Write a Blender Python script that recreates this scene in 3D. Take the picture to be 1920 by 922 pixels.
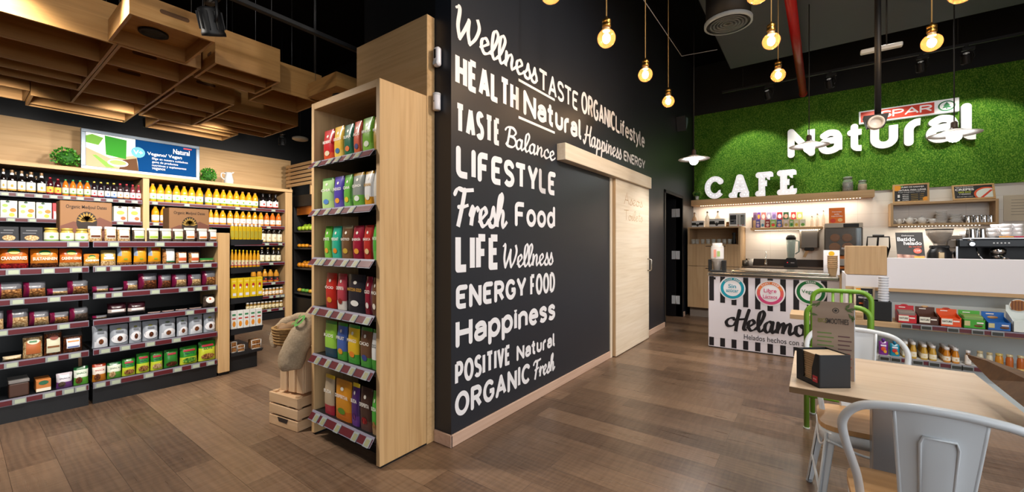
import bpy, bmesh, math, random
from mathutils import Vector as V, Matrix as M
random.seed(7)
for o in list(bpy.data.objects): bpy.data.objects.remove(o)
S = bpy.context.scene
C = S.collection
PI = math.pi
R = math.radians
# ------------------------------------------------------------------ camera
EYE, FPX, CX, CY, YAW = 1.32, 768.0, 960.0, 457.0, R(36.2)
cam = bpy.data.cameras.new('camera'); co = bpy.data.objects.new('camera', cam); C.objects.link(co)
cam.sensor_width = 36.0; cam.lens = FPX / 1920 * 36.0; cam.shift_y = -(461 - CY) / 1920
cam.clip_start = .05; cam.clip_end = 60
co.location = (0, 0, EYE); co.rotation_euler = (PI / 2, 0, YAW)
S.camera = co
S.view_settings.view_transform = 'Standard'; S.view_settings.look = 'None'
S.view_settings.gamma = 1; S.view_settings.use_curve_mapping = False
S.view_settings.exposure = 0.0
S.cycles.max_bounces = 8; S.cycles.glossy_bounces = 3; S.cycles.transmission_bounces = 6; S.cycles.transparent_max_bounces = 10
S.cycles.sample_clamp_indirect = 4.0; S.cycles.caustics_reflective = False; S.cycles.caustics_refractive = False
# daylight through the open shop front behind the camera
w = bpy.data.worlds.new('daylight'); S.world = w; w.use_nodes = True
w.node_tree.nodes['Background'].inputs[0].default_value = (.92, .96, 1.0, 1)
w.node_tree.nodes['Background'].inputs[1].default_value = 2.2

def lamp(kind, name, loc, power, col=(1, .93, .84), to=None, size=.08, cone=60, blend=.4, sy=None):
    l = bpy.data.lights.new(name, kind); o = bpy.data.objects.new(name, l); C.objects.link(o)
    l.energy = power; l.color = col; o.location = loc
    if kind == 'AREA':
        l.shape = 'RECTANGLE'; l.size = size; l.size_y = sy or size
    else:
        l.shadow_soft_size = size
    if kind == 'SPOT': l.spot_size = R(cone); l.spot_blend = blend
    if to is not None: o.rotation_euler = (V(to) - V(loc)).to_track_quat('-Z', 'Y').to_euler()
    return o

# spots over the wall shelves, the gondola, the tall unit, the grass and the floor (track heads, crate downlights and added fill spots)
for y in (.3, 1.1, 1.9, 2.7, 3.4):
    lamp('SPOT', 'shelf_spot_light', (-5.65, y, 2.66), 125, to=(-7.7, y, 1.45), cone=100, blend=.8)
for y in (-.3, .5, 1.3):
    lamp('SPOT', 'gondola_spot_light', (-3.3, y, 2.6), 120, to=(-4.8, y + .1, .9), cone=95, blend=.8)
lamp('SPOT', 'downlight_light', (-5.1, 3.2, 2.6), 190, to=(-5.3, 2.9, 0), cone=110, blend=.8)
lamp('SPOT', 'downlight_light', (-3.6, .4, 3.0), 160, to=(-2.5, 1.6, .8), cone=70, blend=.8)
lamp('SPOT', 'downlight_light', (-3.9, .1, 3.0), 220, to=(-3.2, .9, 0), cone=110, blend=.8)
lamp('SPOT', 'fill_spot_light', (1.3, 2.55, 3.7), 300, to=(-1.9, 3.0, 1.3), cone=90, blend=.9)  # added fill for the lettered wall, no fitting of its own
lamp('SPOT', 'fill_spot_light', (.2, 3.2, 3.8), 95, col=(1, .95, .9), to=(-1.0, 3.4, 0), cone=110, blend=.9)  # added fill over the cafe floor
lamp('SPOT', 'fill_spot_light', (.7, 6.3, 3.8), 170, col=(1, .96, .92), to=(.4, 5.6, .8), cone=110, blend=.9)  # added fill over the counters
lamp('SPOT', 'fill_spot_light', (1.2, 2.5, 3.7), 230, to=(1.2, 5.3, .7), cone=85, blend=.9)  # added fill for the white counter front and its niche
lamp('SPOT', 'fill_spot_light', (.7, 1.2, 3.7), 60, to=(.3, 2.3, .7), cone=70, blend=.9)  # added fill over the table
lamp('SPOT', 'fill_spot_light', (-1.2, -.6, 3.8), 90, to=(-4.2, 1.2, 2.9), cone=60, blend=.9)  # added fill to brighten the oak ceiling boxes
GRASS_SPOTS = [(-1.0, 7.55), (-.05, 7.55), (.8, 7.55), (1.75, 7.55)]
for x, y in GRASS_SPOTS:
    lamp('SPOT', 'grass_spot_light', (x, y, 3.85), 260, col=(1, .96, .8), to=(x + .15, 8.66, 2.35), cone=62, blend=.35, size=.03)

def at(px, py, X=None, Y=None, Z=None):            # the point of a plane seen at a picture position
    l, u = (px - CX) / FPX, (CY - py) / FPX
    rx = -math.sin(YAW) + l * math.cos(YAW); ry = math.cos(YAW) + l * math.sin(YAW)
    t = X / rx if X is not None else Y / ry if Y is not None else (Z - EYE) / u
    return V((rx * t, ry * t, EYE + u * t))

# ------------------------------------------------------------------ materials
def hx(s):
    s = s.lstrip('#')
    return tuple(((c / 12.92) if c <= .04045 else ((c + .055) / 1.055) ** 2.4) for c in (int(s[i:i + 2], 16) / 255 for i in (0, 2, 4)))
_m = {}
def mat(col, rough=.5, metal=0, emit=0, trans=0, alpha=1, spec=.5, coat=0, name=None):
    k = (col, rough, metal, emit, trans, alpha, spec, coat)
    if k in _m: return _m[k]
    m = bpy.data.materials.new(name or 'paint_' + col.strip('#')); m.use_nodes = True
    b = m.node_tree.nodes['Principled BSDF']; c = hx(col) + (1,)
    b.inputs['Base Color'].default_value = c; b.inputs['Roughness'].default_value = rough
    b.inputs['Metallic'].default_value = metal; b.inputs['Specular IOR Level'].default_value = spec
    b.inputs['Coat Weight'].default_value = coat
    if emit: b.inputs['Emission Color'].default_value = c; b.inputs['Emission Strength'].default_value = emit
    if trans: b.inputs['Transmission Weight'].default_value = trans
    b.inputs['Alpha'].default_value = alpha
    m.diffuse_color = c
    _m[k] = m; return m

def nodes(name, rough=.5, spec=.5):
    m = bpy.data.materials.new(name); m.use_nodes = True; nt = m.node_tree
    b = nt.nodes['Principled BSDF']; b.inputs['Roughness'].default_value = rough; b.inputs['Specular IOR Level'].default_value = spec
    tc = nt.nodes.new('ShaderNodeTexCoord'); mp = nt.nodes.new('ShaderNodeMapping')
    nt.links.new(tc.outputs['Object'], mp.inputs[0])
    return m, nt, b, mp
def ramp(nt, fac, stops):
    r = nt.nodes.new('ShaderNodeValToRGB'); e = r.color_ramp.elements
    while len(e) < len(stops): e.new(.5)
    for q, (p, c) in zip(e, stops): q.position = p; q.color = hx(c) + (1,)
    nt.links.new(fac, r.inputs[0]); return r.outputs[0]
def noise(nt, vec, scale, detail=4, dist=0):
    n = nt.nodes.new('ShaderNodeTexNoise'); n.inputs['Scale'].default_value = scale
    n.inputs['Detail'].default_value = detail; n.inputs['Distortion'].default_value = dist
    nt.links.new(vec, n.inputs['Vector']); return n.outputs[0]
def mixc(nt, fac, a, b, mode='MIX'):
    x = nt.nodes.new('ShaderNodeMix'); x.data_type = 'RGBA'; x.blend_type = mode
    if hasattr(fac, 'links'): nt.links.new(fac, x.inputs[0])
    else: x.inputs[0].default_value = fac
    for i, q in ((6, a), (7, b)):
        if hasattr(q, 'links'): nt.links.new(q, x.inputs[i])
        else: x.inputs[i].default_value = hx(q) + (1,)
    return x.outputs[2]
def bump(nt, b, h, strength, dist=.01):
    n = nt.nodes.new('ShaderNodeBump'); n.inputs['Strength'].default_value = strength; n.inputs['Distance'].default_value = dist
    nt.links.new(h, n.inputs['Height']); nt.links.new(n.outputs[0], b.inputs['Normal'])

def wood(name, dark, mid, light, axis, rough=.5, fine=38, coarse=6):
    m, nt, b, mp = nodes(name, rough, .3)
    sc = [fine, fine, fine]; sc[axis] = 1.6; mp.inputs['Scale'].default_value = sc
    n1 = noise(nt, mp.outputs[0], 1.0, 5, .6)
    mp2 = nt.nodes.new('ShaderNodeMapping'); sc = [coarse] * 3; sc[axis] = .5; mp2.inputs['Scale'].default_value = sc
    nt.links.new(nt.nodes['Texture Coordinate'].outputs['Object'], mp2.inputs[0])
    n2 = noise(nt, mp2.outputs[0], 1.0, 4, 1.2)
    c1 = ramp(nt, n1, [(.3, dark), (.5, mid), (.75, light)]); c2 = ramp(nt, n2, [(.3, mid), (.7, light)])
    nt.links.new(mixc(nt, .5, c1, c2), b.inputs['Base Color']); return m
OAK = {a: wood('light_oak_' + 'xyz'[a], '#b48a5a', '#cda674', '#dcb888', a) for a in (0, 1, 2)}
PALE = {a: wood('pale_oak_' + 'xyz'[a], '#d2bfa4', '#e3d2b9', '#efe2cf', a) for a in (0, 1, 2)}
CRATE = {a: wood('ceiling_oak_' + 'xyz'[a], '#93683a', '#b08048', '#c2955a', a) for a in (0, 1, 2)}
CAFEW = {a: wood('cafe_oak_' + 'xyz'[a], '#a88660', '#c2a078', '#d2b48c', a) for a in (0, 1, 2)}
PINE = {a: wood('pine_' + 'xyz'[a], '#b08a62', '#cfa981', '#dfc09c', a, fine=22) for a in (0, 1, 2)}
SKIRT = wood('skirting_oak', '#b8937c', '#c9a893', '#d5b8a4', 1)
TABLEW = wood('table_oak', '#c2a586', '#d3b99c', '#dcc5ab', 0, .35)
EDGEW = wood('table_edge', '#6b5238', '#7f6448', '#8d7253', 0, .5)
SEATW = wood('seat_wood', '#b08556', '#c99b69', '#d6ab7c', 0, .4, 26)

def floor_mat():
    m, nt, b, mp = nodes('floor_planks', .38, .45)
    br = nt.nodes.new('ShaderNodeTexBrick'); br.offset = .37; br.offset_frequency = 2
    br.inputs['Scale'].default_value = 1; br.inputs['Brick Width'].default_value = 1.25; br.inputs['Row Height'].default_value = .19
    br.inputs['Mortar Size'].default_value = .0009; br.inputs['Mortar Smooth'].default_value = .3
    br.inputs['Color1'].default_value = (.2, .2, .2, 1); br.inputs['Color2'].default_value = (.8, .8, .8, 1); br.inputs['Mortar'].default_value = (0, 0, 0, 1)
    nt.links.new(mp.outputs[0], br.inputs['Vector'])
    add = nt.nodes.new('ShaderNodeVectorMath'); add.operation = 'MULTIPLY_ADD'
    nt.links.new(br.outputs['Color'], add.inputs[0]); add.inputs[1].default_value = (7, 13, 5); nt.links.new(mp.outputs[0], add.inputs[2])
    m2 = nt.nodes.new('ShaderNodeMapping'); m2.inputs['Scale'].default_value = (1.5, 26, 1); nt.links.new(add.outputs[0], m2.inputs[0])
    n1 = noise(nt, m2.outputs[0], 1, 6, 1.4)
    m3 = nt.nodes.new('ShaderNodeMapping'); m3.inputs['Scale'].default_value = (2.2, 7, 1); nt.links.new(add.outputs[0], m3.inputs[0])
    n2 = noise(nt, m3.outputs[0], 1, 4, 2.0)
    m4 = nt.nodes.new('ShaderNodeMapping'); m4.inputs['Scale'].default_value = (55, 4, 1); nt.links.new(add.outputs[0], m4.inputs[0])
    n3 = noise(nt, m4.outputs[0], 1, 2, 0)
    c1 = ramp(nt, n1, [(.25, '#1c110b'), (.46, '#4b3426'), (.78, '#7e6048')])
    c2 = ramp(nt, n2, [(.3, '#241811'), (.55, '#523a2c'), (.78, '#86674f')])
    c = mixc(nt, .45, c1, c2)
    c = mixc(nt, .22, c, ramp(nt, n3, [(.4, '#3a2d26'), (.6, '#94806f')]))
    wv = nt.nodes.new('ShaderNodeTexWave'); wv.bands_direction = 'Y'; wv.inputs['Scale'].default_value = 1.0; wv.inputs['Distortion'].default_value = 11; wv.inputs['Detail'].default_value = 3; wv.inputs['Detail Scale'].default_value = .8
    m5 = nt.nodes.new('ShaderNodeMapping'); m5.inputs['Scale'].default_value = (1.6, 9, 1); nt.links.new(add.outputs[0], m5.inputs[0]); nt.links.new(m5.outputs[0], wv.inputs['Vector'])
    c = mixc(nt, .18, c, ramp(nt, wv.outputs[0], [(.1, '#2c1e15'), (.45, '#634838'), (.9, '#86684f')]))
    c = mixc(nt, .46, c, ramp(nt, br.outputs['Color'], [(.0, '#24170f'), (1, '#a5866a')]))
    c = mixc(nt, br.outputs['Fac'], c, '#2a1d15')
    nt.links.new(c, b.inputs['Base Color'])
    r = nt.nodes.new('ShaderNodeMapRange'); r.inputs['To Min'].default_value = .2; r.inputs['To Max'].default_value = .42
    nt.links.new(n1, r.inputs[0]); nt.links.new(r.outputs[0], b.inputs['Roughness'])
    bump(nt, b, n1, .25, .003); return m
FLOOR = floor_mat()
def grass_mat():
    m, nt, b, mp = nodes('artificial_grass', .7, .25)
    mp.inputs['Scale'].default_value = (1, 1, .55)
    n1 = noise(nt, mp.outputs[0], 95, 3); n2 = noise(nt, mp.outputs[0], 7, 3)
    c = mixc(nt, .3, ramp(nt, n1, [(.3, '#1a4a0c'), (.5, '#4b8a1e'), (.68, '#9cc24e')]), ramp(nt, n2, [(.3, '#35701a'), (.7, '#6aa030')]))
    nt.links.new(c, b.inputs['Base Color']); bump(nt, b, n1, 1.0, .02); return m
GRASS = grass_mat()
def tile_mat():
    m, nt, b, mp = nodes('white_tile', .3, .4)
    mp.inputs['Rotation'].default_value = (R(90), 0, 0)
    br = nt.nodes.new('ShaderNodeTexBrick'); br.offset = 0
    br.inputs['Scale'].default_value = 1; br.inputs['Brick Width'].default_value = .6; br.inputs['Row Height'].default_value = .2; br.inputs['Mortar Size'].default_value = .002
    br.inputs['Color1'].default_value = hx('#e6e0da') + (1,); br.inputs['Color2'].default_value = hx('#e9e4de') + (1,); br.inputs['Mortar'].default_value = hx('#cfc8c0') + (1,)
    nt.links.new(mp.outputs[0], br.inputs['Vector']); nt.links.new(br.outputs['Color'], b.inputs['Base Color']); return m
TILE = tile_mat()
def grain_mat(name, a, b_, c, scale=28, rough=.45):
    m, nt, b, mp = nodes(name, rough, .4)
    v = nt.nodes.new('ShaderNodeTexVoronoi'); v.inputs['Scale'].default_value = scale; nt.links.new(mp.outputs[0], v.inputs['Vector'])
    nt.links.new(ramp(nt, v.outputs['Distance'], [(.05, a), (.4, b_), (.8, c)]), b.inputs['Base Color']); return m
NUTS = grain_mat('nuts', '#dcae74', '#a8713d', '#4b2a14', 9)
DARKNUTS = grain_mat('hazelnuts', '#a4683e', '#703c20', '#2c140a', 9)
ALMOND = grain_mat('pale_nuts', '#ecd9b4', '#cdab78', '#8a6339', 9)
SEEDS = grain_mat('seeds', '#8a7560', '#54443a', '#241c17', 16)
RAISIN = grain_mat('raisins', '#9a5a2c', '#5e2f18', '#2a120a', 10)
BERRY = grain_mat('red_berries', '#d8413a', '#a01d22', '#4a0c10', 10)
GREENS = grain_mat('vegetables', '#c7e05a', '#5aa43a', '#1f5a20', 6)
BERRYMIX = grain_mat('berry_mix', '#b04a8c', '#5a2a6a', '#20122c', 7)
MELON = grain_mat('fruit_print', '#ffc14a', '#e88a1c', '#8c4a10', 2.5)
BURLAP = None
def weave(name, a, b_, scale, rough=.9):
    m, nt, b, mp = nodes(name, rough, .1)
    wv = nt.nodes.new('ShaderNodeTexWave'); wv.inputs['Scale'].default_value = scale; wv.inputs['Distortion'].default_value = 2; wv.bands_direction = 'Z'
    nt.links.new(mp.outputs[0], wv.inputs['Vector']); n = noise(nt, mp.outputs[0], scale * 1.5, 3)
    nt.links.new(mixc(nt, .5, ramp(nt, wv.outputs[0], [(.2, a), (.8, b_)]), ramp(nt, n, [(.3, a), (.7, b_)])), b.inputs['Base Color'])
    bump(nt, b, wv.outputs[0], .5, .004); return m
BURLAP = weave('burlap', '#8f7a62', '#bda88c', 60)
WICKER = weave('wicker', '#7a5a38', '#b48f5e', 28)
BLACKWALL = mat('#22262e', .42, spec=.5, name='black_wall_paint'); BLACK = mat('#0e0e10', .55, name='black_paint'); CEIL = mat('#0b0a0b', .9, spec=.1, name='black_ceiling_paint')
STEELBLK = mat('#15171a', .4, name='black_steel'); WHITE = mat('#eceaf0', .35, name='white_laminate'); STEEL = mat('#b9b6b0', .25, 1, name='brushed_steel'); CHROME = mat('#dddddd', .12, 1, name='chrome')
BURG = mat('#5a1820', .35, name='burgundy_strip'); RAILG = mat('#85808f', .35, name='clear_rail'); LCD = mat('#b4bfa8', .4, name='tag_display'); TAGF = mat('#8f9496', .5, name='tag_frame')
LETTER = mat('#f2f1f4', .5, name='white_vinyl'); PORC = mat('#e6e5e6', .2, name='porcelain'); DKWOOD = mat('#3a2c22', .4, name='dark_worktop')
GLASS = mat('#e6eeec', .06, alpha=.3, spec=.9, name='clear_glass'); BRASS = mat('#a8803e', .3, 1, name='brass'); INK = mat('#17151a', .5, name='black_ink')
CHALK = mat('#1b1c20', .5, name='black_board'); GREEN = mat('#6f9e2c', .35, name='green_metal'); WMETAL = mat('#dfe4e8', .28, coat=.3, name='white_metal')
GREYNICHE = mat('#c6cccb', .5, name='grey_laminate'); KRAFT = mat('#c4a47c', .7, name='kraft'); CLEARBAG = mat('#8f9298', .15, name='clear_film')
# ------------------------------------------------------------------ mesh helpers
class MB:
    def __init__(s): s.bm = bmesh.new(); s.ms = []
    def mi(s, m):
        if m not in s.ms: s.ms.append(m)
        return s.ms.index(m)
    def face(s, pts, m, smooth=False):
        f = s.bm.faces.new([s.bm.verts.new(p) for p in pts]); f.material_index = s.mi(m); f.smooth = smooth; return s
    def box(s, a, b, m, bev=0, mx=None, seg=1):
        lo = [min(p, q) for p, q in zip(a, b)]; hi = [max(p, q) for p, q in zip(a, b)]
        r = bmesh.ops.create_cube(s.bm, size=1)
        for v in r['verts']: v.co = V([(l + h) / 2 + c * (h - l) for l, h, c in zip(lo, hi, v.co)])
        fs = set(f for v in r['verts'] for f in v.link_faces)
        if bev:
            es = list(set(e for f in fs for e in f.edges))
            q = bmesh.ops.bevel(s.bm, geom=es, offset=bev, segments=seg, affect='EDGES', profile=.5)
            fs = set(q['faces']) | set(f for f in fs if f.is_valid)
        i = s.mi(m)
        for f in fs: f.material_index = i
        if mx is not None:
            for v in set(v for f in fs for v in f.verts): v.co = mx @ v.co
        return s
    def prism(s, poly, fn, t0, t1, m, smooth=False):       # poly: 2-D outline, fn(a, b, t) -> 3-D point
        n = len(poly); A = [s.bm.verts.new(fn(a, b, t0)) for a, b in poly]; B = [s.bm.verts.new(fn(a, b, t1)) for a, b in poly]
        i = s.mi(m); fs = [s.bm.faces.new(A[::-1]), s.bm.faces.new(B)]
        for k in range(n):
            f = s.bm.faces.new((A[k], A[(k + 1) % n], B[(k + 1) % n], B[k])); f.smooth = smooth; fs.append(f)
        for f in fs: f.material_index = i
        return s
    def lathe(s, prof, m, c=(0, 0, 0), n=14, smooth=True, axis='z', cap=True):   # prof: (r, z[, material]) bottom to top
        rings = []
        for p in prof:
            r, z = p[0], p[1]; ring = []
            for k in range(n):
                a = 2 * PI * k / n; q = (r * math.cos(a), r * math.sin(a), z)
                if axis == 'y': q = (q[0], -q[2], q[1])
                if axis == 'x': q = (q[2], q[0], q[1])
                ring.append(s.bm.verts.new(V(c) + V(q)))
            rings.append(ring)
        for j in range(len(prof) - 1):
            mm = prof[j + 1][2] if len(prof[j + 1]) > 2 else m; i = s.mi(mm)
            for k in range(n):
                f = s.bm.faces.new((rings[j][k], rings[j][(k + 1) % n], rings[j + 1][(k + 1) % n], rings[j + 1][k])); f.material_index = i; f.smooth = smooth
        if cap:
            i = s.mi(m)
            if prof[0][0] > 1e-4: s.bm.faces.new(rings[0][::-1]).material_index = i
            if prof[-1][0] > 1e-4: s.bm.faces.new(rings[-1]).material_index = i
        return s
    def tube(s, pts, r, m, n=8, closed=False, radii=None):
        pts = [V(p) for p in pts]; k = len(pts); rings = []; up = None
        for j in range(k):
            d = (pts[(j + 1) % k] - pts[j - 1]) if closed else (pts[min(j + 1, k - 1)] - pts[max(j - 1, 0)])
            d.normalize()
            if up is None:
                up = V((0, 0, 1)) if abs(d.z) < .9 else V((1, 0, 0))
            x = d.cross(up); x = x.normalized() if x.length > 1e-5 else d.orthogonal().normalized()
            up = x.cross(d).normalized(); rr = radii[j] if radii else r
            rings.append([s.bm.verts.new(pts[j] + (x * math.cos(2 * PI * q / n) + up * math.sin(2 * PI * q / n)) * rr) for q in range(n)])
        i = s.mi(m)
        for j in range(k if closed else k - 1):
            A, B = rings[j], rings[(j + 1) % k]
            for q in range(n):
                f = s.bm.faces.new((A[q], A[(q + 1) % n], B[(q + 1) % n], B[q])); f.material_index = i; f.smooth = True
        if not closed:
            s.bm.faces.new(rings[0][::-1]).material_index = i; s.bm.faces.new(rings[-1]).material_index = i
        return s
    def ball(s, c, r, m, sc=(1, 1, 1), u=14, v=9):
        q = bmesh.ops.create_uvsphere(s.bm, u_segments=u, v_segments=v, radius=1); i = s.mi(m)
        for x in q['verts']: x.co = V(c) + V((x.co.x * r * sc[0], x.co.y * r * sc[1], x.co.z * r * sc[2]))
        for f in set(f for x in q['verts'] for f in x.link_faces): f.material_index = i; f.smooth = True
        return s
    def disc(s, c, r, m, nrm='y', n=20, r0=0, rz=None):       # flat disc or ring facing -y (or +z)
        rz = rz or r; i = s.mi(m)
        P = lambda a, q, w: V(c) + (V((q * math.cos(a), 0, w * math.sin(a))) if nrm == 'y' else V((q * math.cos(a), w * math.sin(a), 0)))
        A = [s.bm.verts.new(P(2 * PI * k / n, r, rz)) for k in range(n)]
        if r0:
            B = [s.bm.verts.new(P(2 * PI * k / n, r0, r0 * rz / r)) for k in range(n)]
            for k in range(n): s.bm.faces.new((A[k], A[(k + 1) % n], B[(k + 1) % n], B[k])).material_index = i
        else: s.bm.faces.new(A).material_index = i
        return s
    def mesh(s, name):
        bmesh.ops.recalc_face_normals(s.bm, faces=s.bm.faces[:])
        me = bpy.data.meshes.new(name); s.bm.to_mesh(me); s.bm.free()
        for m in s.ms: me.materials.append(m)
        return me
    def build(s, name, parent=None, loc=None, rotz=None):
        o = bpy.data.objects.new(name, s.mesh(name)); C.objects.link(o)
        if parent is not None: o.parent = parent
        if loc is not None: o.location = loc
        if rotz is not None: o.rotation_euler = (0, 0, rotz)
        return o

LABELS = {}
def tag(o, label, cat, group=None, kind=None):
    o['label'] = label; o['category'] = cat; LABELS.setdefault(label, []).append(o.name)
    if group: o['group'] = group
    if kind: o['kind'] = kind
    return o
def struct(o): o['kind'] = 'structure'; return o
def root(name, label, cat, loc=(0, 0, 0), rotz=0, group=None):
    o = bpy.data.objects.new(name, None); C.objects.link(o); o.location = loc; o.rotation_euler = (0, 0, rotz); o.empty_display_size = .05
    return tag(o, label, cat, group)
ORD = 'first second third fourth fifth sixth seventh eighth ninth tenth eleventh twelfth thirteenth fourteenth fifteenth sixteenth seventeenth eighteenth nineteenth twentieth'.split()

TXT = []
def txt(s, parent, loc, wid, hei, m, name='lettering', bold=0.0, rot=(PI / 2, 0, 0), face=None):   # writing facing local -y, fitted to wid x hei
    cu = bpy.data.curves.new(name, 'FONT'); cu.body = s; cu.align_x = 'CENTER'; cu.align_y = 'CENTER'; cu.size = 1; cu.offset = bold; cu.resolution_u = 3
    cu.materials.append(m); o = bpy.data.objects.new(name, cu); C.objects.link(o)
    if parent is not None: o.parent = parent
    o.location = loc; o.rotation_euler = rot; TXT.append((o, wid, hei)); return o
def fit_texts():
    bpy.context.view_layer.update()
    for o, wd, h in TXT:
        bb = [V(q) for q in o.bound_box]; dx = max(q.x for q in bb) - min(q.x for q in bb); dy = max(q.y for q in bb) - min(q.y for q in bb)
        sx, sy = wd / max(dx, 1e-4), h / max(dy, 1e-4)
        cx_ = (max(q.x for q in bb) + min(q.x for q in bb)) / 2; cy_ = (max(q.y for q in bb) + min(q.y for q in bb)) / 2
        o.scale = (sx, sy, 1)
        o.location = V(o.location) - o.rotation_euler.to_matrix() @ V((cx_ * sx, cy_ * sy, 0))
    dg = bpy.context.evaluated_depsgraph_get()
    for o, wd, h in TXT:                                # writing becomes plain mesh
        me = bpy.data.meshes.new_from_object(o.evaluated_get(dg)); n = bpy.data.objects.new(o.name, me); C.objects.link(n)
        n.parent = o.parent; n.location = o.location; n.rotation_euler = o.rotation_euler; n.scale = o.scale
    for o, wd, h in TXT: bpy.data.objects.remove(o)
    TXT.clear()

# ------------------------------------------------------------------ brush lettering: letters as strokes
def arc(cx, cy, rx, ry, a0, a1, n=14): return [(cx + rx * math.cos(R(a0 + (a1 - a0) * i / n)), cy + ry * math.sin(R(a0 + (a1 - a0) * i / n))) for i in range(n + 1)]
def cat(p, n=6):                                   # smooth curve through the points
    if len(p) < 3: return p
    q = [p[0]] + list(p) + [p[-1]]; out = []
    for i in range(1, len(q) - 2):
        for k in range(n):
            t = k / n; a, b, c, d = q[i - 1], q[i], q[i + 1], q[i + 2]
            out.append(tuple(.5 * ((2 * b[j]) + (c[j] - a[j]) * t + (2 * a[j] - 5 * b[j] + 4 * c[j] - d[j]) * t * t + (-a[j] + 3 * b[j] - 3 * c[j] + d[j]) * t ** 3) for j in (0, 1)))
    return out + [p[-1]]
def cat3(p, n=7):
    q = [V(p[0])] + [V(a) for a in p] + [V(p[-1])]; out = []
    for i in range(1, len(q) - 2):
        for k in range(n):
            t = k / n; a, b, c, d = q[i - 1], q[i], q[i + 1], q[i + 2]; out.append(.5 * ((2 * b) + (c - a) * t + (2 * a - 5 * b + 4 * c - d) * t * t + (-a + 3 * b - 3 * c + d) * t ** 3))
    return out + [q[-1]]
XH = .70
U = {
 'L': (.5, [[(0, 1), (0, .22)] + arc(.2, .2, .2, .2, 180, 270, 5) + [(.5, 0)]]), 'I': (0, [[(0, 1), (0, 0)]]),
 'F': (.5, [[(0, 0), (0, .82)] + arc(.18, .82, .18, .18, 180, 90, 5) + [(.5, 1)], [(0, .5), (.42, .5)]]),
 'E': (.5, [[(.5, 1)] + arc(.18, .82, .18, .18, 90, 180, 5) + arc(.18, .18, .18, .18, 180, 270, 5) + [(.5, 0)], [(0, .52), (.44, .52)]]),
 'S': (.54, [cat([(.5, .88), (.4, .97), (.25, 1), (.07, .93), (.01, .75), (.1, .58), (.28, .5), (.45, .41), (.53, .24), (.44, .06), (.26, 0), (.1, .03), (0, .12)])]),
 'T': (.62, [[(0, 1), (.62, 1)], [(.31, 1), (.31, 0)]]), 'Y': (.6, [[(0, 1), (.3, .42)], [(.6, 1), (.3, .42), (.3, 0)]]),
 'N': (.62, [[(0, 0), (0, 1), (.62, 0), (.62, 1)]]),
 'R': (.56, [[(0, 0), (0, 1), (.3, 1)] + arc(.3, .74, .25, .26, 90, -90, 8) + [(0, .48)], [(.28, .48), (.56, 0)]]),
 'G': (.64, [arc(.34, .5, .34, .5, 50, 330, 20) + [(.64, .46), (.38, .46)]]), 'O': (.72, [arc(.36, .5, .36, .5, 90, 450, 26)]),
 'A': (.66, [[(0, 0), (.33, 1), (.66, 0)], [(.12, .3), (.54, .3)]]), 'C': (.6, [arc(.36, .5, .36, .5, 48, 312, 20)]),
 'H': (.58, [[(0, 0), (0, 1)], [(.58, 0), (.58, 1)], [(0, .5), (.58, .5)]]), 'D': (.6, [[(0, 0), (0, 1), (.2, 1)] + arc(.2, .5, .4, .5, 90, -90, 12) + [(0, 0)]]),
 'P': (.54, [[(0, 0), (0, 1), (.28, 1)] + arc(.28, .72, .26, .28, 90, -90, 8) + [(0, .44)]]), 'V': (.62, [[(0, 1), (.31, 0), (.62, 1)]]),
 'a': (.44, [cat([(.05, .6), (.2, XH), (.37, .66), (.44, .5)]) + [(.44, 0)], cat([(.44, .4), (.25, .4), (.06, .35), (0, .2), (.06, .05), (.2, 0), (.36, .06), (.44, .18)])]),
 'i': (0, [[(0, XH), (0, 0)], [(0, .96), (0, .97)]]), 'l': (.16, [[(0, 1), (0, .18)] + arc(.16, .16, .16, .16, 180, 270, 4)]),
 'p': (.48, [[(0, -.3), (0, XH)], arc(.24, XH / 2, .24, XH / 2, 180, 540, 20)]), 'o': (.5, [arc(.25, XH / 2, .25, XH / 2, 90, 450, 20)]),
 'd': (.48, [[(.48, 1), (.48, 0)], arc(.24, XH / 2, .24, XH / 2, 0, 360, 20)]), 'n': (.44, [[(0, 0), (0, XH)], [(0, .4)] + arc(.22, .46, .22, .24, 180, 0, 10) + [(.44, 0)]]),
 'e': (.48, [[(.02, .37), (.46, .37)] + arc(.24, XH / 2, .24, XH / 2, 4, 318, 18)]),
 's': (.4, [cat([(.37, .61), (.28, .69), (.18, .7), (.03, .62), (.03, .48), (.18, .37), (.36, .27), (.38, .12), (.25, 0), (.1, .01), (0, .09)])]),
 't': (.3, [[(.1, .95), (.1, .16)] + arc(.24, .14, .14, .14, 180, 270, 4) + [(.3, 0)], [(0, XH), (.3, XH)]]), 'u': (.44, [[(0, XH), (0, .24)] + arc(.22, .24, .22, .24, 180, 360, 10) + [(.44, XH)]]),
 'r': (.28, [[(0, 0), (0, .4)] + arc(.26, .42, .26, .28, 180, 80, 7)]), 'f': (.3, [[(.1, 0), (.1, .78)] + arc(.3, .8, .2, .2, 180, 90, 5), [(0, XH), (.28, XH)]]),
 'y': (.44, [[(0, XH), (.22, .05)], [(.44, XH), (.2, -.1), (.08, -.28), (-.02, -.28)]]),
 'b': (.48, [[(0, 1), (0, 0)], arc(.24, XH / 2, .24, XH / 2, 0, 360, 20)]), ' ': (.25, []), '.': (0, [[(0, 0), (0, .01)]])}
K = dict(U, L=(.46, [[(0, 1), (0, 0), (.46, 0)]]), E=(.46, [[(.46, 1), (0, 1), (0, 0), (.46, 0)], [(0, .52), (.4, .52)]]), F=(.44, [[(0, 0), (0, 1), (.44, 1)], [(0, .5), (.38, .5)]]))
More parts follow.
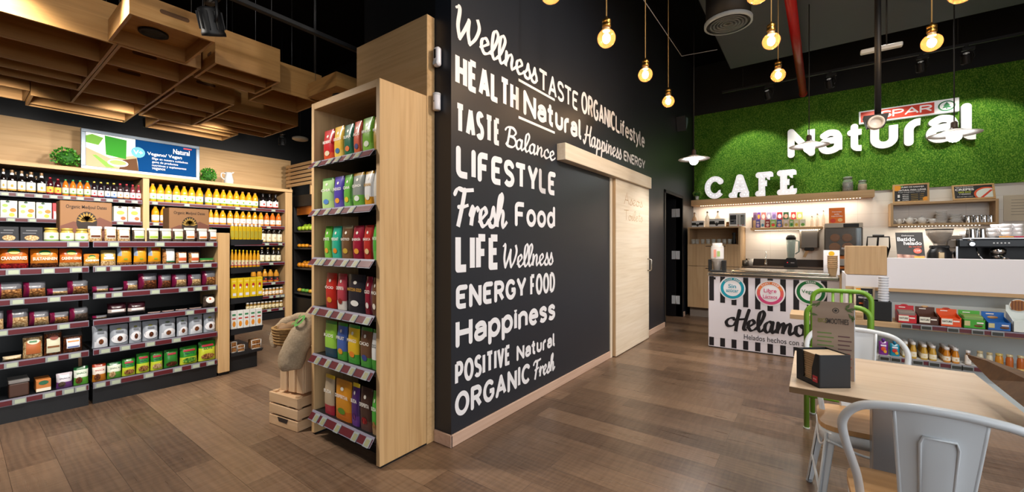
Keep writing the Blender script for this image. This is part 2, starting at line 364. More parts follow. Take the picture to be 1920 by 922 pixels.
W = {
 'W': (.74, [cat([(.02, .93), (.11, 1.0), (.12, .85), (.07, .4), (.12, .02)]), cat([(.12, .02), (.26, .36), (.4, .75)]), cat([(.4, .75), (.37, .35), (.42, .0)]), cat([(.42, 0), (.6, .3), (.72, .7), (.66, .98)])]),
 'B': (.5, [cat([(.22, .95), (.16, .5), (.08, 0)]), cat([(0, .78), (.12, .96), (.36, 1), (.5, .82), (.38, .6), (.2, .53)]), cat([(.2, .53), (.42, .5), (.5, .25), (.36, .02), (.14, 0), (.02, .12)])]),
 'F': (.5, [cat([(0, .82), (.1, .97), (.28, .95), (.45, .97), (.62, 1.0)]), cat([(.32, .95), (.22, .45), (.1, -.05)]), cat([(.12, .48), (.28, .5), (.44, .56)])]),
 'H': (.62, [cat([(0, .1), (.08, 0), (.18, .3), (.3, 1.0)]), cat([(.6, 1.0), (.48, .4), (.52, 0), (.62, .08)]), cat([(.1, .44), (.32, .5), (.58, .54)])]),
 'e': (.36, [cat([(0, .12), (.14, .24), (.27, .4), (.2, .52), (.08, .42), (.05, .2), (.13, .01), (.26, .05), (.38, .2)])]),
 'l': (.26, [cat([(0, .12), (.14, .42), (.27, .85), (.2, 1.0), (.1, .85), (.05, .4), (.07, .08), (.15, .01), (.28, .18)])]),
 'n': (.42, [cat([(.07, .5), (.05, .25), (.03, 0)]), cat([(.04, .12), (.14, .4), (.24, .5), (.29, .4), (.26, .15), (.3, .01), (.44, .18)])]),
 's': (.3, [cat([(0, .12), (.12, .32), (.18, .55), (.2, .42), (.27, .2), (.2, .01), (.06, .02), (.03, .12)]), cat([(.2, .01), (.32, .18)])]),
 'r': (.3, [cat([(0, .3), (.08, .52), (.07, .3), (.03, 0)]), cat([(.05, .18), (.14, .42), (.23, .5), (.3, .42)])]),
 'h': (.42, [cat([(0, .12), (.15, .48), (.25, .88), (.2, 1.0), (.12, .85), (.06, .4), (.03, 0)]), cat([(.04, .14), (.14, .4), (.24, .48), (.28, .38), (.25, .13), (.3, .01), (.44, .18)])]),
 'a': (.42, [cat([(.3, .45), (.18, .52), (.05, .36), (.03, .1), (.12, 0), (.23, .13), (.31, .5)]), cat([(.31, .5), (.27, .14), (.32, .01), (.44, .18)])]),
 'c': (.34, [cat([(.27, .4), (.2, .51), (.07, .38), (.03, .14), (.13, 0), (.26, .06), (.37, .2)])]),
 'p': (.42, [cat([(.1, .5), (.05, 0), (0, -.4)]), cat([(.05, .12), (.14, .42), (.24, .5), (.31, .34), (.25, .08), (.15, .01), (.06, .08)]), cat([(.2, .02), (.32, .06), (.44, .18)])]),
 'i': (.22, [cat([(0, .16), (.09, .5), (.05, .14), (.1, .01), (.24, .18)]), [(.13, .7), (.14, .73)]]),
 'm': (.62, [cat([(.07, .5), (.05, .25), (.03, 0)]), cat([(.04, .12), (.14, .4), (.23, .5), (.26, .4), (.22, 0)]), cat([(.24, .12), (.34, .4), (.44, .5), (.48, .4), (.45, .13), (.5, .01), (.64, .18)])]),
 'o': (.4, [cat([(.2, .5), (.06, .4), (.04, .12), (.15, 0), (.29, .12), (.3, .38), (.2, .5), (.26, .4), (.42, .42)])])}
W['Q'] = (.78, [cat([(.3, .55), (.12, .5), (.0, .3), (.08, .12), (.3, .2), (.45, .6), (.52, 1.0)]), cat([(.5, .95), (.42, .4), (.36, -.12)]), cat([(.86, 1.0), (.74, .5), (.66, .05), (.78, .02)]), cat([(.28, .46), (.5, .5), (.78, .56)])])

LAY = [0]
def ribbon(mb, pts, w, P, m, off, thick=0, nib=None, square=False, wmin=.42, wm=None):
    pts = [p for i, p in enumerate(pts) if i == 0 or (abs(p[0] - pts[i - 1][0]) + abs(p[1] - pts[i - 1][1])) > 1e-6]
    if len(pts) < 2: pts = [pts[0], (pts[0][0], pts[0][1] + 1e-4)]
    for i in range(1, len(pts) - 1):                    # break the stroke at sharp corners
        d1 = V((pts[i][0] - pts[i - 1][0], pts[i][1] - pts[i - 1][1])).normalized(); d2 = V((pts[i + 1][0] - pts[i][0], pts[i + 1][1] - pts[i][1])).normalized()
        if d1.dot(d2) < .6 and nib is None:
            ribbon(mb, pts[:i + 1], w, P, m, off, thick, nib, square, wmin, wm); ribbon(mb, pts[i:], w, P, m, off, thick, nib, square, wmin, wm)
            if square: ribbon(mb, [pts[i]], w, P, m, off, thick)
            return
    closed = abs(pts[0][0] - pts[-1][0]) + abs(pts[0][1] - pts[-1][1]) < 1e-5 and len(pts) > 4
    n = len(pts); L, Rr, hw, Dv = [], [], [], []; sharp = []
    for i in range(n):
        a = pts[i - 1] if i else (pts[-2] if closed else pts[0]); b = pts[i]; c = pts[i + 1] if i < n - 1 else (pts[1] if closed else pts[-1])
        d1 = V((b[0] - a[0], b[1] - a[1])); d2 = V((c[0] - b[0], c[1] - b[1]))
        d1 = d1.normalized() if d1.length > 1e-9 else d2.normalized(); d2 = d2.normalized() if d2.length > 1e-9 else d1
        d = d1 + d2
        if d.length < .35: d = d1
        d.normalize(); k = max(.5, d.dot(d1)); th = math.atan2(d.y, d.x)
        h = w / 2 * (1 if nib is None else wmin + (1 - wmin) * min(1, abs(math.sin(th - nib)) / .75))
        hw.append(h); Dv.append(d); q = h / k if d1.dot(d2) > .6 else h
        L.append((b[0] - d.y * q, b[1] + d.x * q)); Rr.append((b[0] + d.y * q, b[1] - d.x * q))
        if 0 < i < n - 1 and d1.dot(d2) < .8: sharp.append(i)
    LAY[0] = 0 if LAY[0] > 400 else LAY[0]
    def up(): LAY[0] += 1; return off + LAY[0] * 4e-6
    def quad(*q): o_ = up(); mb.face([P(a, b, o_) for a, b in q], m)
    def wall(a, b):
        if thick: mb.face([P(a[0], a[1], off), P(b[0], b[1], off), P(b[0], b[1], off - thick), P(a[0], a[1], off - thick)], wm or m)
    for i in range(n - 1):
        quad(L[i], Rr[i], Rr[i + 1], L[i + 1]); wall(L[i], L[i + 1]); wall(Rr[i + 1], Rr[i])
    def fan(i, a0, a1):
        c = pts[i]; k = 10; arcp = [(c[0] + hw[i] * math.cos(a0 + (a1 - a0) * j / k), c[1] + hw[i] * math.sin(a0 + (a1 - a0) * j / k)) for j in range(k + 1)]
        o_ = up(); mb.face([P(a, b, o_) for a, b in ([c] + arcp if abs(a1 - a0) < 6 else arcp[:-1])], m)
        for j in range(k): wall(arcp[j], arcp[j + 1])
    if not closed:
        if square:
            wall(L[0], Rr[0]); wall(Rr[-1], L[-1])
        else:
            for i, sg in ((0, 1), (n - 1, -1)):
                th = math.atan2(Dv[i].y, Dv[i].x); fan(i, th + sg * PI / 2, th + sg * PI * 1.5)
    if square:
        for i in sharp:
            c = pts[i]; h = hw[i] * .98; quad((c[0] - h, c[1] - h), (c[0] + h, c[1] - h), (c[0] + h, c[1] + h), (c[0] - h, c[1] + h))
    else:
        for i in sharp: fan(i, 0, 2 * PI)

def word(mb, s, x0, x1, z0, z1, P, m, off=.002, style='round', sw=.17, thick=0, gap=None, wm=None):
    """lay a word out between x0..x1 with baseline z0 and cap line z1"""
    h = z1 - z0; w = sw * h; F = W if style == 'script' else K if style == 'cond' else U; sq = style == 'cond'
    if style == 'script':
        tot = sum(F[c][0] for c in s[:-1]) + max(x for st in F[s[-1]][1] for x, _ in st); k = (x1 - x0 - w * .6) / tot; x = x0 + w * .3
        for c in s:
            for st in F[c][1]: ribbon(mb, [(x + a * k, z0 + b * h) for a, b in st], w, P, m, off, thick, nib=R(28))
            x += F[c][0] * k
        return
    g = (gap if gap is not None else (1.22 if sq else 1.42)) * w
    tot = sum(F[c][0] for c in s); k = (x1 - x0 - w - g * (len(s) - 1)) / tot; x = x0 + w / 2; hh = h - w
    for c in s:
        for st in F[c][1]:
            ribbon(mb, [(x + a * k, z0 + w / 2 + b * hh) for a, b in st], w, P, m, off, thick, square=sq, wm=wm)
        x += F[c][0] * k + g

# ------------------------------------------------------------------ goods: prototypes of unit size, copied and scaled
class Proto:
    def __init__(s, name): s.name = name; s.parts = []; s.texts = []
    def add(s, name, mb, parent=0): s.parts.append((name, mb.mesh(name), parent)); return len(s.parts) - 1
def place(p, label, cat_, group, loc, scale, rotz=0, tilt=0, name=None):
    objs = []
    for i, (n, me, par) in enumerate(p.parts):
        o = bpy.data.objects.new((name or p.name) if i == 0 else n, me); C.objects.link(o)
        if i: o.parent = objs[par]
        objs.append(o)
    o = objs[0]; o.location = loc; o.scale = scale; o.rotation_euler = (tilt, 0, rotz)
    for q in p.texts: txt(q[0], o, (q[1], q[7] if len(q) > 7 else -.53, q[2]), q[3], q[4], q[5], bold=q[6])
    return tag(o, label, cat_, group)

_pc = {}
def bottle(liquid, label='#f3efe6', accent='#e0a040', cap='#c9a15a', kind='juice', rough=.08, neck=None, lab=None):
    key = ('b', liquid, label, accent, cap, kind, neck, lab)
    if key in _pc: return _pc[key]
    p = Proto('juice_bottle' if kind in ('juice', 'syrup', 'pet') else 'jar')
    pr = {'juice': [(.44, 0), (.5, .02), (.5, .56), (.485, .64), (.43, .73), (.34, .81), (.25, .87), (.2, .91), (.2, .96)],
          'syrup': [(.44, 0), (.5, .02), (.5, .56), (.46, .63), (.30, .72), (.22, .78), (.2, .86), (.2, .94)],
          'pet': [(.42, 0), (.5, .02), (.5, .5), (.5, .6), (.4, .74), (.27, .84), (.18, .89), (.18, .95)],
          'jar': [(.44, 0), (.5, .03), (.5, .62), (.46, .74), (.4, .8), (.4, .86)],
          'small': [(.44, 0), (.5, .02), (.5, .48), (.44, .6), (.34, .72), (.32, .84)]}[kind]
    lq = mat(liquid, rough, spec=.6); p.add(p.name, MB().lathe(pr, lq, n=14))
    ct = {'juice': (.22, .93), 'syrup': (.22, .88), 'pet': (.22, .92), 'jar': (.44, .86), 'small': (.38, .84)}[kind]
    p.add('cap', MB().lathe([(ct[0], ct[1]), (ct[0], .99), (ct[0] * .9, 1.0)], mat(cap, .35, .2), n=14))
    l0, l1 = lab or {'juice': (.12, .47), 'syrup': (.1, .52), 'pet': (.1, .48), 'jar': (.14, .6), 'small': (.1, .42)}[kind]
    lm, am = mat(label, .6), mat(accent, .6)
    mb = MB().lathe([(.512, l0), (.512, l0 + (l1 - l0) * .16, am), (.512, l0 + (l1 - l0) * .3, lm), (.512, l1, lm)], lm, cap=False)
    q = mb.mi(am); mb.bm.faces.ensure_lookup_table()
    for k in range(8):                                # printed fruit on the label front
        a = 2 * PI * k / 8; b = 2 * PI * (k + 1) / 8; zc = l0 + (l1 - l0) * .48; h = (l1 - l0) * .16
        f = lambda t, r: V((.16 * r * math.cos(t), -.525, zc + h * r * math.sin(t)))
        mb.bm.faces.new([mb.bm.verts.new(x) for x in (f(a, 0), f(a, 1), f(b, 1))]).material_index = q
    p.add('label', mb)
    if neck: p.add('neck_label', MB().lathe([(.27, .79), (.235, .86)] if kind != 'syrup' else [(.235, .78), (.215, .87)], mat(neck, .6), cap=False))
    _pc[key] = p; return p

def front(u, v, kind):
    """front surface of a unit pouch: u -1..1, v 0..1"""
    P = (.62 + .38 * math.sin(min(1, v / .45) * PI / 2)) if v < .45 else max(.05, math.cos((v - .45) / .55 * PI / 2) ** .8)
    if kind == 'pillow': P = max(.06, math.sin(PI * min(max(v, .02), .98)) ** .6)
    D = .5 * P * max(.04, (1 - abs(u) ** 5)) ** .6
    wd = .5 * (1 - .05 * math.sin(PI * v)) * (.97 if v > .93 else 1)
    return V((u * wd, -D, v))
def pouch(name, slot, mats, patches=(), texts=(), kind='doy'):
    key = ('p', name, slot if isinstance(slot, tuple) else slot, tuple(mats), tuple(patches), tuple(texts), kind)
    if key in _pc: return _pc[key]
    p = Proto(name); mb = MB(); nu, nv = 8, 12; ms = [m if not isinstance(m, str) else mat(m, .28, coat=.2) for m in mats]
    for sgn in (1, -1):
        g = [[mb.bm.verts.new(V((q.x, q.y * sgn, q.z))) for q in (front(-1 + 2 * i / nu, j / nv, kind) for i in range(nu + 1))] for j in range(nv + 1)]
        for j in range(nv):
            for i in range(nu):
                f = mb.bm.faces.new((g[j][i], g[j][i + 1], g[j + 1][i + 1], g[j + 1][i])); f.smooth = True
                u, v = (i + .5) / nu, (j + .5) / nv
                k = slot(u, v) if callable(slot) else sum(v > t for t in slot)
                f.material_index = mb.mi(ms[k])
    bmesh.ops.remove_doubles(mb.bm, verts=mb.bm.verts[:], dist=.03)
    p.add(name, mb)
    for (kd, u0, u1, v0, v1, col) in patches:
        m = mat(col, .35) if isinstance(col, str) else col; b = MB(); N = 5
        def fp(a, c):
            u, v = u0 + (u1 - u0) * a, v0 + (v1 - v0) * c
            if kd == 'o':
                x, y = 2 * a - 1, 2 * c - 1; x2, y2 = x * math.sqrt(max(0, 1 - y * y / 2)), y * math.sqrt(max(0, 1 - x * x / 2))
                u, v = (u0 + u1) / 2 + x2 * (u1 - u0) / 2, (v0 + v1) / 2 + y2 * (v1 - v0) / 2
            q = front(u * 2 - 1, v, kind); q.y -= .03 + .012 * len(p.parts); return q
        g = [[b.bm.verts.new(fp(i / N, j / N)) for i in range(N + 1)] for j in range(N + 1)]
        for j in range(N):
            for i in range(N): f = b.bm.faces.new((g[j][i], g[j][i + 1], g[j + 1][i + 1], g[j + 1][i])); f.material_index = b.mi(m); f.smooth = True
        p.add('label' if kd == 'r' else 'print', b)
    p.texts = [(s, x - .5, z, wd, h, m if not isinstance(m, str) else mat(m, .5), bold, front(0, z, kind).y - .045) for (s, x, z, wd, h, m, bold) in texts]
    _pc[key] = p; return p
def carton(name, body, patches=(), texts=(), open_top=False):
    key = ('c', name, body, tuple(patches), tuple(texts))
    if key in _pc: return _pc[key]
    p = Proto(name); m = mat(body, .45) if isinstance(body, str) else body
    p.add(name, MB().box((-.5, -.5, 0), (.5, .5, 1), m, .012))
    for i, (kd, x0, x1, z0, z1, col) in enumerate(patches):
        mm = mat(col, .45) if isinstance(col, str) else col; y = -.503 - .004 * i; b = MB()
        if kd == 'r': b.face([(x0 - .5, y, z0), (x1 - .5, y, z0), (x1 - .5, y, z1), (x0 - .5, y, z1)], mm)
        else: b.disc(((x0 + x1) / 2 - .5, y, (z0 + z1) / 2), (x1 - x0) / 2, mm, rz=(z1 - z0) / 2)
        p.add('label' if kd == 'r' else 'print', b)
    p.texts = [(s, x - .5, z, wd, h, mat(mm, .5) if isinstance(mm, str) else mm, bold) for (s, x, z, wd, h, mm, bold) in texts]
    _pc[key] = p; return p
def goods(side, c, z, items, depth=.07, group=None, name=None, tilt=0):
    """items: (picture left, right, top, proto, label, category[, depth]); side X: plane x=c facing +x, side Y: plane y=c facing -y"""
    for it in items:
        pl, pr, pt, p, lab, ct = it[:6]; kw = {side: c}; k = 1 if side == 'X' else 0
        a, b = at(pl, 450, **kw)[k], at(pr, 450, **kw)[k]; h = at((pl + pr) / 2, pt, **kw)[2] - z; wd = (b - a) * (1.0 if 'pouch' in p.name or 'bag' in p.name else .95)
        d = it[6] if len(it) > 6 else (wd if p.name in ('juice_bottle', 'jar') else min(depth, wd * .8))
        mid = (a + b) / 2; loc = (c - d / 2, mid, z + .001) if side == 'X' else (mid, c + d / 2, z + .001)
        place(p, lab, ct, group, loc, (wd, d, h), PI / 2 if side == 'X' else 0, name=name)
# ------------------------------------------------------------------ the room
WX, BY, LX, EY, CZ = -1.892, 8.66, -8.2, 4.5, 4.8
struct(MB().box((-8.4, -9, -.1), (9, 8.8, 0), FLOOR).build('floor'))
struct(MB().box((-8.4, -3.2, CZ), (4.2, 8.8, CZ + .1), CEIL).build('ceiling'))
struct(MB().box((LX - .15, -3.2, 0), (LX, 4.65, CZ), BLACK).build('wall_left'))
struct(MB().box((LX, -3.2, 0), (1.2, -3.05, CZ), BLACK).build('wall_front_added'))  # unseen wall added to keep daylight off the chair back
struct(MB().box((LX, EY, 0), (-2.84, EY + .15, CZ), BLACK).build('wall_shop_end'))
struct(MB().box((3.6, 2.6, 0), (3.75, 8.8, CZ), mat('#d8d4ce', .7)).build('wall_right'))
wb = MB().box((-3.2, BY, 0), (3.6, BY + .14, 2.166), TILE).box((-3.2, BY, 2.166), (3.6, BY + .14, CZ), BLACK).build('wall_back'); struct(wb)
gp = MB().box((-1.87, BY - .025, 2.166), (3.595, BY - .001, 3.835), GRASS).build('grass_panel'); tag(gp, 'strip of green artificial grass covering the upper wall above the cafe', 'wall panel')
# black lettered wall with the toilet door recess and the back doorway
D0, D1, DZ = 6.735, 7.792, 2.138
bw = MB()
for a, b in (((-2.04, 1.915, 0), (WX, D0, CZ)), ((-2.04, D1, 0), (WX, BY, CZ)), ((-2.04, D0, DZ), (WX, D1, CZ)), ((-2.84, 1.915, 0), (-2.04, 2.05, CZ)), ((-2.9, 2.05, 0), (-2.84, EY, CZ)), ((-3.2, 6.0, 0), (-3.1, BY, CZ))):
    bw.box(a, b, BLACKWALL if b[0] == WX else BLACK)
bw = struct(bw.build('wall_lettered'))
PW = lambda a, b, o: V((WX + o, a, b))
def wl(py0, py1, px): return at(px, py0, X=WX)[2], at(px, py1, X=WX)[2]
def wword(s, pl, pr, ybase, ytop, pxref, style, sw, name=None, dy=0):
    """painted word between picture columns pl..pr; baseline and top read at column pxref"""
    y0, y1 = at(pl, 400, X=WX)[1], at(pr, 400, X=WX)[1]; z0, z1 = at(pxref, ybase, X=WX)[2], at(pxref, ytop, X=WX)[2]
    mb = MB(); word(mb, s, y0, y1, z0, z1, PW, LETTER, .0015, style, sw); return mb.build('lettering', bw)
for a in (('HEALTH', 853.3, 972.4, 158.5, 96, 853.3, 'cond', .19), ('TASTE', 853.3, 938, 248, 190.3, 853.3, 'cond', .19),
          ('TASTE', 1010.7, 1083.3, 168, 127, 1011, 'round', .165), ('ORGANIC', 1089.4, 1152.7, 211, 169, 1090, 'cond', .165),
          ('Lifestyle', 1153.8, 1208.5, 247, 216, 1154, 'round', .165), ('Natural', 981, 1091, 214, 167.4, 981, 'round', .215),
          ('ENERGY', 1169, 1209, 300.5, 281, 1169, 'round', .195), ('LIFESTYLE', 854.4, 1041.4, 332, 272, 854.4, 'round', .215),
          ('Food', 965, 1040.4, 423.6, 377, 965, 'round', .195), ('LIFE', 853.4, 936.3, 511.4, 437.2, 853.4, 'cond', .2),
          ('ENERGY', 854.4, 985.8, 580.7, 535, 854.4, 'round', .22), ('FOOD', 993.6, 1040.3, 555.5, 514.3, 993.6, 'cond', .18),
          ('Happiness', 853.6, 1040.7, 652.6, 599, 853.6, 'round', .205), ('POSITIVE', 852.6, 956.7, 723.7, 679, 852.6, 'cond', .19),
          ('Natural', 968, 1041, 677, 648.4, 968, 'round', .22), ('ORGANIC', 852.6, 993, 784.5, 738, 852.6, 'round', .205),
          ('Wellness', 851.5, 1009, 68, 8, 853, 'script', .165), ('Balance', 946, 1041.8, 272.5, 236, 950, 'script', .17),
          ('Happiness', 1093, 1166, 268, 232.6, 1096, 'script', .17), ('Fresh', 850, 952, 421, 351, 855, 'script', .155),
          ('Wellness', 941.5, 1038, 502, 458.4, 943, 'script', .15), ('Fresh', 999.4, 1040.7, 711, 678, 1000, 'script', .18)):
    wword(*a)
for x0, x1, ya, yb in ((972, 1040, 147, 152), (972, 1040, 217, 222)):
    z0, z1 = at(x0, yb, X=WX)[2], at(x0, ya, X=WX)[2]; y0, y1 = at(x0, 0, X=WX)[1], at(x1, 0, X=WX)[1]
    m_ = MB(); m_.face([PW(y0, z0, .0015), PW(y1, z0, .0015), PW(y1, z1, .0015), PW(y0, z1, .0015)], LETTER); m_.build('underline', bw)
# skirting boards
def skirt(name, a, b): struct(MB().box(a, b, SKIRT, .003).build(name))
skirt('baseboard_left', (WX, 1.9, 0), (WX + .014, 4.5, .08)); skirt('baseboard_corner', (-2.04, 1.901, 0), (WX + .014, 1.915, .08))
skirt('baseboard_mid', (WX, 5.77, 0), (WX + .014, D0 - .05, .08)); skirt('baseboard_far', (WX, D1 + .05, 0), (WX + .014, 7.96, .08))
# sliding toilet door with its header
hd = MB().box((WX + .001, 3.28, 2.087), (-1.80, 5.747, 2.24), PALE[1], .003).build('door_header'); tag(hd, 'pale wood pelmet box over the sliding door track', 'pelmet')
jb = struct(MB().box((WX, 4.495, 0), (WX + .016, 4.545, 2.086), PALE[2], .002).build('trim_1'))
MB().box((WX + .001, 4.55, 0), (WX + .004, 4.57, 2.08), BLACK).build('gap', jb)  # black strip puts the shade of the door gap into colour
sd = root('door_1', 'pale wood sliding door under the pelmet, lettered for the toilets', 'sliding door', (0, 0, 0))
MB().box((-1.885, 4.565, .008), (-1.838, 5.755, 2.083), PALE[1], .002).build('door_leaf', sd)
MB().box((-1.886, 4.562, .008), (-1.846, 4.566, 2.083), CAFEW[2]).build('edge_band', sd)
TAN = mat('#c4a278', .5)
PD = lambda a, b, o: V((-1.838 + o, a, b))
def dword(s, st, pl, pr, yb, yt, px):
    y0, y1 = at(pl, 400, X=-1.838)[1], at(pr, 400, X=-1.838)[1]; z0, z1 = at(px, yb, X=-1.838)[2], at(px, yt, X=-1.838)[2]
    mb = MB(); word(mb, s, y0, y1, z0, z1, PD, TAN, .001, st, .09); mb.build('lettering', sd)
W['A'] = (.5, [[(0, 0), (.24, 1), (.44, 0)], [(.1, .36), (.38, .36)]]); W['T'] = (.5, [[(0, .96), (.52, 1)], [(.26, .98), (.24, 0)]]); W['t'] = (.3, [[(.16, .9), (.14, .05), (.24, .02)], [(.02, .58), (.3, .6)]])
dword('Aseos', 'script', 1170, 1205, 382, 361, 1172); dword('Toilets', 'script', 1170, 1205, 412, 393, 1172)
hb = MB(); a, b = at(1219, 486, X=-1.79), at(1219, 506, X=-1.79)
hy = 5.70
hb.tube([(-1.838, hy, 1.11), (-1.80, hy, 1.11), (-1.785, hy, 1.095), (-1.785, hy, .965), (-1.80, hy, .95), (-1.838, hy, .95)], .009, STEEL)
hb.build('handle', sd)
# back doorway, its leaf opened inwards and its hinges
fr = MB()
for q in (((WX - .15, D0 - .06, 0), (WX + .012, D0, DZ + .05)), ((WX - .15, D1, 0), (WX + .012, D1 + .05, DZ + .05)), ((WX - .15, D0 - .06, DZ), (WX + .012, D1 + .05, DZ + .05))): fr.box(q[0], q[1], BLACK, .003)
struct(fr.build('trim_2'))
dl = root('door_2', 'black back door standing open inwards, hung on three steel hinges', 'door')
MB().box((-2.95, D1 - .045, .01), (-1.99, D1 - .003, DZ - .005), mat('#101013', .3), .003).build('door_leaf', dl)
HINGE = mat('#d3d7dc', .35, .2)
for py in (399, 478, 562):
    z = at(1265, py, X=-2.0)[2]; h = .075
    MB().box((-2.06, D1 - .05, z - h), (-1.985, D1 - .046, z + h), HINGE, .001).box((-1.98, D1 - .05, z - h), (-1.92, D1 - .046, z + h), HINGE, .001).tube([(-1.983, D1 - .052, z - h), (-1.983, D1 - .052, z + h)], .008, HINGE).build('hinge', dl)
# wooden panel behind the tall unit, two white sensors on its edge
tag(MB().box((-2.838, 1.845, 0), (-2.043, 1.913, 2.834), OAK[0], .002).build('wood_panel'), 'tall oak panel rising behind the tall display unit', 'panel')
s1 = at(822, 108, Y=1.90); s2 = at(821, 192, Y=1.90)
t = root('alarm_sensor', 'upper white oval alarm sensor on the black wall edge', 'sensor', (s1.x, 1.89, s1.z))
MB().box((-.027, -.022, -.065), (.027, .022, .065), WHITE, .02, seg=3).build('housing', t)
MB().box((-.009, -.0245, -.015), (.009, -.02, .045), mat('#3a332c', .2), .004).build('window', t)
MB().box((-.018, -.024, -.055), (.018, -.02, -.03), mat('#cfd2d6', .3), .003).build('lens', t)
t = root('motion_detector', 'lower white cylindrical detector on the black wall edge', 'sensor', (s2.x, 1.89, s2.z))
MB().lathe([(.0, -.055), (.022, -.055), (.026, -.05), (.026, .045)], WHITE, n=18).build('housing', t)
MB().lathe([(.0265, .043), (.027, .046), (.026, .056), (0, .058)], mat('#d5d5d8', .4), n=18).build('cap', t)
MB().disc((0, -.0265, .0), .004, INK).build('lens', t)
# ------------------------------------------------------------------ ceiling crates over the shop (half-metre grid, open below)
def crate(label, x0, x1, y0, y1, z=2.75, h=.28, divx=(), divy=(), slots=(), panel=None, endslots=()):
    r = root('ceiling_crate', label, 'ceiling box', (0, 0, 0), 0, None); T = .018
    b = MB().box((x0, y0, z), (x0 + T, y1, z + h), CRATE[1]).box((x1 - T, y0, z), (x1, y1, z + h), CRATE[1])
    b.box((x0 + T, y0, z), (x1 - T, y0 + T, z + h), CRATE[0]).box((x0 + T, y1 - T, z), (x1 - T, y1, z + h), CRATE[0]); b.box((x0 + T, y0 + T, z + h - .016), (x1 - T, y1 - T, z + h - .004), CRATE[1])
    b.build('box_frame', r)
    for x in divx: MB().box((x - .009, y0 + T, z + .002), (x + .009, y1 - T, z + h - .017), CRATE[1]).build('divider', r)
    if panel is not None: MB().box((x0 + T, y0 + T, z + panel), (x1 - T, y1 - T, z + panel + .014), CRATE[1]).build('bottom_panel', r)
    for x, zo in slots:                                  # hand slots cut in the boards that face the shop
        ym = (y0 + y1) / 2; m = MB(); P = [(ym + .065 + .014 * math.cos(a), z + zo + .014 * math.sin(a)) for a in [R(-90 + 18 * i) for i in range(11)]] + [(ym - .065 + .014 * math.cos(a), z + zo + .014 * math.sin(a)) for a in [R(90 + 18 * i) for i in range(11)]]
        m.prism(P, lambda a, q, t: (x + t, a, q), .0, .002, mat('#5c3d20', .8)); m.build('hand_slot', r)
    for x, zo in endslots:
        m = MB(); P = [(x + .03 + .012 * math.cos(a), z + zo + .012 * math.sin(a)) for a in [R(-90 + 18 * i) for i in range(11)]] + [(x - .03 + .012 * math.cos(a), z + zo + .012 * math.sin(a)) for a in [R(90 + 18 * i) for i in range(11)]]
        m.prism(P, lambda a, q, t: (a, y0 - t, q), .0, .002, mat('#5c3d20', .8)); m.build('hand_slot', r)
    cz = MB()
    for x, y in ((x0 + .05, y0 + .05), (x1 - .05, y1 - .05)): cz.tube([(x, y, z + h - .02), (x, y, CZ + .01)], .0025, mat('#777777', .4, .8), n=5)
    cz.build('hanging_wire', r); return r
crate('longest oak ceiling box, three bays wide, over the shop front', -5.53, -4.02, -1.6, .70, divx=(-4.52, -5.02, -5.28))
crate('narrow oak ceiling box beside the longest one, close to the panelled wall', -6.55, -6.06, -1.6, .44, z=2.79)
crate('oak ceiling box hanging just above the lit poster', -6.555, -6.06, .445, 1.2, h=.2, divx=(-6.44,))
sp = crate('shallow oak ceiling box with a round speaker in its bottom panel', -4.015, -3.43, .65, 1.105, z=2.755, h=.15, slots=((-3.43, .085),), panel=.10)
p = at(288, 61, Z=2.853)
MB().lathe([(.085, 0), (.085, -.012), (.07, -.014), (.066, -.004), (.04, -.004), (.02, -.008), (0, -.01)], BLACK, c=(p.x, p.y, 2.852), n=24).build('speaker', sp)
crate('oak ceiling box with hand slots between the speaker box and the longest box', -6.05, -4.03, .705, 1.2, h=.26, divx=(-4.52, -5.03, -5.55), slots=((-4.03, .19), (-4.511, .15), (-5.021, .13)))
crate('oak ceiling box with two small end slots under the black spotlight', -4.29, -3.80, 1.225, 1.715, h=.29, divx=(-4.05,), endslots=((-4.17, .1), (-3.92, .1)))
crate('oak ceiling box hung beyond the one with two end slots', -4.535, -4.025, 1.74, 2.22, h=.28)
dbx = crate('small flush oak ceiling box with a round downlight', -3.97, -3.47, 2.05, 2.55, z=2.75, h=.13, panel=.004)
MB().lathe([(.075, 0), (.075, -.008), (.05, -.01), (.05, .0)], BLACK, c=(-3.68, 2.22, 2.752), n=24, cap=False).build('downlight_ring', dbx)
MB().lathe([(.048, -.004), (0, -.006)], mat('#ffffff', .5, emit=9), c=(-3.68, 2.22, 2.752), n=20).build('downlight_lens', dbx)
crate('wide oak ceiling box hung low beside the tall unit', -5.95, -5.035, 1.74, 2.48, h=.27, divx=(-5.45, -5.7))
crate('wide slotted oak ceiling box in the middle of the cluster', -6.05, -4.80, 1.225, 1.715, h=.27, divx=(-5.30, -5.545), slots=((-4.8, .14), (-5.291, .13)))
crate('lowest oak ceiling box above the white jug', -6.60, -6.07, 1.4, 2.215, h=.22, divx=(-6.3,), slots=((-6.291, .1),))
# spotlights and tracks
def track_spot(label, loc, aim, rail=None):
    t = root('track_spotlight', label, 'spotlight', loc)
    d = (V(aim) - V(loc)).normalized(); q = d.to_track_quat('Z', 'Y').to_matrix().to_4x4()
    m = MB().lathe([(.03, -.08), (.047, -.07), (.05, .03), (.053, .035), (.053, .05), (.044, .05), (.04, .03)], BLACK, n=18, cap=False)
    for k in range(10):
        a = 2 * PI * k / 10; m.box((.045, -.003, -.06), (.055, .003, .02), BLACK, mx=M.Rotation(a, 4, 'Z'))
    for v in m.bm.verts: v.co = q @ v.co
    m.build('lamp_head', t)
    e = MB().lathe([(.042, .032), (0, .028)], mat('#fff6e8', .5, emit=12), n=16, cap=False)
    for v in e.bm.verts: v.co = q @ v.co
    e.build('lens', t)
    MB().tube([(.055, 0, 0), (.07, 0, .03), (.06, 0, .10), (0, 0, .115)], .007, BLACK).box((-.045, -.02, .11), (.075, .02, .15), BLACK, .004).box((-.018, -.018, .15), (.018, .018, .17), BLACK).build('bracket', t)
    return t
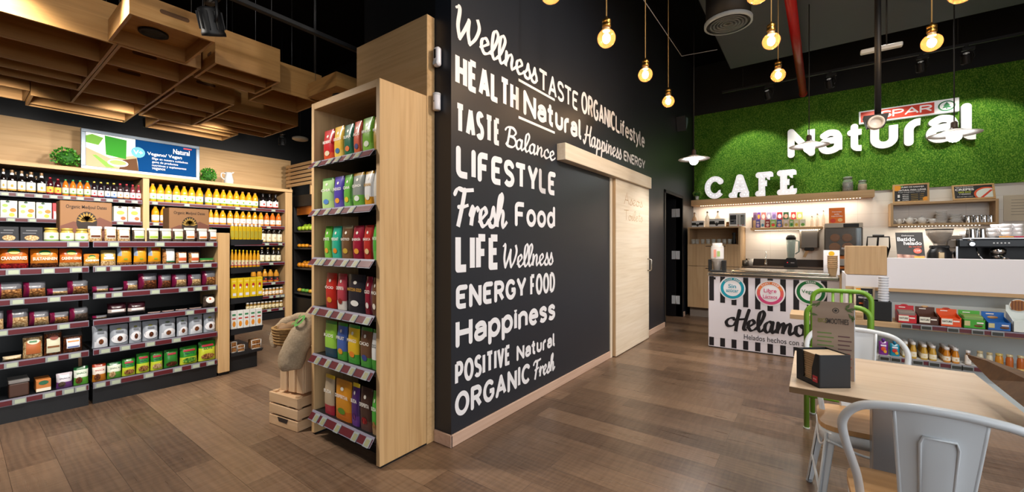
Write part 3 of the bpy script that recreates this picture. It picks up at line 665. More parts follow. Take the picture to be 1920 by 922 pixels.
a = at(397, 47, Y=1.0); t = track_spot('black spotlight hanging beside the oak ceiling boxes', (a.x, a.y, a.z), (a.x - .6, a.y + .7, .6)); t.scale = (1.3, 1.3, 1.3)
z0 = a.z + .221
tr = tag(MB().box((a.x - .02, -1.5, z0), (a.x + .02, 4.4, z0 + .035), BLACK, .004).tube([(a.x, .9, z0 + .03), (a.x, .9, CZ)], .004, BLACK, n=6).tube([(a.x, 3.2, z0 + .03), (a.x, 3.2, CZ)], .004, BLACK, n=6).build('lighting_track'), 'black lighting track running over the shop ceiling boxes', 'lighting track')
TY, TZ = 7.55, 3.815
for i, (px, py) in enumerate(((1440, 178), (1556, 158), (1727, 131), (1812, 108))):
    a = at(px, py, Y=TY); track_spot(ORD[i] + ' black track spotlight from the black wall, aimed at the grass wall', (a.x, a.y, TZ - .17), (a.x + .25, BY, 2.3))
tag(MB().box((-1.2, TY - .02, TZ), (2.7, TY + .02, TZ + .035), BLACK, .004).tube([(-.9, TY, TZ + .03), (-.9, TY, CZ)], .004, BLACK, n=6).tube([(1.5, TY, TZ + .03), (1.5, TY, CZ)], .004, BLACK, n=6).build('lighting_track'), 'black lighting track in front of the grass wall', 'lighting track')
for i, (px, py) in enumerate(((529, 266), (277, 232))):
    a = at(px, py, X=-7.4 if i else -7.0); t = track_spot(('black spotlight beside the white access point over the aisle', 'black spotlight above the lit poster')[i], (a.x, a.y, a.z), (a.x - .5, a.y + .3, 1.2)); MB().tube([(0, 0, .165), (0, 0, CZ - a.z)], .008, BLACK, n=6).build('rod', t)
a = at(563, 260, Y=3.5); t = root('access_point', 'pale oval device hanging from a rod over the aisle', 'ceiling device', (a.x, a.y, a.z))
MB().lathe([(.0, -.028), (.10, -.028), (.125, -.015), (.125, .01), (.11, .02), (0, .02)], mat('#c9bfae', .4), n=24).build('housing', t)
MB().tube([(0, 0, .02), (0, 0, CZ - a.z)], .006, BLACK).build('rod', t)
a = at(1640, 229, Y=4.6); t = root('pole_camera', 'black pole with a box camera in front of the grass wall', 'camera', (a.x, a.y, a.z))
MB().tube([(0.02, 0, .05), (0.02, 0, 3.92 - a.z)], .022, BLACK, n=12).build('pole', t)
MB().prism([(-.075, .05), (.085, .05), (.06, -.045), (-.05, -.045)], lambda p, q, k: (p, k, q), -.06, .05, BLACK).build('housing', t)
MB().lathe([(.055, 0), (.055, .05), (.045, .055), (.04, .03), (0, .03)], mat('#d9d0c6', .3), axis='y', c=(.0, -.06, -.025), n=18).build('lens', t)
a = at(1652, 91, Y=5.2); t = root('emergency_light', 'white slim emergency light hanging beside the black pole', 'light', (a.x, a.y, a.z))
MB().box((-.15, -.03, -.02), (.15, .03, .02), mat('#cfd6da', .3), .01, seg=2).build('diffuser', t)
MB().tube([(.04, .01, .02), (.04, .01, 3.92 - a.z)], .006, BLACK).build('rod', t)
# ducts, pipe, cable, wall speaker
tag(MB().box((-.98, 2.4, 3.92), (3.5, 6.85, 4.62), mat('#3d434c', .6), .01).build('air_duct'), 'dark grey rectangular air duct under the cafe ceiling', 'duct')
a = at(1365, 44, Z=3.5); t = root('air_diffuser', 'round black air diffuser hanging below the grey duct', 'diffuser', (a.x, a.y, 3.5))
MB().lathe([(.20, 0), (.20, .42)], BLACK, n=28).build('duct_collar', t)
m = MB(); m.lathe([(.215, .02), (.215, -.012), (.195, -.014)], mat('#8b98a5', .4), n=28, cap=False)
for r_ in (.165, .135, .105, .075, .045): m.lathe([(r_, -.002), (r_ + .006, -.012), (r_ - .014, -.012), (r_ - .02, .0)], mat('#3d444b', .4), n=24, cap=False)
m.build('grille', t)
a, b = at(1478, -30, Z=3.78), at(1506, 176, Z=3.78)
tag(MB().tube([a, b], .05, mat('#a01414', .35), n=14).tube([b - (b - a).normalized() * .05, b], .057, mat('#a01414', .35), n=14).build('sprinkler_pipe'), 'red fire sprinkler pipe running to the grass wall', 'pipe')
a, b, c_ = at(1190, -25, Z=3.7), at(1278, 105, Z=3.7), at(1345, 93, Z=3.7)
tag(MB().tube([a, b, c_], .004, mat('#9a9aa0', .4), n=5).build('ceiling_cable'), 'thin pale cable strung bent under the black ceiling', 'cable')
a = at(1280, 232, X=-1.80); t = root('wall_speaker', 'black wedge-shaped wall speaker high on the black wall', 'speaker', (a.x, a.y, a.z))
MB().prism([(-.09, .11), (.12, .12), (.1, .02), (-.02, -.13)], lambda p, q, k: (k, p, q), -.085, .06, mat('#23272c', .35)).build('cabinet', t)
MB().prism([(.0, .1), (.11, .11), (.09, .02), (.0, -.09)], lambda p, q, k: (k, p, q), .0605, .064, mat('#7f94a2', .3)).build('front_grille', t)
# globe bulbs on brass holders
BULB = mat('#7a5c3c', .06, alpha=.32, spec=.8); CORE = mat('#ffcf96', .4, emit=260)
def bulb(px, py, depth, label):
    l = (px - CX) / FPX; x = depth * (-math.sin(YAW) + l * math.cos(YAW)); y = depth * (math.cos(YAW) + l * math.sin(YAW)); z = EYE + (CY - py) / FPX * depth
    t = root('globe_pendant', label, 'pendant lamp', (x, y, z))
    MB().ball((0, 0, 0), .0625, BULB, u=20, v=14).build('globe', t)
    MB().ball((0, 0, 0), .026, CORE, (1, 1, 1.3)).build('filament', t)
    MB().lathe([(.026, .05), (.024, .075)], mat('#d8b890', .2, .5), n=14).build('neck', t)
    MB().lathe([(.026, .072), (.03, .078), (.03, .1), (.026, .104), (.03, .108), (.03, .125), (.012, .135), (.006, .15)], BRASS, n=16).build('lamp_holder', t)
    MB().tube([(0, 0, .145), (0, 0, (3.925 if x > -.98 and y > 2.4 else CZ) - z)], .0042, mat('#a98a55', .6), n=6).build('cord', t)
for i, q in enumerate(((1137, 72, 2.82), (1210, 140, 3.7), (1253, 190, 4.4))): bulb(*q, ORD[i] + ' whole globe bulb in the row hung along the lettered black wall')
bulb(1446, 77, 3.2, 'globe bulb under the round air diffuser, higher of its pair'); bulb(1459, 141, 3.95, 'globe bulb beside the red pipe, lower of its pair')
bulb(1747, 80, 3.05, 'globe bulb hanging before the slim white emergency light')
bulb(1033, -15, 2.3, 'globe bulb cut by the top edge over the lettered wall'); bulb(1421, -14, 2.4, 'globe bulb cut by the top edge beside the air diffuser'); bulb(1803, -16, 2.35, 'globe bulb cut by the top edge over the cafe counter')
# enamel pendants over the counter
SHW = mat('#f6f6f4', .3, emit=.0)
for i, (px, py) in enumerate(((1301, 297), (1517, 272), (1789, 250))):
    a = at(px, py, Y=5.5); t = root('enamel_pendant', ORD[i] + ' white enamel disc pendant from the black wall over the cafe counter', 'pendant lamp', a)
    MB().lathe([(.0, .03), (.05, .026), (.10, .008), (.18, -.012), (.183, -.008), (.1, .014), (.055, .034), (.03, .04)], SHW, n=30, cap=False).build('lamp_shade', t)
    MB().lathe([(.056, .033), (.03, .045), (.024, .06), (.024, .10), (.01, .115)], mat('#40332c', .5), n=16).build('lamp_holder', t)
    MB().ball((0, 0, -.03), .052, mat('#ffffff', .3, emit=24)).build('bulb', t)
    MB().tube([(0, 0, .11), (0, 0, (3.925 if a.x > -.98 else CZ) - a.z)], .005, BLACK, n=6).build('cord', t)
    lamp('SPOT', 'pendant_light', (a.x, a.y, a.z - .09), 55, col=(1, .97, .93), to=(a.x, a.y, 0), cone=150, blend=.6, size=.05)
# ------------------------------------------------------------------ shop: shelving helpers
def shelf(parent, side, c, k0, k1, zs, depth, tags, m=STEELBLK, lip=.045, slant=0.0, lcd=True):
    """one shelf with its front at plane c, its burgundy price rail and the price tags on it"""
    sg = 1 if side == 'X' else -1                         # direction the rail faces
    B = (lambda d, k, z: (c + sg * d, k, z)) if side == 'X' else (lambda d, k, z: (k, c + sg * d, z))
    sh = MB().box(B(-depth, k0, zs - .03), B(-.002, k1, zs), m, .002).build('shelf', parent)
    def strip(d, a, b, z0, z1, mm, nm, dd=.003):
        mb = MB(); P = lambda t, k, z: V(B(t + (zs + .005 - z) * slant, k, z)); mb.prism([(a, z0), (b, z0), (b, z1), (a, z1)], lambda k, z, t: P(t, k, z), d, d + dd, mm)
        mb.build(nm, sh)
    strip(.001, k0, k1, zs - lip, zs + .006, RAILG, 'rail_channel'); strip(.0045, k0 + .004, k1 - .004, zs - lip + .006, zs - .005, BURG, 'price_rail')
    for px in tags:
        q = at(px, 450, **{side: c})[1 if side == 'X' else 0]; hw = .034 if side == 'X' else .026
        if q - hw < k0 or q + hw > k1: continue
        strip(.008, q - hw, q + hw, zs - lip + .003, zs - .001, TAGF, 'price_tag', .006)
        strip(.0145, q - hw + .012, q + hw - .006, zs - lip + .009, zs - .007, LCD if side == 'X' else mat('#8f8d68', .4), 'tag_display', .001)
    return sh
# -------- wall shelving
FX = -7.6
SA, SB, SC_, SD, SE_, SF, SG = 1.925, 1.625, 1.335, .995, .65, .415, .185
yA0, yA1 = -1.5, at(268, 0, X=FX)[1]; yB0, yB1 = at(280, 0, X=FX)[1], at(535, 0, X=FX)[1]; yE = at(548, 0, X=FX)[1]
ws = root('wall_shelving', 'oak framed wall shelving bay with dark syrups and cartons under the lit poster', 'shelving')
MB().box((-8.18, yA0, .1), (-8.14, yA1, 2.25), STEELBLK).build('back_panel', ws)
MB().box((-8.14, yA0, 0), (FX + .03, yA1, .12), STEELBLK).build('plinth', ws)
for z, tg in ((SA, (8, 38, 72, 100, 125, 150, 182, 205, 228, 252)), (SB, (20, 60, 225)), (SC_, ()), (SD, ()), (SE_, ())): shelf(ws, 'X', FX - .02, yA0, yA1 - .004, z, .5, tg)
ws2 = root('wall_shelving', 'oak framed wall shelving bay filled with yellow juice bottles', 'shelving')
MB().box((-8.18, yA1, 0), (FX, yB0, 2.245), OAK[2], .002).build('side_panel', ws2)
MB().box((-8.18, yB0, .1), (-8.14, yB1, 2.25), STEELBLK).build('back_panel', ws2)
MB().box((-8.18, yB1, 0), (FX, yE, 2.245), OAK[2], .002).build('side_panel', ws2)
MB().box((-8.14, yB0, 0), (FX - .03, yB1, .12), STEELBLK).build('plinth', ws2)
for z, tg in ((SA, (290, 350, 410, 445, 475, 512)), (SB, (292, 503)), (SC_, (500, 525)), (SD, (508,)), (SE_, (512,)), (SF, (508, 520, 529)), (SG, (504, 526))): shelf(ws2, 'X', FX - .02, yB0 + .004, yB1 - .004, z, .5, tg)
wt = MB().box((-8.19, yA0, 2.25), (FX + .01, yE, 2.30), OAK[1], .002).build('top_board'); wt.name = 'cornice_board'; tag(wt, 'long oak board topping the wall shelving', 'board')
tag(MB().box((-8.198, yA0, 2.301), (-8.17, at(545, 0, X=-8.17)[1], 2.93), OAK[1]).build('wall_panel'), 'oak panelling on the wall above the shelving', 'wall panel')
# bottles and cartons
SYR = bottle('#15100f', '#f4f2ec', '#d9a64a', '#8a6b48', 'syrup', neck='#e9e9e9'); SYRB = bottle('#15100f', '#3a352e', '#4a4236', '#7a6144', 'syrup')
CHERRY = bottle('#3c0d16', '#f0c24a', '#b5202c', '#a3222e', 'pet'); CARROT = bottle('#e8761f', '#f3ead0', '#6b9a3a', '#2f8a4c', 'pet', lab=(.12, .5))
BLKY = bottle('#1c1118', '#f4efe6', '#c8323a', '#d8c24a', 'pet', neck='#d8433c'); BLKB = bottle('#1c1218', '#f4efe6', '#4a78b8', '#d8c24a', 'pet', neck='#e7e9f0')
SMOKE = bottle('#3a262a', '#f4efea', '#d98a4a', '#c8323c', 'pet'); GRENA = bottle('#7a3038', '#f4efea', '#c8323c', '#c8323c', 'pet')
ORANGE = bottle('#f0a81f', '#f7f4ee', '#7fae3a', '#b98a3f'); ORANGE2 = bottle('#e89a1c', '#f7f2ea', '#f2b8a8', '#c9a04a'); ORANGE3 = bottle('#e07020', '#f7efe4', '#f0b090', '#c9a04a')
DARKB = bottle('#141012', '#f3f1ee', '#c0392b', '#1c1a1c', 'syrup'); AMBER = bottle('#c98a2a', '#26201c', '#d0442c', '#d8b050'); DJAR = bottle('#241a12', '#efe6cf', '#d8c08a', '#2a2522', 'jar', lab=(.08, .62)); DJAR2 = bottle('#171312', '#efe8cf', '#d0c088', '#b89850', 'syrup', lab=(.08, .5))
SJAR = bottle('#b8863a', '#f1ece0', '#d08a3a', '#e4e0d8', 'jar'); SJAR2 = bottle('#8a6a30', '#efe2bd', '#9a8a4a', '#e8e6e2', 'jar'); GJAR = bottle('#c9b25e', '#e9e6cc', '#a8b87a', '#c8a446', 'jar', lab=(.06, .8))
FA = FX - .045
def series(side, c, z, spans, p, base, ref, ct, tops, group, name=None, **k):
    for i, (a, b) in enumerate(spans):
        t = tops[0] + (tops[1] - tops[0]) * i / max(1, len(spans) - 1)
        lab = base.format(ORD[i]) if '{' in base else ORD[i] + ' ' + base
        goods(side, c, z, [(a, b, t, p, lab + ' ' + ref, ct)], group=group, name=name, **k)
G1 = 'bottles on the top shelf of the syrup bay'
series('X', FA, SA, ((0, 13), (13.5, 32), (33, 49), (49.5, 68), (70, 87)), SYR, 'big dark syrup bottle with white neck, front row,', 'from the picture edge, top shelf', 'bottle', (316, 324), G1)
series('X', FA - .17, SA, ((24, 35), (45, 57), (62, 74)), SYRB, 'dark syrup bottle standing behind the front row,', 'from the picture edge', 'bottle', (322, 330), G1)
series('X', FA, SA, ((87.5, 101.5), (102, 116)), CHERRY, 'dark red juice bottle beside the orange carrot juices,', 'from the syrup bottles', 'bottle', (332, 335), G1)
series('X', FA, SA, ((117, 130), (131, 144), (144.5, 157), (158, 171)), CARROT, 'orange juice bottle with green cap,', 'from the dark red pair', 'bottle', (336, 339), G1)
series('X', FA, SA, ((171.5, 183), (184, 196)), BLKY, 'black juice bottle with red neck band,', 'from the green caps', 'bottle', (340, 341), G1)
series('X', FA, SA, ((197, 208), (208.5, 220)), BLKB, 'black juice bottle with white neck band,', 'from the red neck bands', 'bottle', (342, 343), G1)
series('X', FA, SA, ((220.5, 232), (232.5, 244)), SMOKE, 'smoky bottle with red cap,', 'from the white neck bands', 'bottle', (344, 345), G1)
series('X', FA, SA, ((244.5, 255), (255.5, 266)), GRENA, 'reddish bottle with red cap,', 'from the oak post', 'bottle', (346, 347), G1)
CART = carton('drink_carton', '#f4f1e6', (('r', .0, 1, 0, .2, '#e9d7c8'), ('o', .55, .95, .34, .58, '#e8842c'), ('o', .5, .85, .08, .3, '#f0d23c'), ('o', .1, .45, .62, .8, '#a8c860'), ('o', .1, .4, .3, .5, '#b9d27a'), ('o', .3, .55, .88, 1, '#1f4a2c')))
CART2 = carton('drink_carton', '#fbf3dc', (('r', 0, 1, 0, .24, '#f1e4e0'), ('o', .5, .9, .1, .34, '#e0622c'), ('o', .2, .8, .45, .72, '#f3c64a'), ('o', .3, .6, .88, 1, '#3a2c24')))
CART3 = carton('drink_carton', '#d8343c', (('r', .1, .9, 0, .5, '#f4ece4'), ('o', .3, .8, .3, .6, '#e8642c')))
G2 = 'cartons under the syrup bottles'
series('X', FA, SB, ((0, 33), (34.5, 66.5), (67.5, 97.5)), CART, 'white fruit tea carton with orange print,', 'from the picture edge', 'carton', (376, 380), G2, depth=.2)
goods('X', FA, SB, [(98.5, 118, 381, CART3, 'red topped carton half hidden by the brown dates box', 'carton')], .2, G2)
series('X', FA, SB, ((213, 239), (240, 264)), CART2, 'white and yellow carton beside the dates box,', 'from the box', 'carton', (387, 388), G2, depth=.2)
G3 = 'bottles on the top shelf of the juice bay'
series('X', FA, SA, [(279.5 + a, b) for a, b in ((1, 295), (15.5, 310), (30.5, 324), (45.5, 340), (60.5, 354), (74.5, 368), (89, 383), (106.5, 400), (121.5, 414.5), (135, 426.5), (147, 439), (159.5, 451), (171.5, 462.5), (183, 474.5), (195, 486))], ORANGE, 'yellow juice bottle on the top shelf,', 'from the oak post', 'bottle', (344, 362), G3)
series('X', FA, SA, ((489, 501), (502, 513), (513.5, 524)), DARKB, 'black bottle with white label on the top shelf,', 'from the yellow juices', 'bottle', (363, 365), G3)
G4 = 'bottles on the second shelf of the juice bay'
series('X', FA, SB, ((285, 300.5), (301.5, 314)), ORANGE2, 'yellow juice bottle on the second shelf,', 'from the oak post', 'bottle', (386, 387), G4)
series('X', FA, SB, ((392, 401.5), (402, 412), (413, 426), (427.5, 439), (440, 451), (451.5, 463), (463.5, 473.5), (474.5, 485), (486, 496)), ORANGE2, 'deep yellow juice bottle on the second shelf,', 'from the brown dates box', 'bottle', (393, 398), G4)
series('X', FA, SB, ((497, 507), (508, 518), (519, 529)), ORANGE3, 'orange juice bottle at the end of the second shelf,', 'from the yellow ones', 'bottle', (399, 400), G4)
series('X', FA, SC_, ((490, 500.5), (501, 510.5), (511, 520.5), (521, 531)), DJAR, 'brown jar with cream label on the third shelf,', 'from the yellow packs', 'jar', (427, 429), 'jars on the third shelf', 'honey_jar')
series('X', FA, SD, ((488, 498), (499, 509), (510, 519), (519.5, 528.5)), DJAR2, 'black bottle with cream label on the fourth shelf,', 'from the yellow bottles', 'bottle', (463, 465), 'black bottles on the fourth shelf')
series('X', FA, SE_, ((472, 482), (483, 493), (493.5, 503.5), (504, 514.5), (515, 525)), AMBER, 'amber juice bottle with black label on the fifth shelf,', 'from the aisle end', 'bottle', (504, 506), 'amber bottles on the fifth shelf')
series('X', FA, SF, ((491, 497.5), (498, 504.5), (505, 511), (511.5, 517.5), (518, 524.5), (525, 531.5)), SJAR, 'small honey coloured jar on the sixth shelf,', 'from the yellow cartons', 'jar', (541, 538), 'small jars on the sixth shelf', 'preserve_jar')
series('X', FA, SG, ((462, 468.5), (469, 475.5), (476, 482.5), (483, 489.5), (490, 496.5), (497, 503.5), (504, 510.5), (511, 517.5), (518, 524.5), (525, 531)), SJAR2, 'small olive jar with cream label on the lowest shelf,', 'from the white cartons', 'jar', (568, 563), 'small jars on the lowest shelf', 'preserve_jar')
# lit poster, topiary balls, jug on the top board
PX = -7.70; a, b = at(151, 240, X=PX), at(373, 333, X=PX); y0, y1, z0, z1 = a.y, b.y, 2.302, 2.832
pr = root('lit_poster', 'blue and white lit poster with a green smoothie leaning on the shelving top', 'poster', (PX, (y0 + y1) / 2, z0), PI / 2); pw, ph = y1 - y0, z1 - z0
fr = MB()
for q in (((-pw / 2, -.03, 0), (pw / 2, .03, .045)), ((-pw / 2, -.03, ph - .045), (pw / 2, .03, ph)), ((-pw / 2, -.03, .045), (-pw / 2 + .045, .03, ph - .045)), ((pw / 2 - .045, -.03, .045), (pw / 2, .03, ph - .045))): fr.box(q[0], q[1], mat('#7d8894', .35, .6), .004)
fr.build('frame', pr)
EMI = .55
MB().box((-pw / 2 + .045, -.018, .045), (pw / 2 - .045, .025, ph - .045), mat('#f4f2ea', .4, emit=.35)).build('lit_panel', pr)
L_ = lambda u: -pw / 2 + .045 + u * (pw - .09); Z_ = lambda v: .045 + v * (ph - .09)
def pimg(nm, pts, col, y, e=.16): MB().face([(L_(u), y, Z_(v)) for u, v in pts], mat(col, .8, emit=e, spec=.1)).build(nm, pr)
pimg('blue_field', [(.44, 0), (1, 0), (1, 1), (.41, 1), (.41, .6), (.43, .3)], '#07447f', -.019, .08)
pimg('table_print', [(.0, 0), (.44, 0), (.42, .5), (.2, .3), (0, .55)], '#c9b08c', -.0192, .2)
pimg('cloth_print', [(.27, .0), (.44, 0), (.42, .4), (.3, .3)], '#6a4a34', -.0194, .2)
pimg('smoothie_print', [(.16, .4), (.33, .33), (.335, .93), (.15, .98)], '#3f9a34', -.0196, .15)
pimg('leaf_print', [(.0, .7), (.1, .66), (.14, .9), (.05, .97), (0, .9)], '#7ab34a', -.0196, .15)
pimg('grass_print', [(.05, .35), (.08, .36), (.24, .02), (.16, .02)], '#8fbf5a', -.0197, .15)
MB().disc((L_(.26), -.0199, Z_(.18)), .105, mat('#f2f2ea', .4, emit=.25), rz=.05).build('bowl_print', pr); MB().disc((L_(.26), -.0201, Z_(.195)), .085, mat('#8fc83a', .4, emit=.15), rz=.033).build('bowl_print', pr)
MB().disc((L_(.435), -.0203, Z_(.6)), .075, mat('#4ab0c8', .4, emit=.2)).build('badge', pr)
LW = mat('#ffffff', .5, emit=.4)
txt('V+', pr, (L_(.435), -.021, Z_(.6)), .1, .06, LW, bold=.02)
txt('Natural', pr, (L_(.85), -.021, Z_(.80)), .2, .075, LW, bold=.02); MB().box((L_(.87), -.021, Z_(.92)), (L_(.955), -.0195, Z_(.965)), mat('#d8343c', .4, emit=.4)).build('red_strip', pr)
txt('Vegano/ Vegan', pr, (L_(.685), -.021, Z_(.60)), .40, .06, LW, bold=.015)
for i, s in enumerate(('Elige en nuestra cuidadosa', 'gama de productos', 'nutritivos y suplementos', 'veganos')): txt(s, pr, (L_(.562 + (.42, .3, .4, .15)[i] / 2 / (pw - .09)), -.021, Z_(.46 - .11 * i)), (.42, .3, .4, .15)[i], .04, LW)
LEAF = grain_mat('topiary_leaf', '#8fcf4a', '#4a9a2a', '#1d4f16', 40, .5)
def topiary(label, c, r, squash=1, pot=None, n=260, name='topiary_ball', lm=LEAF):
    t = root(name, label, 'plant', c); m = MB()
    zc = r * squash + (pot or 0)
    for i in range(n):
        v = V((random.gauss(0, 1), random.gauss(0, 1), random.gauss(0, 1))).normalized()
        if v.z < -.75: continue
        p = V((v.x * r, v.y * r, v.z * r * squash)) * random.uniform(.78, 1.0) + V((0, 0, zc)); d = (v + V((random.uniform(-.6, .6), random.uniform(-.6, .6), random.uniform(-.2, .7)))).normalized()
        s = v.cross(d); s = (s if s.length > .05 else d.orthogonal()).normalized() * r * .13; l = d * r * .3; p2 = max(0.004, p.z); p.z = p2
        m.face([p, p + l * .5 + s, p + l, p + l * .5 - s], lm, True)
    m.ball((0, 0, zc), r * .78, mat('#2f6a1e', .8), (1, 1, squash)); m.build('foliage', t)
    if pot: MB().lathe([(r * .42, 0), (r * .5, pot * 1.05)], mat('#d9dde2', .4), n=16).build('pot', t)
    return t
a = at(128, 300, X=-7.75); topiary('green topiary ball beside the lit poster frame, near the picture edge', (-7.75, a.y - .02, 2.302), .12)
a = at(390, 330, X=-7.75); topiary('smaller green topiary ball between the poster and the white jug', (-7.75, a.y, 2.302), .105)
a = at(429, 333, X=-7.75); t = root('jug', 'white enamel jug standing on the shelving top', 'jug', (-7.75, a.y, 2.302))
MB().lathe([(.055, 0), (.065, .01), (.068, .06), (.05, .14), (.045, .165), (.055, .19), (.05, .188), (.04, .165), (.045, .14), (.06, .06), (0, .012)], PORC, n=20, cap=False).build('body', t)
MB().tube([(0, y, z) for y, z in cat([(-.045, .165), (-.10, .17), (-.105, .11), (-.063, .07)])], .008, PORC).build('handle', t)
MB().prism([(.03, .16), (.075, .205), (.045, .2)], lambda p, q, k: (k, p, q), -.015, .015, PORC).build('spout', t)
# ------------------------------------------------------------------ gondola
GX = -4.77
G = [1.337, 1.132, .91, .69, .448, .172]
gB = at(170.5, 0, X=GX)[1]; gE = at(407, 0, X=GX)[1]
gs = root('gondola_shelving', 'black gondola bay of six shelves, dried fruit on the second, nearer the picture edge', 'shelving')
gs2 = root('gondola_shelving', 'black gondola bay of six shelves ending at the oak end panel, silver pouches inside', 'shelving')
for q, a, b, tg in ((gs, -1.5, gB - .012, ((137,), (24, 90, 142), (32, 101), (119, 1), (21, 97, 140), (36, 92, 128, 150))), (gs2, gB + .012, gE, ((212, 299, 392), (188, 216, 284, 314, 345, 388), (187, 219, 290, 343, 370, 397), (252, 355, 394), (196, 234, 281, 330), (187, 216, 278, 332, 366, 394)))):
    MB().box((GX - .5, a, .02), (GX - .47, b, 1.33), STEELBLK).build('back_panel', q); MB().box((GX - .47, a, 0), (GX - .01, b, .125), STEELBLK).build('kick_plate', q)
    for z, t in zip(G, tg): shelf(q, 'X', GX, a, b, z, .47, t)
    for z in (b - .02,): MB().box((GX - .03, z - .014, .0), (GX - .012, z + .01, .13), mat('#3a3f4a', .4, .5)).build('foot', q)
y0, y1 = at(409, 0, X=-4.765)[1], at(431, 0, X=-4.765)[1]
tag(MB().box((-5.55, y0, .03), (-4.765, y1, 1.43), OAK[2], .004).box((-5.5, y0 + .01, 0), (-4.79, y1 - .01, .03), BLACK).build('end_panel_board'), 'thick oak end panel closing the gondola', 'panel')
# goods: dried fruit, nuts, grains
GF = GX - .03
def clear(fill, band='#6a1036', film='#66676d', bu=.30, fv=.55): return pouch('grain_bag', lambda u, v: 0 if u < bu else (2 if v < fv else 1), (band, film, fill), kind='pillow')
def lab_bag(fill, film, lab, accent, top=.16): return pouch('grain_bag', (top,), (film if False else fill, film), (('r', .12, .88, .22, .8, lab), ('r', .16, .84, .28, .42, accent)), kind='doy')
MUSH = carton('mushroom_box', '#26262a', (('o', .18, .84, .06, .44, ALMOND), ('r', .25, .75, .72, .8, '#6d6d70'), ('r', .1, .7, .56, .6, '#85858a')))
JARG = bottle('#b8a04a', '#e4e2cf', '#7aa050', '#c9ab52', 'jar', lab=(.05, .66))
g1 = 'goods on top of the gondola'
series('X', GF, G[0], ((-4, 36), (37, 81)), MUSH, 'black box of dried mushrooms on the gondola top,', 'from the picture edge', 'box', (425, 426), g1, depth=.12)
series('X', GF, G[0], ((81.5, 112), (113, 141), (141.5, 168)), JARG, 'glass jar with gold lid and pale label,', 'from the mushroom boxes', 'jar', (427, 429), g1, 'preserve_jar')
COCO = lab_bag(ALMOND, '#c9c4c0', '#eadfd2', '#6a3a24', .8); GRN = lab_bag(SEEDS, '#c9c8c2', '#dfe4b8', '#9cbf3a', .8); ORG = lab_bag(SEEDS, '#cfcac2', '#efe9dc', '#e0843a', .8)
series('X', GF, G[0], ((166, 193), (197, 220), (221, 246)), COCO, 'clear bag with brown and cream label on the gondola top,', 'from the jars', 'bag', (424, 426), g1)
series('X', GF, G[0], ((249, 274), (277, 300), (301, 324), (325.5, 346)), GRN, 'clear bag with green label on the gondola top,', 'from the brown labels', 'bag', (427, 429), g1)
series('X', GF, G[0], ((347, 368), (371, 391), (392.5, 408)), ORG, 'clear bag with orange label on the gondola top,', 'from the green labels', 'bag', (427, 430), g1)
def dates(label, pl, pr, pt, x, d):
    y0, y1 = at(pl, 0, X=x)[1], at(pr, 0, X=x)[1]; zt = at((pl + pr) / 2, pt, X=x)[2]; h = zt - G[0]; w_ = y1 - y0
    t = root('dates_box', label, 'box', (x - d / 2, (y0 + y1) / 2, G[0] + .001), PI / 2)
    BR = mat('#9c7048', .6); MB().box((-w_ / 2, -d / 2, 0), (w_ / 2, d / 2, h), BR, .004).build('carton_body', t); y = -d / 2 - .002
    txt('Organic Medjoul Dates', t, (0, y, h * .85), w_ * .78, h * .11, mat('#2f1c12', .6), bold=.01)
    MB().disc((0, y, h * .48), w_ * .2, mat('#2e2016', .6), rz=h * .27).build('emblem', t)
    m = MB()
    for k in range(9):                                       # palm fronds
        a_ = R(20 * k + 10); c0 = V((0, y - .001, h * .5)); e = c0 + V((math.cos(a_) * w_ * .2, 0, math.sin(a_) * h * .24)); s = V((-math.sin(a_), 0, math.cos(a_))) * .012
        m.face([c0, (c0 + e) / 2 + s, e, (c0 + e) / 2 - s], mat('#b08a3a', .6))
    m.build('palm_print', t)
    MB().face([(-w_ / 2, y + .0005, 0), (w_ / 2, y + .0005, 0), (w_ / 2, y + .0005, h * .5), (w_ * .25, y + .0005, h * .62), (0, y + .0005, h * .42), (-w_ * .25, y + .0005, h * .5), (-w_ / 2, y + .0005, h * .38)], mat('#7a4a3a', .6)).build('dune_print', t)
    m = MB()
    for k in range(7): m.ball((w_ * (.12 + .05 * k), y + .004, h * (.3 + .03 * (k % 3))), .022, mat('#4a2416', .5), (1.3, .25, .7), 8, 6)
    m.build('date_print', t); return t
dates('brown dates box before the cartons on the gondola', 112, 210, 378, GX - .19, .2)
dates('brown dates box before the yellow juices on the gondola', 317, 392, 391, GX - .19, .2)
a = at(402, 412, X=GX - .25); topiary('small dark leafy plant between dates box and yellow packs', (GX - .25, a.y - .05, G[0] + .001), .05, 1.2, .03, 120, 'potted_plant', grain_mat('plant_leaf', '#6a9a4a', '#3a6a2a', '#16300f', 40))
g2 = 'goods on the second gondola shelf'
def bigbag(name_, top, mid, fruit, text, tcol='#fff3e0'): return pouch('dried_fruit_bag', (.22, .68), (fruit, mid, top), (('o', .28, .72, .66, .92, '#2f6a3a'), ('o', .32, .68, .66, .8, '#e8d23c')), ((text, .5, .48, .84, .15, tcol, .02),), 'pillow')
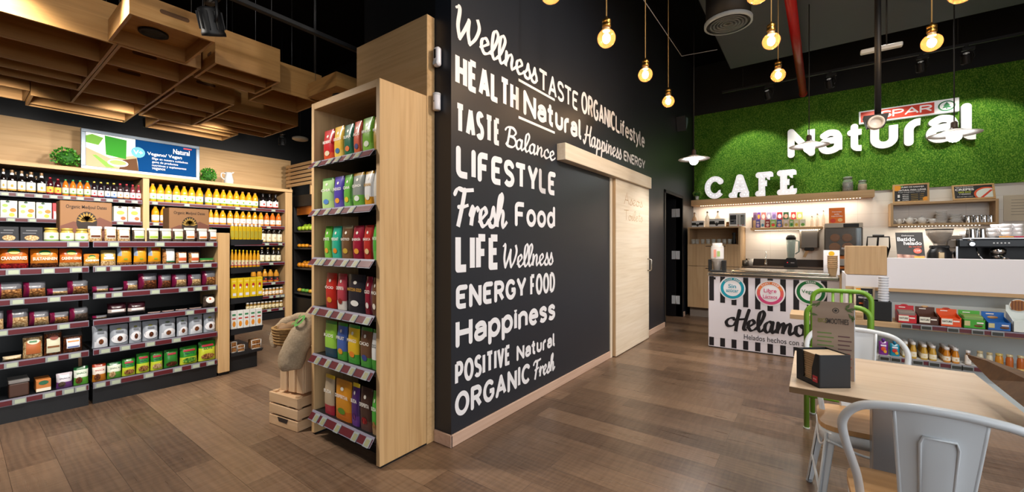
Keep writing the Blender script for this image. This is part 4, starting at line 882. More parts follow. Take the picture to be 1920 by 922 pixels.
goods('X', GF, G[1], [(-3, 55, 462, bigbag('a', '#b85a1c', '#c96a22', BERRY, 'CRANBERRIES'), 'large orange bag of dried cranberries with red fruit', 'bag'),
  (57, 111, 466, bigbag('b', '#c8701c', '#c87a2a', RAISIN, 'SULTANINEN'), 'large orange bag of sultanas beside the cranberries', 'bag'),
  (112, 156, 466, bigbag('c', '#a8481c', '#c86a24', ALMOND, 'CASHEW KERNE'), 'large rusty orange bag of cashews with white lettering', 'bag'),
  (158, 188, 476, bigbag('d', '#c87a2a', '#e0a040', ALMOND, 'CASHEW', '#ffffff'), 'small orange and white cashew bag after the large bags', 'bag'),
  (190, 219, 469, pouch('nut_bag', (.3, .75), (ALMOND, '#d8a83a', '#8a7a4a'), (('r', .15, .85, .42, .58, '#f1efe6'), ('o', .2, .8, .58, .78, '#f0e4b0'))), 'clear almond bag with yellow and white label', 'bag')], .09, g2)
YEL = pouch('nut_bag', lambda u, v: 0 if v < .16 else (2 if u < .2 and v > .5 else 1), (NUTS, '#e09a1c', '#8fa0b8'), (('r', .2, .8, .82, .92, '#b8342c'), ('r', .4, .65, .3, .38, '#8fae3a')), kind='pillow')
series('X', GF, G[1], ((221, 249), (252, 277), (279, 304)), YEL, 'bright yellow nut bag with silver edge,', 'from the almond bag', 'bag', (462, 463), g2, depth=.08)
ONUT = pouch('nut_bag', (.85,), (NUTS, '#2a2422'), (('r', .2, .85, .1, .78, '#efe0d0'), ('r', .2, .85, .22, .45, '#d8643a')))
goods('X', GF, G[1], [(306, 330, 465, pouch('nut_bag', (.9,), (NUTS, '#55524e'), (('r', .25, .95, .12, .95, '#f0efec'), ('r', .25, .95, .12, .2, '#3a7a4a'))), 'brown nut bag with plain white label on second shelf', 'bag')], .08, g2)
series('X', GF, G[1], ((331, 353), (355, 376)), ONUT, 'nut bag with cream and orange label,', 'from the plain white label', 'bag', (469, 470), g2)
goods('X', GF, G[1], [(377, 404, 484, pouch('nut_bag', (.55,), (ALMOND, '#2f7a3a'), kind='pillow'), 'low green and cream packet beside the oak end panel', 'packet')], .12, g2)
g3, g4, g5, g6 = 'clear bags on the third gondola shelf', 'clear bags on the fourth gondola shelf', 'goods on the fifth gondola shelf', 'goods on the lowest gondola shelf'
CL = [clear(NUTS), clear(DARKNUTS), clear(ALMOND), clear(SEEDS)]; FLAT = clear(ALMOND, fv=.4)
for i, (a, b, t, k) in enumerate(((-12, 43, 530, 0), (44, 87, 529, 0), (89, 129, 541, 2), (127, 167, 526, 0))): goods('X', GF, G[2], [(a, b, t, CL[k], ORD[i] + ' clear bag with purple band, third shelf, from the picture edge', 'bag')], .1, g3)
for i, (a, b, t, k) in enumerate(((174, 205, 537, 2), (206, 232, 540, 3), (233, 260, 527, 2), (261, 297, 513, 1), (298, 323, 515, 1), (324, 353, 514, 2), (354, 380, 514, 2), (381, 407, 508, 0))): goods('X', GF, G[2], [(a, b, t, CL[k], ORD[i] + ' clear bag with purple band, third shelf, from the bay division', 'bag')], .1, g3)
for i, (a, b, t, k) in enumerate(((-14, 7, 584, 2), (13, 54, 581, 2), (55, 93, 584, 2), (94, 130, 586, 0), (131, 167, 577, 3))): goods('X', GF, G[3], [(a, b, t, CL[k], ORD[i] + ' clear bag with purple band, fourth shelf, from the picture edge', 'bag')], .1, g4)
CHOC = pouch('chocolate_bag', (.35, .6), ('#2a2426', '#c9b8b0', '#33131c'), (('r', .15, .85, .4, .56, '#efeaea'),), kind='pillow')
goods('X', GF, G[3], [(174, 202, 592, clear(ALMOND, fv=.5), 'flat clear bag with purple end beside the dark chocolate bags', 'bag')], .1, g4)
series('X', GF, G[3], ((203, 239), (241, 275)), CHOC, 'dark wine and white chocolate bag on the fourth shelf,', 'from the bay division', 'bag', (569, 567), g4, depth=.1)
BAR = pouch('seed_bar', (.5,), ('#6a4a44', '#a08a84'), kind='pillow')
series('X', GF, G[3], ((278, 304), (305, 329), (330.5, 354), (356, 381)), BAR, 'flat dark seed bar lying on the fourth shelf,', 'from the chocolate bags', 'bar', (585, 577), g4, depth=.1)
goods('X', GF, G[3], [(382, 406, 553, pouch('seed_tub', (.9,), (SEEDS, '#2a2624'), (('o', .15, .9, .35, .85, '#eceae4'), ('o', .4, .6, .6, .78, '#d8643a')), kind='pillow'), 'dark bag with oval white label on the fourth shelf', 'bag')], .1, g4)
goods('X', GF, G[4], [(5, 41, 668, clear(ALMOND, '#c9b89a', '#c9b89a', .1), 'low tan packet lying alone on the fifth shelf', 'packet'),
  (43, 81, 630, pouch('cereal_bag', (.9,), (ALMOND, '#55504c'), (('r', .14, .9, .18, .72, '#b8683a'), ('o', .2, .84, .62, .86, '#e6dcc0'), ('r', .3, .7, .7, .78, '#3a7a4a'))), 'clear cereal bag with orange brown label', 'bag'),
  (83, 117, 622, pouch('cereal_bag', (.9,), (RAISIN, '#55504c'), (('r', .12, .9, .1, .72, '#dcd9bc'), ('r', .16, .86, .32, .4, '#8a5a34'), ('o', .3, .8, .64, .84, '#8a3a24'))), 'clear cereal bag with tall cream label', 'bag'),
  (119, 156, 629, pouch('cereal_bag', (.9,), (RAISIN, '#5a5350'), (('r', .15, .85, .25, .8, '#e4e6ee'), ('r', .2, .8, .62, .7, '#d8843a'), ('r', .2, .8, .3, .36, '#4a6ab0'))), 'brown bag with square white and blue label', 'bag')], .09, g5)
SIL = pouch('silver_pouch', (.97,), ('#a9afb8', '#8d939c'), (('r', .1, .95, .02, .3, '#e8e9ee'), ('o', .2, .95, .12, .5, '#eeeef2'), ('o', .36, .68, .16, .4, DARKNUTS), ('o', .32, .62, .78, .86, '#5a6a4a'), ('r', .28, .72, .66, .74, '#6d727a')))
SIL2 = pouch('silver_pouch', (.97,), ('#a3a9b2', '#8d939c'), (('o', .05, 1.0, .1, .56, '#f0f0f4'), ('o', .36, .66, .2, .46, RAISIN), ('o', .32, .62, .76, .84, '#8a8a3a'), ('r', .28, .72, .64, .72, '#6d727a')))
for i, (a, b, t) in enumerate(((174, 204, 611), (207, 242, 609), (243.5, 267, 604), (268.5, 298, 602), (300, 331, 597), (333, 354, 595), (355, 382, 590), (383.5, 406, 588))):
    goods('X', GF, G[4], [(a, b, t, SIL if i in (0, 4, 5, 6) else SIL2, ORD[i] + ' silver pouch with round window on the fifth shelf from the division', 'pouch')], .08, g5)
TUB = Proto('date_tub'); TUB.add('date_tub', MB().box((-.5, -.5, 0), (.5, .5, .8), mat('#4a3026', .3), .06, seg=2)); TUB.add('lid', MB().box((-.52, -.52, .8), (.52, .52, 1), mat('#8a8684', .12, .1), .05, seg=2))
TUB2 = Proto('date_tub'); TUB2.add('date_tub', MB().box((-.5, -.5, 0), (.5, .5, .9), mat('#2a2422', .25), .06, seg=2)); TUB2.add('sleeve', MB().box((-.52, -.54, .1), (.52, .54, .98), mat('#c47a3c', .5), .03)); q = MB(); q.disc((0, -.55, .75), .34, mat('#2f6a4a', .5), rz=.16); q.face([(-.5, -.545, .1), (.5, -.545, .1), (.5, -.545, .34), (-.5, -.545, .34)], mat('#efe6d0', .5)); TUB2.add('print', q)
goods('X', GF, G[5], [(15, 56, 712, TUB, 'clear tub of dark dates on the lowest gondola shelf', 'tub', .16), (67, 96, 711, TUB2, 'dark tub with orange cardboard sleeve on the lowest shelf', 'tub', .14)], group=g6)
def snack(top, mid, bot, pic, txtc, word_): return pouch('snack_bag', (.42, .86), (bot, mid, top), (('o', .08, .56, .08, .46, pic),), ((word_, .52, .66, .7, .1, txtc, .01),))
goods('X', GF, G[5], [(106, 137, 700, snack('#cfc4cc', '#d8d4dc', '#6a3a7a', SEEDS, '#3a2440', 'SNACK'), 'purple and white snack bag on the lowest shelf', 'bag'), (139, 167, 688, snack('#1f6a34', '#e8f0e0', '#5aa83a', DARKNUTS, '#2f7a3a', 'SNACK'), 'green snack bag with dark round picture on the lowest shelf', 'bag'),
  (174, 200, 683, snack('#a83a1c', '#f0e4d8', '#c87a24', DARKNUTS, '#b8342c', 'SNACK'), 'orange snack bag with red top on the lowest shelf', 'bag'), (202, 229, 680, snack('#1f6a34', '#e6ecd8', '#5aa03a', ALMOND, '#2f5a3a', 'SNACK'), 'pale green snack bag after the orange one', 'bag')], .08, g6)
def gnut(yel, pic, v): return pouch('nut_bag', (yel, .97), ('#c8d23a', '#2f8a2a', '#1f6a24'), (('o', .1, .9, .08, .38, pic), ('r', .16, .84, .74, .84, '#b02a3a')), (('NUTS', .5, .63, .5, .09, '#123a5a', .02),))
for i, (a, b, t, p_) in enumerate(((230, 255, 673, gnut(.5, NUTS, 0)), (257, 282, 663, gnut(.5, NUTS, 0)), (283.5, 307, 661, gnut(.52, ALMOND, 0)), (309, 336, 656, pouch('nut_bag', (.97,), ('#2c7a2c', '#1f5a24'), (('o', .1, .9, .06, .34, RAISIN), ('r', .2, .8, .72, .82, '#a82a3a')))), (339, 372, 650, gnut(.42, GREENS, 0)), (374, 406, 640, gnut(.66, NUTS, 0)))):
    goods('X', GF, G[5], [(a, b, t, p_, ORD[i] + ' glossy green nut bag on the lowest shelf counted from the pale one', 'bag')], .08, g6)
# -------- end cap trays beside the end panel
EX = -4.80; e0, e1 = at(432, 0, X=EX)[1] + .004, at(494, 0, X=EX)[1]
ec = root('end_cap_shelving', 'black end cap stand with four trays and a plinth beyond the oak panel', 'shelving')
MB().box((-5.5, e0, .0), (-5.46, e1 - .04, 1.36), STEELBLK).build('back_panel', ec); MB().box((-5.46, e0, 0), (EX - .03, e1 - .05, .17), mat('#1a1b1d', .5), .004).build('plinth', ec)
TR = [at(460, y, X=EX)[2] for y in (449, 501, 557, 614, 658)]
for i, z in enumerate(TR):
    k = .06 if i < 4 else .035
    MB().prism([(e0, z - k), (e1 - .015, z - k + .01), (e1, z), (e0, z)], lambda y, q, t: (t, y, q), -5.46, EX, mat('#202124', .45)).build('tray', ec)
def span(a, b, n, gap=.4): return [(a + (b - a) * i / n, a + (b - a) * (i + 1) / n - gap) for i in range(n)]
PASTA = Proto('pasta_pack'); PASTA.add('pasta_pack', MB().box((-.5, -.5, 0), (.5, .5, .84), mat('#d8b41c', .3), .1, seg=2)); PASTA.add('label', MB().box((-.52, -.52, .1), (.3, -.4, .55), mat('#b8a83a', .4))); PASTA.add('cap', MB().lathe([(.3, .84), (.34, .97), (.2, 1.0)], mat('#f2f0ea', .4), n=10))
series('X', EX - .01, TR[0], span(433, 492, 8), PASTA, 'yellow pack with white cap on the top tray,', 'from the oak panel', 'pack', (419, 421), 'yellow packs on the top tray', depth=.05)
YB = bottle('#e0a21c', '#d8c8a0', '#b83a5a', '#f0d81c', 'pet', lab=(.1, .42))
series('X', EX - .01, TR[1], span(433, 489, 8), YB, 'yellow squeezy bottle on the second tray,', 'from the oak panel', 'bottle', (468, 470), 'yellow bottles on the second tray', 'squeezy_bottle')
YC = carton('drink_carton', '#e8c41c', (('o', .3, .75, .52, .72, '#b8342c'), ('o', .35, .6, .46, .58, '#f6f2ea'), ('r', .3, .85, .1, .24, '#e8e8f0'), ('r', .2, .8, .8, .88, '#f0d860')))
series('X', EX - .01, TR[2], span(433, 493, 5), YC, 'yellow carton with red berries on the third tray,', 'from the oak panel', 'carton', (522, 519), 'yellow cartons on the third tray', depth=.08)
WC = carton('drink_carton', '#ecebe6', (('o', .25, .8, .1, .42, '#e8942c'), ('r', .2, .8, .52, .6, '#b8342c'), ('r', .2, .8, .72, .82, '#3a8a5a')))
series('X', EX - .01, TR[3], span(433, 492, 5), WC, 'white carton with orange print on the fourth tray,', 'from the oak panel', 'carton', (583, 578), 'white cartons on the fourth tray', depth=.08)
EGG = Proto('egg_pack'); EGG.add('egg_pack', MB().box((-.46, -.5, 0), (.46, .5, .94), NUTS, .05)); q = MB()
for z in (.03, .5, .95): q.tube([(-.48, -.5, z), (.48, -.5, z)], .04, mat('#d8d4cc', .3), n=6)
for x in (-.48, .48): q.tube([(x, -.5, .03), (x, -.5, .95)], .04, mat('#d8d4cc', .3), n=6)
EGG.add('band', q)
goods('X', EX - .02, TR[4], [(433, 444, 640, EGG, 'clear pack of brown rusks against the oak panel', 'pack', .1), (445, 459, 646, EGG, 'low clear pack of brown rusks on the plinth', 'pack', .1), (471, 490, 636, EGG, 'tall clear pack of brown rusks at the plinth end', 'pack', .1)], group='rusk packs on the plinth')
# -------- fruit fridge and slatted panel at the end of the aisle
QY = 3.72; fx0, fx1 = at(549, 0, Y=QY)[0], at(597, 0, Y=QY)[0]
rf = root('fruit_fridge', 'black open fruit and vegetable fridge at the end of the aisle', 'fridge')
MB().box((fx0, QY + .6, 0), (fx1, QY + .66, 2.2), BLACK).build('back_panel', rf); MB().box((fx0, QY, 0), (fx0 + .04, QY + .6, 2.2), BLACK).build('side_panel', rf); MB().box((fx1 - .04, QY, 0), (fx1, QY + .6, 2.2), BLACK).build('side_panel', rf)
MB().box((fx0 + .04, QY, 2.0), (fx1 - .04, QY + .6, 2.2), BLACK).build('canopy', rf); MB().box((fx0 + .04, QY - .02, 0), (fx1 - .04, QY + .6, .35), BLACK, .01).build('base', rf)
MB().box((fx0 + .05, QY + .05, at(565, 402, Y=QY)[2]), (fx1 - .05, QY + .06, at(565, 374, Y=QY)[2]), MELON).build('fruit_poster', rf)
ZF = [at(565, y, Y=QY)[2] for y in (432, 464, 502, 549)]
for z in ZF: MB().box((fx0 + .04, QY, z - .03), (fx1 - .04, QY + .55, z - .005), mat('#3a3c3e', .4)).build('fridge_shelf', rf)
random.seed(3)
def fruit(z, x, y, r, col, label, name, ct, sc=(1, 1, 1)):
    t = MB().ball((0, 0, r * sc[2]), r, mat(col, .4), sc, 12, 8).build(name, None, (x, y, z)); tag(t, label, ct, 'fruit and vegetables in the fridge'); MB().tube([(0, 0, r * sc[2] * 1.9), (.004, 0, r * sc[2] * 2.08)], .004, mat('#4a3a1c', .7), n=5).build('stem', t)
n = 6
for i in range(n):
    x = fx0 + .12 + (fx1 - fx0 - .24) * i / (n - 1)
    fruit(ZF[0], x, QY + .07, .042, '#a9c832', ORD[i] + ' green apple in the front row of the fridge top shelf', 'apple', 'apple')
    fruit(ZF[0], x + .02, QY + .17, .05, '#9cc02a', ORD[i] + ' green apple in the back row of the fridge top shelf', 'apple', 'apple', (1, 1, 1.3))
    fruit(ZF[1], x, QY + .07, .043, '#e89a1c' if i < 3 else '#a86a3a', ORD[i] + (' orange' if i < 3 else ' brown root') + ' on the second fridge shelf from the oak post', 'orange' if i < 3 else 'root_vegetable', 'orange' if i < 3 else 'root vegetable', (1, 1, .8 if i < 3 else .6))
    fruit(ZF[2], x, QY + .07, .045, '#e8921c', ORD[i] + ' orange in the front row of the third fridge shelf', 'orange', 'orange'); fruit(ZF[2], x, QY + .17, .05, '#ee9c22', ORD[i] + ' orange in the back row of the third fridge shelf', 'orange', 'orange', (1, 1, 1.2))
    fruit(ZF[3], x, QY + .07, .045, '#6aa83a' if i % 3 else '#d8a83a', ORD[i] + ' courgette or squash on the lowest fridge shelf from the post', 'squash', 'vegetable', (1.1, 1, .8))
a, b = at(536, 352, Y=QY - .04), at(590, 297, Y=QY - .04)
m = MB()
for k in range(6): z = a.z + (b.z - a.z) * k / 6; m.box((a.x, QY - .04, z), (b.x, QY - .02, z + (b.z - a.z) / 6 * .72), OAK[0])
for x in (a.x + .04, b.x - .06): m.box((x, QY - .02, a.z), (x + .04, QY + .0, b.z), OAK[2])
tag(m.box((a.x + .1, QY - .02, 2.19), (a.x + .14, QY + .0, a.z), OAK[2]).box((b.x - .2, QY - .02, 2.19), (b.x - .16, QY + .0, a.z), OAK[2]).build('slat_panel'), 'oak slatted panel above the fruit fridge', 'panel')
# ------------------------------------------------------------------ tall display unit at the wall corner
TY0, TY1, TX0, TX1, TH = 1.477, 1.84, -2.811, -2.041, 2.292
tu = root('display_unit', 'tall narrow oak display unit with six shelves of superfood pouches', 'display unit')
MB().box((TX0, TY0, .012), (TX0 + .034, TY1, TH), OAK[2], .002).build('side_panel', tu); MB().box((TX1 - .034, TY0, .012), (TX1, TY1, TH), OAK[2], .002).build('side_panel', tu)
MB().box((TX0 + .034, TY0, TH - .045), (TX1 - .034, TY1, TH), OAK[0], .002).build('top_panel', tu); MB().box((TX0 + .034, TY1 - .02, .1), (TX1 - .034, TY1, TH - .045), mat('#2a2017', .6)).build('back_panel', tu)
kp = MB().box((TX0 + .034, TY0 + .1, 0), (TX1 - .034, TY0 + .115, .14), BLACK)
for i in range(18): kp.disc((TX0 + .2 + .03 * i, TY0 + .098, .05), .005, mat('#55504a', .6), n=8)
kp.build('kick_plate', tu)
MB().box((TX0 + .004, TY0 + .01, 0), (TX0 + .03, TY1, .012), BLACK).box((TX1 - .03, TY0 + .01, 0), (TX1 - .004, TY1, .012), BLACK).build('foot_strip', tu)
LIPY = TY0 - .004
TZS = [at(600, y, Y=LIPY)[2] for y in (303, 393, 484, 576, 666, 774)]
for i, z in enumerate(TZS):
    shelf(tu, 'Y', LIPY, TX0 + (.036 if i < 3 else .036), TX1 - .036, z, .30, ((603, 627, 641, 661, 679, 704), (602, 622, 645, 668, 704), (604, 613, 632, 655, 675, 701), (600, 626, 647, 672, 697), (604, 623, 645, 668, 694), (601, 614, 641, 674, 697))[i], slant=.75)
TF = TY0 + .012
def sup(top, mid, low, word_='', art=None, col='#f4efe4', cut=(.28, .9)):
    pt = [('o', .4, .6, .74, .83, '#e9e2d4')] if not art or art != 'plain' else []
    if art and art != 'plain': pt.append(('o', .28, .74, .16, .32, art))
    tx = ((word_, .5, .6, .78, .09, col, .02),) if word_ else ()
    return pouch('superfood_pouch', cut, (low, mid, top), tuple(pt), tx)
P_ = [
 [(603.5, 622.5, 243, sup('#b81f22', '#c4262a', '#d8502a', 'REDBERRY', '#e8d2b0'), 'red'), (623.5, 641, 236, sup('#e0b03a', '#e3b53f', '#e6c25a', 'GOLDEN', '#3a6a9a'), 'yellow'), (642, 659.5, 232, sup('#1f5a44', '#23644a', '#2a6a4a', 'SUPER', '#e0763a'), 'dark green'),
  (660.5, 675, 226, sup('#c8503a', '#cc5a40', '#c8603a', 'ACAI', '#4a4a7a'), 'coral'), (676, 697, 219, sup('#6aa02a', '#78ae34', '#8abf4a', 'HIMALAYA', '#e6ead0'), 'lime green'), (698, 709, 217, sup('#b8933a', '#c09a44', '#b08a3a', 'MACA', 'plain'), 'gold')],
 [(600, 622, 333, sup('#4a8a3a', '#a8cf8a', '#b8d88a', 'CHIA', '#5a8ac8'), 'pale green'), (623, 641, 330, sup('#4a3a9a', '#5444a4', '#6a58b0', 'INDIGO', '#e8a23a'), 'violet'), (642, 657, 327, sup('#5aa03a', '#68b044', '#7abf5a', 'CANA', '#e8c23a'), 'bright green'),
  (658, 679, 323, sup('#d0a02a', '#8f938c', '#6fae44', 'QUINOA', '#e8ece0', cut=(.32, .88)), 'grey and yellow'), (680.5, 697, 320, sup('#e0a82a', '#e8e6e2', '#e09a2a', 'BANANA', '#ece4d0', '#b88a2a'), 'white and yellow'), (698.5, 709, 317, sup('#c9c4bc', '#d8d4cc', '#b8b0a4', '', 'plain'), 'clear')],
 [(605.5, 618.5, 424, sup('#4a9a2a', '#64b03a', '#7abf4a', 'MATE', '#e8a23a'), 'grass green'), (619.5, 636, 424, sup('#23a083', '#2aa88a', '#3ab094', 'VERDANT', '#e08a2a'), 'teal'), (637, 657, 423, sup('#9a8a6a', '#6a4a30', '#7a5636', 'EXÓTICO', '#c8a23a'), 'brown'),
  (658, 678, 423, sup('#a02038', '#9a1c34', '#8a1a30', 'ENERGÍA', '#e8a23a'), 'crimson'), (679, 696, 422, sup('#b02a24', '#b83028', '#a82c24', 'BÁSICA', '#e8c88a'), 'scarlet'), (697, 708, 420, sup('#4aa03a', '#55ae44', '#6aba54', 'NATURE', 'plain'), 'leaf green')],
 [(607.5, 627, 512, sup('#b0241c', '#b82a20', '#a8241c', 'ÓCIO', '#d8922a'), 'bright red'), (629, 646, 513, sup('#9a2430', '#b0404a', '#e8ddd0', 'DESPERTA', '#8a2a20'), 'rose red'), (648, 681, 515, sup('#26242a', '#2a282e', '#232228', 'MATCHA GOLD', '#f0ece4', '#c8963a'), 'black matcha'),
  (682, 694, 519, sup('#7a1a2c', '#8a2032', '#7a1a2a', 'COCO', '#e8ddd4'), 'maroon'), (695, 707, 521, sup('#5a3a26', '#6a4630', '#5a3a28', 'MACA', '#e8dccc'), 'chocolate brown')],
 [(605.5, 627, 602, sup('#4a8a3a', '#9ad04a', '#2a4a5a', 'KIDS', 'plain'), 'light green'), (628.5, 647, 606, sup('#3a8a2a', '#4a64a8', '#4a9a3a', 'FRUIT', '#e09a2a'), 'blue and green'), (648.5, 670, 610, sup('#3a8a34', '#e0b82a', '#4aa03a', 'MANGO', '#e8862a'), 'yellow and green'),
  (672, 693.5, 615, sup('#3a7a2a', '#6a4a34', '#4a9a3a', 'CACAO', '#3a4a8a'), 'brown and green'), (694.5, 706, 619, sup('#4a9a34', '#e8e8e4', '#4a9a3a', 'COCO', 'plain', '#3a3a3a'), 'white and green')],
 [(605.5, 623, 704, sup('#d8b02a', '#b8a488', '#a8283a', 'BUDA', 'plain'), 'beige with yellow top'), (625, 655, 714, sup('#c8842a', '#d08a24', '#c86a1c', 'DESPERTAR', '#5a8a2a'), 'orange'), (656.5, 670, 720, sup('#e0c02a', '#4a2a6a', '#6a3a8a', 'BUDA', BERRYMIX), 'purple'),
  (671.5, 694, 728, sup('#3a2620', '#3f2a24', '#5a3a34', 'DESPERTA', BERRY), 'dark brown'), (695, 706, 735, sup('#4aa03a', '#4aa83c', '#a8845a', 'BUDA', NUTS), 'emerald green')]]
lev = ('top', 'second', 'third', 'fourth', 'fifth', 'lowest')
for i, rowp in enumerate(P_):
    for (a, b, t, p, col) in rowp: goods('Y', TF, TZS[i], [(a, b, t, p, col + ' superfood pouch on the ' + lev[i] + ' shelf of the tall oak unit', 'pouch')], .042, 'superfood pouches in the tall unit')
# crates, basket and sacks beside it
def crate_box(label, c, w_, d_, h_, rz, up=False, name='wooden_crate'):
    t = root(name, label, 'crate', c, rz); T = .016; n = 3
    if not up:
        for x in (-w_ / 2 + T, w_ / 2 - T * 3):
            for y in (-d_ / 2 + T, d_ / 2 - T * 3): MB().box((x, y, .004), (x + 2 * T, y + 2 * T, h_ - .004), PINE[2], .002).build('corner_post', t)
        for k in range(n):
            z0 = h_ * k / n + .002; z1 = h_ * (k + 1) / n - h_ * .05
            for y in (-d_ / 2, d_ / 2 - T):
                if k == 1 or True: MB().box((-w_ / 2, y, z0), (w_ / 2, y + T, z1), PINE[0], .002).build('side_slat', t)
            for x in (-w_ / 2, w_ / 2 - T): MB().box((x, -d_ / 2 + T, z0), (x + T, d_ / 2 - T, z1), PINE[1], .002).build('side_slat', t)
        MB().box((-w_ / 2 + T, -d_ / 2 + T, h_ - .03), (w_ / 2 - T, d_ / 2 - T, h_ - .018), PINE[1]).build('base_board', t)
        MB().prism([(-.06, 0), (.06, 0), (.045, -.03), (-.045, -.03)], lambda a, b, k: (a, k, h_ * .33 + b - .012), -d_ / 2 - .001, -d_ / 2 - .003, mat('#2a1d12', .9)).build('hand_hole', t)
    else:
        for x in (-w_ / 2, -w_ / 2 + w_ * .36, -w_ / 2 + w_ * .7):
            MB().box((x, -d_ / 2, 0), (x + w_ * .28, -d_ / 2 + T, h_), PINE[2], .003).build('side_slat', t)
        for y in (-d_ / 2 + T, -d_ / 2 + d_ * .38, -d_ / 2 + d_ * .7):
            MB().box((w_ / 2 - T, y, 0), (w_ / 2, y + d_ * .26, h_), PINE[2], .003).build('side_slat', t); MB().box((-w_ / 2, y, 0), (-w_ / 2 + T, y + d_ * .26, h_), PINE[2], .003).build('side_slat', t)
        MB().box((-w_ / 2 + T, -d_ / 2 + T, h_ - .02), (w_ / 2 - T, d_ / 2 - T, h_ - .002), PINE[0]).build('end_board', t)
        MB().box((-w_ / 2 + T, -d_ / 2 + T, 0.002), (w_ / 2 - T, d_ / 2 - T, .02), PINE[0]).build('end_board', t)
    return t
CX0, CY0 = -3.098, 1.63
crate_box('lower pine slatted crate lying on the floor beside the tall oak unit', (CX0, CY0, 0), .33, .46, .245, R(8))
crate_box('upper pine crate standing on end under the sacks', (-3.075, 1.578, .246), .235, .26, .32, R(14), True)
bk = root('basket', 'round woven basket on the upper crate, half covered by sacking', 'basket', (-3.19, 1.50, .568))
m = MB().lathe([(.085, 0), (.095, .03), (.105, .08), (.11, .13), (.095, .128), (.085, .05), (0, .02)], WICKER, n=24, cap=False)
for k in range(6): m.tube([((.094 + .003 * k) * math.cos(R(20 * i)), (.094 + .003 * k) * math.sin(R(20 * i)), .018 + .021 * k) for i in range(18)], .008, WICKER, n=6, closed=True)
m.build('body', bk)
def cloth(name, label, path, wid, fold, parent=None, nw=18, logo=False):
    """sackcloth draped along a path of points"""
    pts = [V(p) for p in path]; P = []
    for i in range(len(pts) - 1):
        for k in range(6): P.append(pts[i].lerp(pts[i + 1], k / 6))
    P.append(pts[-1]); m = MB(); rows = []
    for i, p in enumerate(P):
        d = (P[min(i + 1, len(P) - 1)] - P[max(i - 1, 0)]).normalized(); s = V(wid).normalized(); L = V(wid).length; nn = s.cross(d).normalized()
        rows.append([m.bm.verts.new(p + s * L * (j / nw - .5) + nn * (fold * (math.sin(j * 1.3 + i * .35) + .5 * math.sin(j * 2.7 - i * .2)))) for j in range(nw + 1)])
    for i in range(len(rows) - 1):
        for j in range(nw):
            f = m.bm.faces.new((rows[i][j], rows[i][j + 1], rows[i + 1][j + 1], rows[i + 1][j])); f.material_index = m.mi(BURLAP); f.smooth = True
    o = m.build(name); sub = o.modifiers.new('smooth', 'SUBSURF'); sub.levels = 1; sub.render_levels = 1; so = o.modifiers.new('thick', 'SOLIDIFY'); so.thickness = .008
    tag(o, label, 'sack'); return o
def sack(name, label, chain, group=None):
    P_ = cat3([p for p, r in chain], 4); r_ = [q.x for q in cat3([(r, 0, 0) for p, r in chain], 4)]
    m = MB(); m.tube(P_, .1, BURLAP, n=24, radii=[max(.004, q) for q in r_])
    for v in m.bm.verts: v.co += V((math.sin(v.co.z * 60 + v.co.y * 40), math.cos(v.co.x * 55), math.sin(v.co.y * 50 + v.co.x * 30))) * .004 + V((0, math.sin(v.co.x * 95 + v.co.z * 25), 0)) * .004
    o = m.build(name); s = o.modifiers.new('smooth', 'SUBSURF'); s.levels = 1; s.render_levels = 1; tag(o, label, 'sack'); return o
sk = sack('burlap_sack', 'large burlap sack printed in green slumped over the upper crate', [((-2.925, 1.76, .87), .01), ((-2.925, 1.75, .87), .06), ((-2.93, 1.66, .83), .088), ((-2.93, 1.56, .755), .092), ((-2.935, 1.475, .66), .09), ((-2.94, 1.425, .575), .088), ((-2.945, 1.405, .50), .086), ((-2.945, 1.405, .455), .074), ((-2.945, 1.405, .445), .05), ((-2.945, 1.405, .444), .01)])
gi = mat('#4f8f3a', .8); m = MB()
q = lambda a, b, o: V((-2.925 + a, 1.475 + (b - .66) * .95 - .068 + a * a * 5 - o, b + .055))
for x0_, l in ((-.075, 'G'), (-.01, 'O')): word(m, l, x0_, x0_ + .06, .69, .76, q, gi, .03, 'round', .2)
m.build('print', sk)
sack('burlap_sack', 'thin burlap sack rolled round the far rim of the basket', [((-3.06, 1.68, .75), .01), ((-3.07, 1.68, .75), .035), ((-3.16, 1.66, .745), .042), ((-3.255, 1.60, .735), .042), ((-3.32, 1.53, .70), .04), ((-3.335, 1.48, .64), .037), ((-3.32, 1.455, .57), .03), ((-3.315, 1.445, .53), .01)])
for i, (x, y, z) in enumerate(((-3.21, 1.47, .69), (-3.17, 1.53, .70), (-3.14, 1.47, .69))):
    o = MB().ball((0, 0, 0), .042, mat('#8a6a48', .7), (1.5, .9, .8)).build('bread_roll', None, (x, y, z), .6 * i); tag(o, ('first', 'second', 'third')[i] + ' brown roll lying in the woven basket from the aisle', 'roll', 'rolls in the basket'); MB().ball((0, 0, .03), .012, mat('#a4835c', .8), (2.4, .5, .4)).build('crust_split', o)
